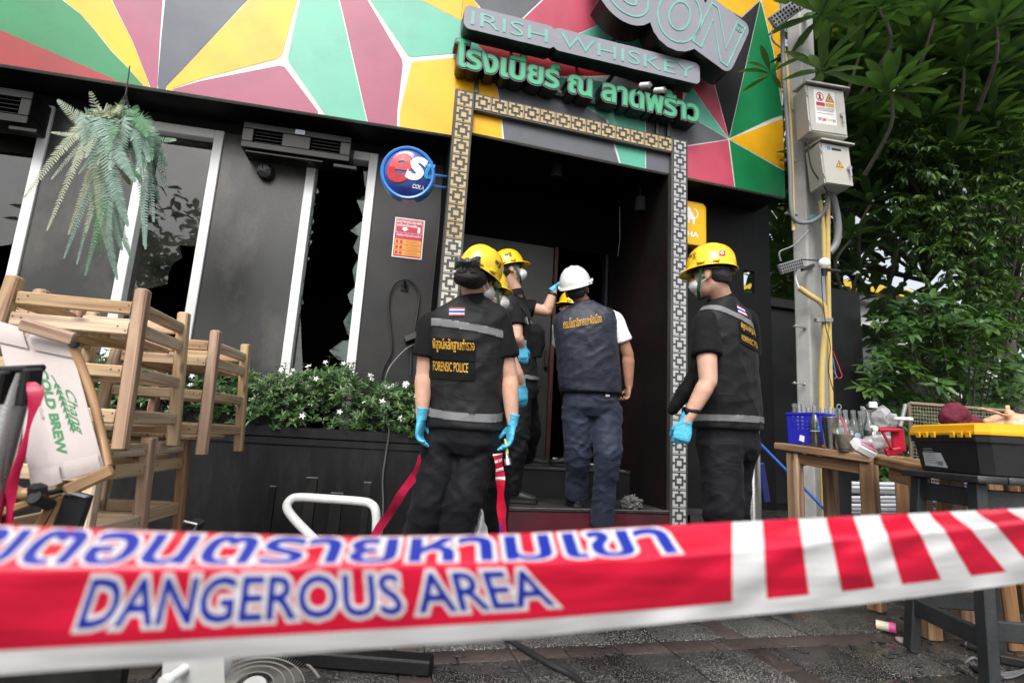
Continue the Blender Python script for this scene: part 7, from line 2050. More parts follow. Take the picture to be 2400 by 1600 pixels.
tag(mb.build('foliage', M['shrub'], shr, smooth=0), kind='stuff'); tk.build('stem', M['bark'], shr)
# dense growth further back
mb = MB()
for i in range(7600):
    x, y = rg.uniform(1740, 2560), rg.uniform(-150, 1200)
    g = 1.0
    for (cx, cy, rx, ry) in ((2130, 645, 75, 32), (2010, 740, 60, 60), (2060, 600, 45, 20), (1745, 650, 30, 30), (2000, 900, 40, 130), (1810, 560, 40, 60)):
        if ((x - cx) / rx) ** 2 + ((y - cy) / ry) ** 2 < 1: g = .06
    if rg.random() > g or (x < 1830 and y < 400): continue
    p = P(x, y, rg.uniform(7.4, 10.5)); d = V((rg.gauss(0, 1), rg.gauss(0, .6), rg.gauss(-.3, .6)))
    if p.z < .2: continue
    leaf_quad(mb, p, d, V((rg.gauss(0, .5), -1, rg.gauss(.5, .5))), rg.uniform(.22, .38), rg.uniform(.10, .16), .2)
o = mb.build('thicket', M['backleaf'], None, smooth=0); tag(o, 'dense dark growth behind the trees', 'greenery', None, 'stuff')
# pale house with a yellow roof edge behind the greenery
hs_ = empty('pale_house', P(2030, 900, 15), 'pale grey house with yellow roof edge glimpsed through the trees', 'house')
Hc = P(2040, 780, 15); Fh = Face(Hc, RAD(15))
zA = P(2040, 790, 15).z; zR = P(2060, 685, 15).z
mb = MB(); fbox(mb, Fh, -3, 5, 0, zR - .35, 0, 4); mb.build('wall', mat('house_wall', (.52, .54, .54), .7), hs_)
mb = MB(); fbox(mb, Fh, -3.3, 1.0, zR - .12, zR + .10, -.5, 4.3); mb.build('roof', mat('yellow_roof', (.80, .50, .03), .5), hs_)
mb = MB(); fbox(mb, Fh, -3.2, 5.2, zR - .345, zR - .125, -.3, 4.2); mb.build('eaves', mat('eaves_grey', (.30, .31, .32), .6), hs_)
for k in range(4):
    mb = MB(); fbox(mb, Fh, -2.6 + k * 1.9, -1.4 + k * 1.9, .9, zR - .9, -.05, -.004); w_ = mb.build('window', M['win_white'], hs_)
    mb = MB(); fbox(mb, Fh, -2.5 + k * 1.9, -1.5 + k * 1.9, 1.0, zR - 1.0, -.06, -.052); mb.build('pane', mat('house_pane', (.08, .1, .11), .1), w_)
# street trees across the road, mirrored in the window glass
for (x, y, s_, lab) in ((-6.5, -9.0, 1.0, 'broad street tree across the road behind the viewpoint, nearer the bar windows'), (4.5, -11.0, .9, 'broad street tree across the road behind the viewpoint, nearer the pole')):
    t = empty('street_tree', (x, y, 0), lab, 'tree', 'street trees across the road')
    mb = MB(); tube(mb, spline([(x, y, 0), (x + .1, y, 1.6), (x - .1, y, 3.6)], 5), .16, 10); mb.build('trunk', M['bark'], t)
    mb = MB()
    for i in range(1500):
        d = V((rg.gauss(0, 1), rg.gauss(0, 1), rg.gauss(0, .7))); d = d.normalized() * (2.6 * s_) * rg.random() ** .4
        p = V((x, y, 5.2)) + V((d.x, d.y, d.z * .95)); n_ = noise.noise(p * .8)
        if n_ < -.15: continue
        leaf_quad(mb, p, V((rg.gauss(0, 1), rg.gauss(0, 1), rg.gauss(-.3, .5))), V((rg.gauss(0, .6), rg.gauss(0, .6), 1)), .42, .2, .2)
    tag(mb.build('crown', M['leafy'], t, smooth=0), kind='stuff')

# ================================================================== RIGHT: tables and the things on them
def deck(name, A, B, dep, th, za, zb, lab, legs, m=M['wood_table'], lm=None, lw=.07):
    """table: planked top between front corners A,B (xy), dep deep"""
    u = V((B.x - A.x, B.y - A.y, 0)); L = u.length; u = u / L; v = UPZ.cross(u)
    at = lambda s, t_, z=0.0: V((A.x, A.y, 0)) + u * s + v * t_ + UPZ * (za + (zb - za) * s / L + z)
    t = empty(name, V((at(L / 2, dep / 2).x, at(L / 2, dep / 2).y, 0)), lab, 'table', 'tables beside the pole')
    n = max(2, round(dep / .13))
    for k in range(n):
        mb = MB(); y = dep * (k + .5) / n; beam(mb, at(0, y, -th / 2), at(L, y, -th / 2), dep / n - .004, th, side=v, c=.006); mb.build('plank', m, t, grain=True)
    for (s, t_, dx, dy) in legs:
        p = at(s, t_, -th); mb = MB(); beam(mb, V((p.x + dx, p.y + dy, .0)), p, lw, lw * .9, side=u, c=.006); mb.build('leg', lm or m, t, grain=True)
    mb = MB(); beam(mb, at(.05, .05, -th - .035), at(L - .05, .05, -th - .035), .025, .06, side=v); mb.build('apron', m, t, grain=True)
    return t, at, u, v
A1, B1 = P(1812, 1040, 3.18), P(2036, 1066, 2.72)
tb1, at1, u1_, v1_ = deck('wooden_table', A1, B1, .46, .042, .800, .758, 'rough brown wooden table carrying the blue crate and cola bottles', [(.10, .05, 0, 0), (.10, .40, 0, 0), (.50, .05, 0, 0), (.50, .40, 0, 0)])
A2, B2 = P(2044, 1066, 2.62), P(2168, 1092, 2.30)
tb2, at2, u2_, v2_ = deck('wooden_table', A2, B2, .40, .040, .752, .715, 'second brown wooden table end, under the tissue pack and red holder', [(.22, .05, 0, 0), (.30, .30, .02, 0), (.06, .34, 0, 0)])
for s in (-1, 1):
    pass
mb = MB(); beam(mb, at1(.12, .06, -.10), at1(.22, .06, -.045), .03, .05, side=v1_); mb.build('brace', M['wood_table'], tb1, grain=True)
mb = MB(); beam(mb, at1(.49, .06, -.10), at1(.39, .06, -.045), .03, .05, side=v1_); mb.build('brace', M['wood_table'], tb1, grain=True)
A3, B3 = P(2362, 1088, 2.35), P(2560, 1100, 2.2)
tb3, at3, u3_, v3_ = deck('wooden_table', A3, B3, .40, .045, .735, .725, 'pale wooden table at the right picture edge, under the red crate', [(.08, .06, 0, 0), (.30, .3, 0, 0)], M['wood'])
def table_z(p):
    q = V((p.x - A1.x, p.y - A1.y, 0)); return .80 + (-.042) * q.dot(u1_) / (V((B1.x - A1.x, B1.y - A1.y, 0)).length)
def spot(x, d):
    p = P(x, 1050, d); return V((p.x, p.y, table_z(p) + .001))
# blue crate
M['crate_blue'] = mat('crate_blue', (0.018, 0.020, 0.42), .35, var=.08, bump=.06)
cb = empty('blue_crate', spot(1862, 3.17), 'blue plastic crate of empty bottles on the left end of the wooden table', 'crate')
cM = frame3(u1_, z=UPZ); c0 = spot(1846, 3.2)
cu, cv = u1_, v1_
W_, D_, H_ = .20, .15, .175
q = lambda x, y, z: c0 + cu * x + cv * y + UPZ * z
def side_panel(o, e1, w, holes):
    rect = np.array([(.008, 0), (w - .008, 0), (w, H_), (0, H_)]); ls = [rect]
    for hx, hy, hw, hh in holes: ls.append(np.array([(hx, hy), (hx + hw, hy), (hx + hw, hy + hh), (hx, hy + hh)])[::-1])
    ov, tr = shape_tris(ls); mb = MB(); nn_ = e1.cross(UPZ).normalized(); put_shape(mb, ov, tr, lambda x, y, d: o + e1 * x + UPZ * y - nn_ * d, 0, .004)
    ov2 = ov; mb.add([o + e1 * float(ov[k, 0]) + UPZ * float(ov[k, 1]) - nn_ * .0041 for k in range(len(ov))], [tuple(int(k) for k in t[::-1]) for t in tr])
    mb.build('side_panel', M['crate_blue'], cb, smooth=0)
hl = [(.03 + .03 * i, .085 + .022 * j, .016, .012) for i in range(5) for j in range(4)]
side_panel(q(0, 0, 0), cu, W_, hl); side_panel(q(W_, 0, 0), cv, D_, hl[:12]); side_panel(q(W_, D_, 0), -cu, W_, hl); side_panel(q(0, D_, 0), -cv, D_, hl[:12])
mb = MB(); beam(mb, q(-.006, 0, H_), q(W_ + .006, 0, H_), .012, .016, side=cv); beam(mb, q(-.006, D_, H_), q(W_ + .006, D_, H_), .012, .016, side=cv); beam(mb, q(0, 0.008, H_), q(0, D_ - .008, H_), .012, .0155, side=cu); beam(mb, q(W_, .008, H_), q(W_, D_ - .008, H_), .012, .0155, side=cu); box(mb, q(W_ / 2, D_ / 2, .004), (W_ - .012, D_ - .012, .006), cM); mb.build('rim', M['crate_blue'], cb)
mb = MB(); mb.add([q(.075, -.003, .02), q(.105, -.003, .01), q(.11, -.003, .045), q(.082, -.003, .052)], [(0, 1, 2, 3)]); mb.build('sticker', M['print_white'], cb, smooth=0)
# bottles
M['bottle_glass'] = glass_mat('bottle_glass', (.88, .92, .90), .02, .10, (.62, .66, .65), 1.4, 2.4)  # whitish veil is brightness painted into the glass, for its bright edges
M['cola'] = mat('cola', (0.010, 0.005, 0.004), .08, bump=0, coat=.5)
BP = [(0, .002), (.026, .0), (.029, .006), (.029, .03), (.0275, .07), (.0285, .10), (.0288, .13), (.026, .15), (.020, .17), (.0145, .19), (.0125, .21), (.0125, .222), (.0142, .224), (.0142, .236), (.012, .238)]
def bottle(p, fill, lab, s=1.0, label=None, loop=False):
    t = empty('glass_bottle', p, lab, 'bottle', 'soft drink bottles on the table')
    Mx = Matrix.Translation(p) @ Matrix.Scale(s, 4)
    mb = MB(); lathe(mb, BP, Mx, 20); mb.build('glass', M['bottle_glass'], t)
    if fill:
        mb = MB(); lathe(mb, [(0, .005)] + [(r - .002, z) for r, z in BP[1:] if .004 < z < fill] + [(np.interp(fill, [z for r, z in BP], [r for r, z in BP]) - .002, fill), (0, fill)], Mx, 20); mb.build('drink', M['cola'], t)
    if label:
        mb = MB(); f_ = lambda x, y, d: p + (RT * math.sin(x / .029) - FW * math.cos(x / .029)) * ((.0296 - d) * s) + UPZ * (y * s)
        label_text(mb, 'est', f_, -.004, .098, .030, .128, 0, .03, .2, None, -.0004); mb.build('lettering', M['est_cyan'] if label == 1 else M['print_white'], t, smooth=0)
        mb = MB(); lathe(mb, [(.0293, .088), (.0293, .091)], Mx, 20); mb.build('print_line', M['print_white'], t)
    if loop:
        mb = MB(); c = p + UPZ * (.258 * s); tube(mb, [c + RT * (.012 * math.cos(a)) + UPZ * (.014 * math.sin(a)) for a in np.linspace(0, 2 * PI, 16, endpoint=False)], .003, 6, closed=True); tube(mb, [c - UPZ * .012, p + UPZ * .22 * s], .005, 6); mb.build('opener', M['steel'], t)
    return t
bottle(spot(1865, 3.28) + UPZ * .012, 0, 'empty clear bottle at the left end inside the blue crate', .98)
bottle(spot(1887, 3.30) + UPZ * .012, 0, 'empty clear bottle in the blue crate, next to its right wall', .98)
bottle(spot(1913, 3.06), .185, 'full dark cola bottle standing against the blue crate', 1.0, 1)
bottle(spot(1932, 3.20), 0, 'empty clear bottle between the cola bottle and the steel tumbler', .98)
bottle(spot(1950, 3.10), .19, 'dark cola bottle right behind the steel tumbler', 1.0)
bottle(spot(1960, 3.22), 0, 'empty bottle farthest back behind the steel tumbler', 1.0)
bottle(spot(1971, 3.0), 0, 'clear bottle with an opener ring on its mouth', .93, 0, True)
bottle(spot(2004, 2.96), 0, 'empty clear bottle with a pale blue round print, right of the plastic cup', .95)
bottle(spot(2040, 2.86), .125, 'half full dark cola bottle in front of the clear plastic bag', .98, 2)
for x, d, lab in ((1898, 3.34, 'empty clear bottle behind the full cola bottle at the crate'), (1985, 3.16, 'empty clear bottle behind the plastic cup'), (2021, 3.08, 'empty clear bottle between the pale print bottle and the half full cola'), (2054, 3.02, 'empty clear bottle partly behind the half full cola bottle'), (1876, 3.24, 'empty clear bottle in the middle of the blue crate')):
    bottle(spot(x, d) + UPZ * (.012 if x in (1876,) else 0), 0, lab, .97)
mb = MB(); p = spot(2004, 2.96); tube(mb, [p + UPZ * .09 - FW * .0278, p + UPZ * .09 - FW * .0290], .017, 16); o = mb.build('round_print', mat('pale_blue', (.3, .5, .6), .5), [x for x in COL.objects if x.get('label', '').startswith('empty clear bottle with a pale blue')][0])
t = empty('steel_tumbler', spot(1948, 2.93), 'brushed steel tumbler standing among the bottles', 'tumbler')
mb = MB(); lathe(mb, [(0, .001), (.030, 0), (.032, .004), (.043, .168), (.0445, .172), (.043, .174), (.040, .165), (.03, .01), (0, .008)], Matrix.Translation(spot(1948, 2.93)), 28); mb.build('cup', M['steel'], t)
t = empty('plastic_cup', spot(1982, 2.84), 'clear plastic cup of milky iced drink with a pink straw', 'cup'); p = spot(1982, 2.84); Mx = Matrix.Translation(p)
mb = MB(); lathe(mb, [(0, .002), (.034, 0), (.036, .004), (.045, .12), (.047, .122), (.0465, .126), (.044, .124)], Mx, 24); mb.build('cup', M['bottle_glass'], t)
mb = MB(); lathe(mb, [(0, .006), (.033, .006), (.041, .085), (.03, .088), (0, .085)], Mx, 24); mb.v = [tuple(V(v) + UPZ * (.006 * noise.noise(V(v) * 60))) if v[2] > p.z + .08 else v for v in mb.v]; mb.build('drink', mat('milky_drink', (.52, .34, .24), .5, var=.25, vs=40, bump=.3, dirt=(.65, .55, .48), dirt_s=40, dirt_amt=.6), t)
mb = MB(); lathe(mb, [(0, .004), (.034, .004), (.035, .014), (0, .014)], Mx, 20); mb.build('syrup', mat('syrup', (.20, .04, .01), .3), t)
mb = MB(); tube(mb, [p + UPZ * .07 + RT * .012 - FW * .02, p + UPZ * .185 - RT * .03 - FW * .02], .004, 8); mb.build('straw', mat('pink_straw', (.75, .05, .16), .3), t)
# tissue pack
t = empty('tissue_pack', at2(-.02, .02, .03), 'white tissue pack with a pink printed face sliding off the table edge', 'tissue pack')
tp = P(2024, 1050, 2.60); fx = (RT * .88 - UP * .45).normalized(); fz_ = (UP * .8 + RT * .35 - FW * .45).normalized()
Mt = frame3(fx, z=fz_)
mb = MB(); box(mb, tp, (.115, .07, .05), Mt, 0, .012); mb.v = [tuple(V(v) + V((.004, .004, .004)) * noise.noise(V(v) * 50)) for v in mb.v]; mb.build('pack', M['print_white'], t)
mb = MB(); e = lambda x, y: tp + Mt @ V((x, y, .0262)); mb.add([e(-.045, -.03), e(.04, -.03), e(.045, .03), e(-.04, .03)], [(0, 1, 2, 3)]); mb.build('pink_print', mat('tissue_pink', (.72, .25, .42), .6, var=.3, vs=40, dirt=(.8, .7, .75), dirt_s=30, dirt_amt=.8), t, smooth=0)
M['film'] = glass_mat('plastic_film', (.9, .9, .9), .12, .28, (.6, .6, .62), 1.3)
mb = MB(); c = P(2062, 1034, 2.58); ellip(mb, c, RT * .07, UP * .035, FW * .03, 18, 12); mb.v = [tuple(V(v) + (V(v) - c) * .5 * noise.noise(V(v) * 30)) for v in mb.v]; mb.build('torn_wrapper', M['film'], t)
# bulging clear bag with a white cap
t = empty('plastic_bag', P(2066, 980, 2.95), 'bulging clear plastic bag with a white bottle cap inside', 'bag')
mb = MB(); c = P(2066, 990, 2.98); ellip(mb, c, RT * .075, UP * .095, FW * .05, 22, 16); mb.v = [tuple(V(v) + (V(v) - c) * .35 * noise.noise(V(v) * 22) + (V(v) - c) * .15 * noise.noise(V(v) * 60)) for v in mb.v]; mb.build('film', M['film'], t)
mb = MB(); p = P(2046, 950, 2.98); lathe(mb, [(0, .02), (.018, .02), (.021, .012), (.021, -.012), (0, -.012)], Matrix.Translation(p), 20); mb.build('cap', M['print_white'], t)
mb = MB(); loft(mb, [(P(2020, 952, 2.95), RT * .012, FW * .006), (P(2026, 965, 2.95), RT * .016, FW * .01), (P(2032, 1000, 2.95), RT * .02, FW * .014), (P(2032, 1040, 2.95), RT * .018, FW * .014)], 12); mb.v = [tuple(V(v) + V((1, 1, 0)) * .008 * noise.noise(V(v) * 50)) for v in mb.v]; mb.build('twisted_neck', M['film'], t)
# red holder
M['red_plastic'] = mat('red_plastic', (0.42, 0.012, 0.035), .3, var=.06, bump=.03)
t = empty('red_holder', P(2085, 1040, 2.42), 'red plastic tool holder beside the black toolbox', 'holder')
mb = MB()
for (a, b, w_) in (((2054, 1006), (2108, 1006), .015), ((2066, 1008), (2090, 1050), .011), ((2102, 1002), (2108, 1058), .022), ((2072, 1058), (2110, 1054), .032)): beam(mb, P(*a, 2.42), P(*b, 2.40), w_, .05, side=FW.cross(RT))
mb.build('frame', M['red_plastic'], t)
mb = MB(); p = P(2048, 1003, 2.40); tube(mb, [p + FW * .01, p - FW * .012], .012, 14); tube(mb, [p - FW * .012, p - FW * .014], .005, 10); mb.build('roller', M['print_white'], t)
# black stool and toolbox
KC = P(2290, 1103, 1.86); KL = P(2140, 1082, 2.20); KR = P(2378, 1104, 2.02)
ua_ = V((KL.x - KC.x, KL.y - KC.y, 0)).normalized(); ub_ = V((-ua_.y, ua_.x, 0))
if ub_.dot(V((KR.x - KC.x, KR.y - KC.y, 0))) < 0: ub_ = -ub_
sz = .705
bs = empty('black_stool', V((KC.x, KC.y, 0)) + ua_ * .2 + ub_ * .15, 'tall black painted wooden stool carrying the toolbox', 'stool')
bq = lambda a, b, z: V((KC.x, KC.y, 0)) + ua_ * a + ub_ * b + UPZ * z
SL, SW = .42, .30
for k in range(3):
    mb = MB(); y = -.01 + (SW + .0) * (k + .5) / 3; beam(mb, bq(-.015, y, sz - .013), bq(SL, y, sz - .013), SW / 3 - .004, .026, side=ub_, c=.004); mb.build('slat', M['wood_black'], bs)
for a, b in ((.05, .03), (SL - .06, .03), (.05, SW - .05), (SL - .06, SW - .05)):
    da = -.05 if a < .2 else .045; db = -.05 if b < .15 else .05
    mb = MB(); beam(mb, bq(a + da, b + db, 0), bq(a, b, sz - .027), .055, .036, side=ua_, c=.004); mb.build('leg', M['wood_black'], bs)
for (p0, p1, z) in (((.05, .03), (SL - .06, .03), sz - .08), ((.05, .03), (.05, SW - .05), sz - .08), ((.03, -.01), (SL - .03, -.01), .17), ((.02, .0), (.02, SW - .0), .20), ((SL - .02, 0), (SL - .02, SW), .20)):
    mb = MB(); beam(mb, bq(*p0, z), bq(*p1, z), .022, .065, side=UPZ.cross(bq(*p1, z) - bq(*p0, z)), c=.004); mb.build('rail', M['wood_black'], bs)
tbx = empty('toolbox', bq(.2, .14, sz), 'black plastic toolbox with a yellow lid and torn white label', 'toolbox')
M['tool_black'] = mat('toolbox_black', (0.018, 0.018, 0.019), .38, var=.12, vs=9, bump=.12, bs=160)
M['tool_yellow'] = mat('toolbox_yellow', (0.80, 0.40, 0.008), .32, var=.04, bump=.05, bs=160)
BL_, BW_, BH_ = .40, .205, .142
def ringpts(z, e, c): return [bq(.005 + x, .03 + y, sz + .001 + z) for x, y in [(-e + c, -e), (BL_ + e - .02, -e), (BL_ + e, .02 - e), (BL_ + e, BW_ + e - .02), (BL_ + e - .02, BW_ + e), (-e + .02, BW_ + e), (-e, BW_ + e - .02), (-e, -e + c)]]
def ringbox(mb, levels, mi=0):
    vs = []; n = 8
    for z, e, c in levels: vs += ringpts(z, e, c)
    fs = [(i * n + k, (i + 1) * n + k, (i + 1) * n + (k + 1) % n, i * n + (k + 1) % n) for i in range(len(levels) - 1) for k in range(n)]
    mb.add(vs, fs + [tuple(range(n)), tuple((len(levels) - 1) * n + k for k in range(n - 1, -1, -1))], mi)
mb = MB(); ringbox(mb, [(0, -.022, .03), (.004, -.018, .03), (BH_ - .028, -.004, .03), (BH_ - .026, .004, .03), (BH_, .006, .03)]); mb.build('case', M['tool_black'], tbx, smooth=30)
mb = MB(); ringbox(mb, [(BH_ + .0005, .009, .03), (BH_ + .010, .010, .03), (BH_ + .011, .006, .03), (BH_ + .036, .002, .03), (BH_ + .042, -.006, .03)]); lid = mb.build('lid', M['tool_yellow'], tbx, smooth=30)
for s in (.05, .09, .13, .235, .28, .325):
    mb = MB(); beam(mb, bq(.005 + s, .03 - .0105, sz + BH_ - .010), bq(.005 + s, .03 - .0115, sz + BH_ + .012), .026, .006, side=ua_, c=.002); mb.build('clip', M['tool_yellow'], lid)
mb = MB(); fl_ = lambda x, z: bq(.005 + x, .03 + .018 - .014 * z / BH_ - .0015, sz + z)
mb.add([fl_(.34, .105), fl_(.245, .105), fl_(.205, .018), fl_(.335, .022)], [(0, 1, 2, 3)], 0)
for k in range(7): z = .09 - k * .009; mb.add([fl_(.33, z) - ub_ * .0006, fl_(.275 - .003 * k, z) - ub_ * .0006, fl_(.275 - .003 * k, z - .003) - ub_ * .0006, fl_(.33, z - .003) - ub_ * .0006], [(0, 1, 2, 3)], 1)
for k in range(8): x = .232 + k * .004; mb.add([fl_(x, .042) - ub_ * .0006, fl_(x - .002, .042) - ub_ * .0006, fl_(x - .002, .026) - ub_ * .0006, fl_(x, .026) - ub_ * .0006], [(0, 1, 2, 3)], 2)
mb.build('torn_label', [mat('label_paper', (.50, .52, .54), .6), mat('label_grey', (.3, .31, .33), .6, bump=0), M['print_black']], tbx, smooth=0)
mb = MB(); p = P(2116, 981, 2.4); lathe(mb, [(0, .006), (.036, .006), (.038, .003), (.038, -.006), (0, -.006)], Matrix.Translation(p), 26); o = mb.build('container_cover', M['print_white'], None); tag(o, 'flat white plastic lid behind the yellow toolbox lid', 'lid')
# wire panel, maroon cloth, knotted bag, red crate
wp = empty('wire_panel', P(2240, 1150, 3.3), 'rusty wire mesh panel leaning behind the toolbox', 'mesh panel')
WA, WB_, WC = P(2130, 944, 3.3), P(2360, 962, 3.1), P(2138, 1140, 3.35)
mb = MB(); e1, e2 = WB_ - WA, WC - WA
for k in range(34): tube(mb, [WA + e1 * (k / 33), WA + e1 * (k / 33) + e2], .0022, 5)
for k in range(25): tube(mb, [WA + e2 * (k / 24), WA + e2 * (k / 24) + e1], .0022, 5)
tag(mb.build('mesh', mat('rusty_wire', (.26, .23, .18), .7, metal=.3, var=.3, bump=.3), wp), kind='stuff')
for a, b in ((WA, WB_), (WA, WC), (WC, WC + e1)):
    mb = MB(); beam(mb, a, b, .018, .018); mb.build('frame', mat('panel_frame', (.20, .16, .11), .7, bump=.3), wp)
mb = MB(); tube(mb, [P(2122, 948, 3.25), P(2110, 1000, 3.2)], .012, 10); o = mb.build('pale_rod', M['pvc_grey'], None); tag(o, 'pale blue grey rod leaning against the wire panel corner', 'rod')
mb = MB(); c = P(2238, 975, 2.9)
ellip(mb, c, RT * .075, UP * .075, FW * .06, 24, 18); ellip(mb, P(2270, 988, 2.9), RT * .09, UP * .035, FW * .05, 20, 12)
o = put('maroon_cloth', fuse(mb, .008, 2, lambda c: .016 * noise.noise(c * 16) + .006 * noise.noise(c * 50)), mat('maroon_fabric', (.12, .008, .025), .85, bump=.3), None); tag(o, 'bundled maroon cloth hanging over the wire panel', 'cloth')
t = empty('knotted_bag', P(2360, 985, 2.3), 'peach coloured plastic bag knotted at the top, behind the toolbox', 'bag')
M['peach'] = mat('peach_film', (.66, .40, .26), .45, var=.12, vs=20, bump=.4, bs=40)
mb = MB(); ellip(mb, P(2340, 998, 2.35), RT * .055, UP * .05, FW * .05, 20, 14); ellip(mb, P(2388, 1000, 2.3), RT * .06, UP * .06, FW * .055, 20, 14); ellip(mb, P(2366, 972, 2.3), RT * .016, UP * .022, FW * .016)
ellip(mb, P(2360, 960, 2.3), RT * .012, UP * .02, FW * .008)
put('bag_body', fuse(mb, .006, 2, lambda c: .008 * noise.noise(V((c.x * 30, c.y * 30, c.z * 50)))), M['peach'], t)
mb = MB(); tube(mb, spline([P(2296, 957, 2.3), P(2325, 964, 2.3), P(2350, 972, 2.3), P(2366, 976, 2.3)], 5), [.010 + .002 * math.sin(i * 2) for i in range(16)], 8, flat=.5); mb.build('bag_handle', M['peach'], t)
rc = empty('red_crate', P(2400, 1050, 2.25), 'red plastic crate with a bulldog clip at the right picture edge', 'crate')
mb = MB(); vs = [P(x, y, d) for d in (2.2, 2.5) for x, y in ((2366, 1012), (2520, 1012), (2510, 1092), (2372, 1090))]; mb.add(vs, [(3, 2, 1, 0), (4, 5, 6, 7), (0, 1, 5, 4), (1, 2, 6, 5), (2, 3, 7, 6), (3, 0, 4, 7)]); mb.build('shell', M['red_plastic'], rc, smooth=0)
mb = MB(); beam(mb, P(2362, 1012, 2.19), P(2522, 1012, 2.19), .02, .012, side=FW); mb.build('rim', M['red_plastic'], rc)
mb = MB(); box(mb, P(2385, 1012, 2.17), (.03, .02, .018), frame3(RT, z=UP)); mb.build('clip', M['rubber'], rc)
mb = MB()
for x in (2373, 2380, 2391): tube(mb, [P(x, 1020, 2.165), P(x + 2, 1045, 2.165), P(x + 5, 1049, 2.165), P(x + 6, 1042, 2.165)], .0015, 5)
mb.build('hook', M['steel'], rc)
# stool legs behind, poles, tarp
for (x0, x1, d, m_, lab) in ((2232, 2238, 2.75, 'wood_table', 'dark'),):
    b2 = empty('brown_stool', G(2270, 1345, 0), 'brown wooden stool standing behind the black stool', 'stool')
    for (xt, xb, dd) in ((2222, 2212, 2.7), (2238, 2250, 2.85), (2360, 2372, 2.75), (2370, 2385, 2.95)):
        a = P(xt, 1100, dd); b = P(xb, 1190, dd); dirn = (b - a); mb = MB(); beam(mb, a + dirn * ((0 - a.z) / dirn.z), a, .05, .045, side=RT); mb.build('leg', M['wood_table'], b2, grain=True)
    mb = MB(); beam(mb, P(2205, 1102, 2.8), P(2385, 1108, 2.85), .03, .2, side=UPZ); mb.build('seat', M['wood_table'], b2, grain=True)
M['alu'] = mat('white_pole', (0.40, 0.42, 0.46), .5, metal=.0, var=.08, bump=.04)
for k, (y0, y1, dd) in enumerate(((1133, 1140, 4.1), (1142, 1152, 4.0), (1151, 1163, 4.15), (1166, 1165, 3.95), (1172, 1180, 4.05), (1184, 1183, 3.9), (1192, 1198, 4.0), (1200, 1200, 4.1))):
    mb = MB(); tube(mb, [P(1996, y0, dd), P(2380, y1, dd - .35)], .014 if k % 2 else .018, 10); o = mb.build('metal_tube', M['alu'], None)
    tag(o, 'pale metal tent tube lying in the stack under the tables', 'tube', 'stacked pale metal tubes')
mb = MB(); rg = random.Random(9)
for k in range(3):
    cc = P(2300 + 30 * k, 1150 + 15 * k, 3.5 - .05 * k)
    def tf_(u, v): return cc + RT * ((u - .5) * .62) + UPZ * (.05 * math.sin(v * 3.1) - .03 + .014 * math.sin(u * 19 + k) + .02 * noise.noise(V((u * 7, v * 5, k)))) + FW * ((v - .5) * .5) 
    grid(mb, 30, 14, tf_)
o = mb.build('blue_tarp', mat('blue_tarp', (.02, .035, .30), .35, var=.15, bump=.3, bs=25), None, smooth=40); tag(o, 'folded blue tarpaulin on the metal tubes under the black stool', 'tarpaulin')
mb = MB(); ellip(mb, P(2395, 1160, 3.0), RT * .10, UP * .10, FW * .08, 24, 16); mb.v = [tuple(V(v) + V((1, 1, 1)) * .02 * noise.noise(V(v) * 14)) for v in mb.v]; o = mb.build('bin_bag', mat('bin_bag', (.02, .02, .022), .3, bump=.3, bs=30), None); tag(o, 'black bin bag behind the blue tarpaulin at the right edge', 'bag')
mb = MB(); tube(mb, [P(1776, 1034, 4.1), P(1952, 1212, 3.9)], .011, 10); o = mb.build('blue_pole', mat('blue_pole', (.02, .10, .42), .4), None); tag(o, 'long bright blue pole slanting down in front of the concrete pole', 'pole')
mb = MB(); beam(mb, P(1783, 1085, 4.35), P(1798, 1175, 4.4), .05, .02, side=RT); o = mb.build('blue_bar', mat('navy_bar', (.03, .035, .16), .4), None); tag(o, 'dark blue flat bar leaning beside the steel bollard', 'bar')
mb = MB(); q = P(1763, 1100, 3.55); tube(mb, [(q.x, q.y, 0), (q.x, q.y, .93), (q.x, q.y, .945)], [.051, .051, .045], 28); o = mb.build('steel_bollard', M['steel'], None); tag(o, 'brushed steel bollard right behind the officer facing left', 'bollard')
# litter on the paving
t = empty('cream_tube', G(2076, 1470, 0), 'small white tube with a pink cap lying on the paving', 'tube')
a = G(2053, 1462, .022); b = G(2100, 1472, .022); m_ = a.lerp(b, .66)
mb = MB(); tube(mb, [a, a.lerp(b, .02), m_], [.018, .020, .020], 16); mb.build('body', mat('tube_cream', (.62, .55, .42), .4), t)
mb = MB(); tube(mb, [m_, b], .022, 16); mb.build('cap', mat('pink_cap', (.68, .10, .32), .4), t)
mb = MB(); lathe(mb, [(0, .012), (.036, .012), (.038, .008), (.036, 0), (0, 0)], Matrix.Translation(G(2124, 1506, 0)) @ Matrix.Rotation(.12, 4, 'Y'), 26); o = mb.build('pink_lid', mat('pale_pink_lid', (.50, .36, .37), .4), None); tag(o, 'round pale pink lid lying on the paving by the black stool leg', 'lid')
t = empty('black_torch', G(2290, 1520, 0), 'black torch lying on the paving under the black stool', 'torch')
a = G(2252, 1506, .016); b = G(2322, 1528, .016)
mb = MB(); tube(mb, [a, a.lerp(b, .2), a.lerp(b, .22), b], [.012, .012, .016, .015], 14); mb.build('barrel', M['rubber'], t)
mb = MB(); tube(mb, [a.lerp(b, .22), a.lerp(b, .26)], .017, 14); mb.build('ring', M['steel'], t)
mb = MB()
for k in range(4): tube(mb, spline([G(2266 + 14 * k, 1545 + 6 * k, .006 + .006 * k), G(2300 + 10 * k, 1572 + 3 * k, .006), G(2370, 1574 + 4 * k, .008), G(2430, 1560, .01 + .005 * k)], 6), .0035, 6)
tube(mb, spline([G(2262, 1552, .01), G(2280, 1540, .012), G(2300, 1548, .012)], 5), .004, 6)
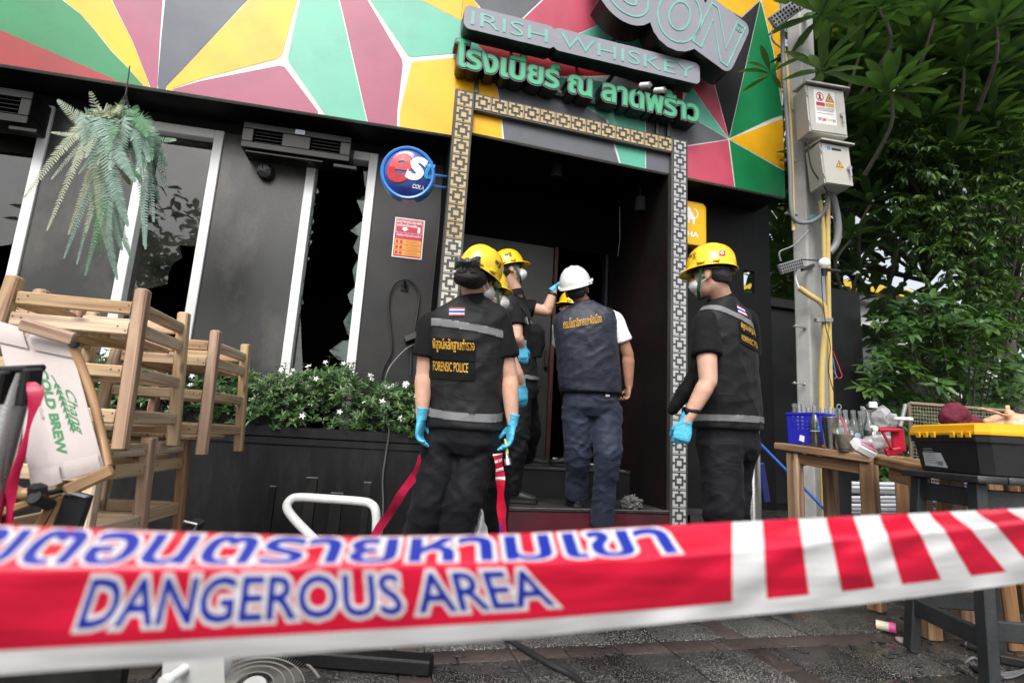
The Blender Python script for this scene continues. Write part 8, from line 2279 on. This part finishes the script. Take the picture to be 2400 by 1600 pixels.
o = mb.build('cable_coil', M['pvc_grey'], None); tag(o, 'loose grey cable coil on the paving at the lower right', 'cable')
mb = MB(); beam(mb, G(2285, 1562, .01), G(2340, 1590, .01), .05, .012); o = mb.build('dark_plate', M['rubber'], None); tag(o, 'dark flat plate under the grey cable coil', 'plate')
mb = MB(); beam(mb, G(2340, 1540, .02), G(2420, 1556, .02), .04, .03); o = mb.build('dark_case', M['rubber'], None); tag(o, 'small dark case lying beside the black torch', 'case')
M['ash'] = mat('ash', (.016, .016, .016), .7, var=.5, vs=40, bump=.4)
mb = MB(); rg = random.Random(33)
for i in range(170):
    p = G(rg.uniform(1990, 2400), rg.uniform(1440, 1590)) if i % 3 else G(rg.uniform(900, 1900), rg.uniform(1490, 1590)); s = rg.uniform(.003, .012)
    ellip(mb, p + UPZ * s * .3, V((s * rg.uniform(.6, 2), 0, 0)), V((0, s, 0)), V((0, 0, s * .5)), 6, 4)
o = mb.build('ash_crumbs', M['ash'], None, smooth=0); tag(o, 'black ash crumbs scattered over the paving', 'debris', None, 'stuff')

# ================================================================== HAZARD TAPE across the front
M['tape_white'] = mat('tape_white', (0.86, 0.87, 0.88), .30, var=.03, vs=6, bump=.35, bs=16, coat=.55, vstretch=(.35, 1, 2.6))
M['tape_red'] = mat('tape_red', (0.74, 0.014, 0.055), .22, var=.08, vs=8, bump=.35, bs=16, coat=.55, vstretch=(.35, 1, 2.6))
M['tape_blue'] = mat('tape_blue', (0.010, 0.035, 0.42), .35, var=.05, bump=.05, coat=.2)
for k_ in ('tape_white', 'tape_red', 'tape_blue'):
    nt_ = M[k_].node_tree; b_ = nt_.nodes['Principled BSDF']; tl = nt_.nodes.new('ShaderNodeBsdfTranslucent'); mx_ = nt_.nodes.new('ShaderNodeMixShader'); mx_.inputs[0].default_value = .28
    nt_.links.new(b_.inputs['Base Color'].links[0].from_socket, tl.inputs[0]); nt_.links.new(b_.outputs[0], mx_.inputs[1]); nt_.links.new(tl.outputs[0], mx_.inputs[2]); nt_.links.new(mx_.outputs[0], nt_.nodes['Material Output'].inputs[0])
Xs = [-1500, -220, 0, 400, 800, 1200, 1600, 2000, 2400, 2640, 4600]
Yt = [1190, 1226, 1231, 1246, 1259, 1252, 1229, 1209, 1190, 1178, 1090]
Yc = [1325, 1330, 1330, 1328, 1324, 1318, 1302, 1262, 1222, 1204, 1105]
Yb = [1680, 1596, 1580, 1552, 1524, 1496, 1456, 1418, 1366, 1332, 1180]
Dd = [.25, .335, .345, .365, .392, .425, .470, .535, .625, .69, 1.2]
ip = lambda x, A: float(np.interp(x, Xs, A))
def smooth_ip(x, A):
    h = 120; return (ip(x - h, A) + 2 * ip(x, A) + ip(x + h, A)) / 4
CR = .30
def tape(x, t, d=0.0):
    yt, yc, yb, dd = (smooth_ip(x, A) for A in (Yt, Yc, Yb, Dd))
    if t < CR:
        f = t / CR; y = yt + (yc - yt) * (f ** .85); dq = dd + .050 * (1 - f) ** 1.3
    else:
        f = (t - CR) / (1 - CR); y = yc + (yb - yc) * f; dq = dd + .010 * f * f
    k = max(0.0, min(1.0, (x - 1250) / 500))
    wv = .0022 * noise.noise(V((x * .006, t * 3, 1))) + k * (.0035 * noise.noise(V((x * .011 + t * 2, t * 5 - x * .003, 7))) + .0014 * math.sin(x * .025 + t * 9))
    p = P(x, y, dq + wv)
    a = .9 * (1 - t / CR) if t < CR else 0.0
    return p + (FW * (1 - a) - UP * a) * d
tp_ = empty('hazard_tape', P(1200, 1380, .43), 'wide red and white hazard tape lettered DANGEROUS AREA stretched across the front', 'tape')
mb = MB(); grid(mb, 420, 26, lambda u, v: tape(-1400 + 5900 * u, v)); mb.build('strip', M['tape_white'], tp_, smooth=90)
mb = MB(); RB = .84
grid(mb, 230, 22, lambda u, v: tape(-1400 + (1716 + 1400) * u, v * RB, -.0003)); mb.build('red_print', M['tape_red'], tp_, smooth=90)
for (a, b, c, d) in ((1787, 1872, 1797, 1896), (1936, 2001, 1973, 2050), (2061, 2127, 2114, 2206), (2178, 2225, 2276, 2358), (2286, 2360, 2420, 2500), (2420, 2500, 2570, 2660), (2580, 2680, 2730, 2840), (2770, 2890, 2920, 3050), (2990, 3130, 3140, 3290), (3250, 3420, 3400, 3580)):
    mb = MB(); grid(mb, 12, 22, lambda u, v: tape((a + (b - a) * u) * (1 - v) + (c + (d - c) * u) * v, v * RB, -.0003)); mb.build('red_block', M['tape_red'], tp_, smooth=90)
def tape_text(txt, xt0, xt1, xb0, xb1, t0, t1, name, ow=.085, bw_=.012):
    """letters fanned: top edge xt0..xt1 at t0, bottom edge xb0..xb1 at t1"""
    lo, hi = text_bounds(txt)
    def f(x, y, d):
        u = (x - lo[0]) / (hi[0] - lo[0]); w = (hi[1] - y) / (hi[1] - lo[1])
        X = (xt0 + (xt1 - xt0) * u) * (1 - w) + (xb0 + (xb1 - xb0) * u) * w
        return tape(X, max(.004, t0 + (t1 - t0) * w), d)
    for infl, m_, e, nm in ((ow, 'tape_white', -.0006, 'white_outline'), (bw_, 'tape_blue', -.0009, name)):
        mb = MB(); ov, tr = text_shape(txt, infl, .10); put_shape(mb, ov, tr, lambda x, y, d: f(x, y, e)); mb.build(nm, M[m_], tp_, smooth=90)
tape_text('DANGEROUS AREA', 222, 1262, 182, 1300, .375, .715, 'lettering')
tape_text('เขตอันตรายห้ามเข้า', -30, 1535, -150, 1585, -.10, .262, 'lettering', .066, .020)

# other ends of tape near the woman
def ribbon(name, path, w, m, lab, parts=None, tw=.3):
    pts = spline(path, 8); n = len(pts); mb = MB(); vs = []
    for i, p in enumerate(pts):
        t_ = (pts[min(i + 1, n - 1)] - pts[max(i - 1, 0)]).normalized(); a = tw * math.sin(i * .33)
        s = t_.cross(FW).normalized(); s = s * math.cos(a) + FW * math.sin(a)
        vs += [p - s * w / 2, p + FW * .003 * math.sin(i), p + s * w / 2]
    mb.add(vs, [f for i in range(n - 1) for f in ((i * 3, i * 3 + 1, i * 3 + 4, i * 3 + 3), (i * 3 + 1, i * 3 + 2, i * 3 + 5, i * 3 + 4))])
    o = mb.build(name, m, None, smooth=80); tag(o, lab, 'tape'); return o, vs, n
ribbon('red_ribbon', [P(992, 1068, 2.45), P(975, 1110, 2.46), P(945, 1150, 2.5), P(918, 1195, 2.55), P(880, 1250, 2.6), P(862, 1290, 2.62)], .042, M['ribbon_red'], 'crimson tape end slanting down to the left of the woman in front', tw=.5)
o, vs, n = ribbon('striped_tape_end', [P(1166, 1062, 2.42), P(1172, 1110, 2.43), P(1174, 1170, 2.44), P(1178, 1230, 2.45), P(1182, 1320, 2.45)], .044, M['tape_red'], 'red and white tape end hanging straight down beside the torch', tw=.8)
mb = MB()
for i in range(0, 12, 3): mb.add([V(vs[k]) - FW * .002 for k in (i * 3, i * 3 + 2, i * 3 + 5, i * 3 + 3)], [(0, 1, 2, 3)])
mb.build('white_stripe', M['tape_white'], o, smooth=0)
mb = MB(); a = P(1172, 1225, 2.43); label_text(mb, 'DANGEROUS', lambda x, y, d: a - UP * x + RT * y - FW * .004, 0, -.004, .14, .012, 0, .02); mb.build('lettering', M['tape_blue'], o, smooth=0)
mb = MB(); grid(mb, 10, 16, lambda u, v: P(1108 + 22 * u + 14 * v * (u + .3) , 1192 + 75 * v, 2.5 + .03 * math.sin(u * 5 + v * 4)) + RT * .012 * noise.noise(V((u * 3, v * 4, 2)))); o = mb.build('crumpled_tape', M['tape_white'], None, smooth=60); tag(o, 'crumpled white tape end beside the red riser', 'tape')
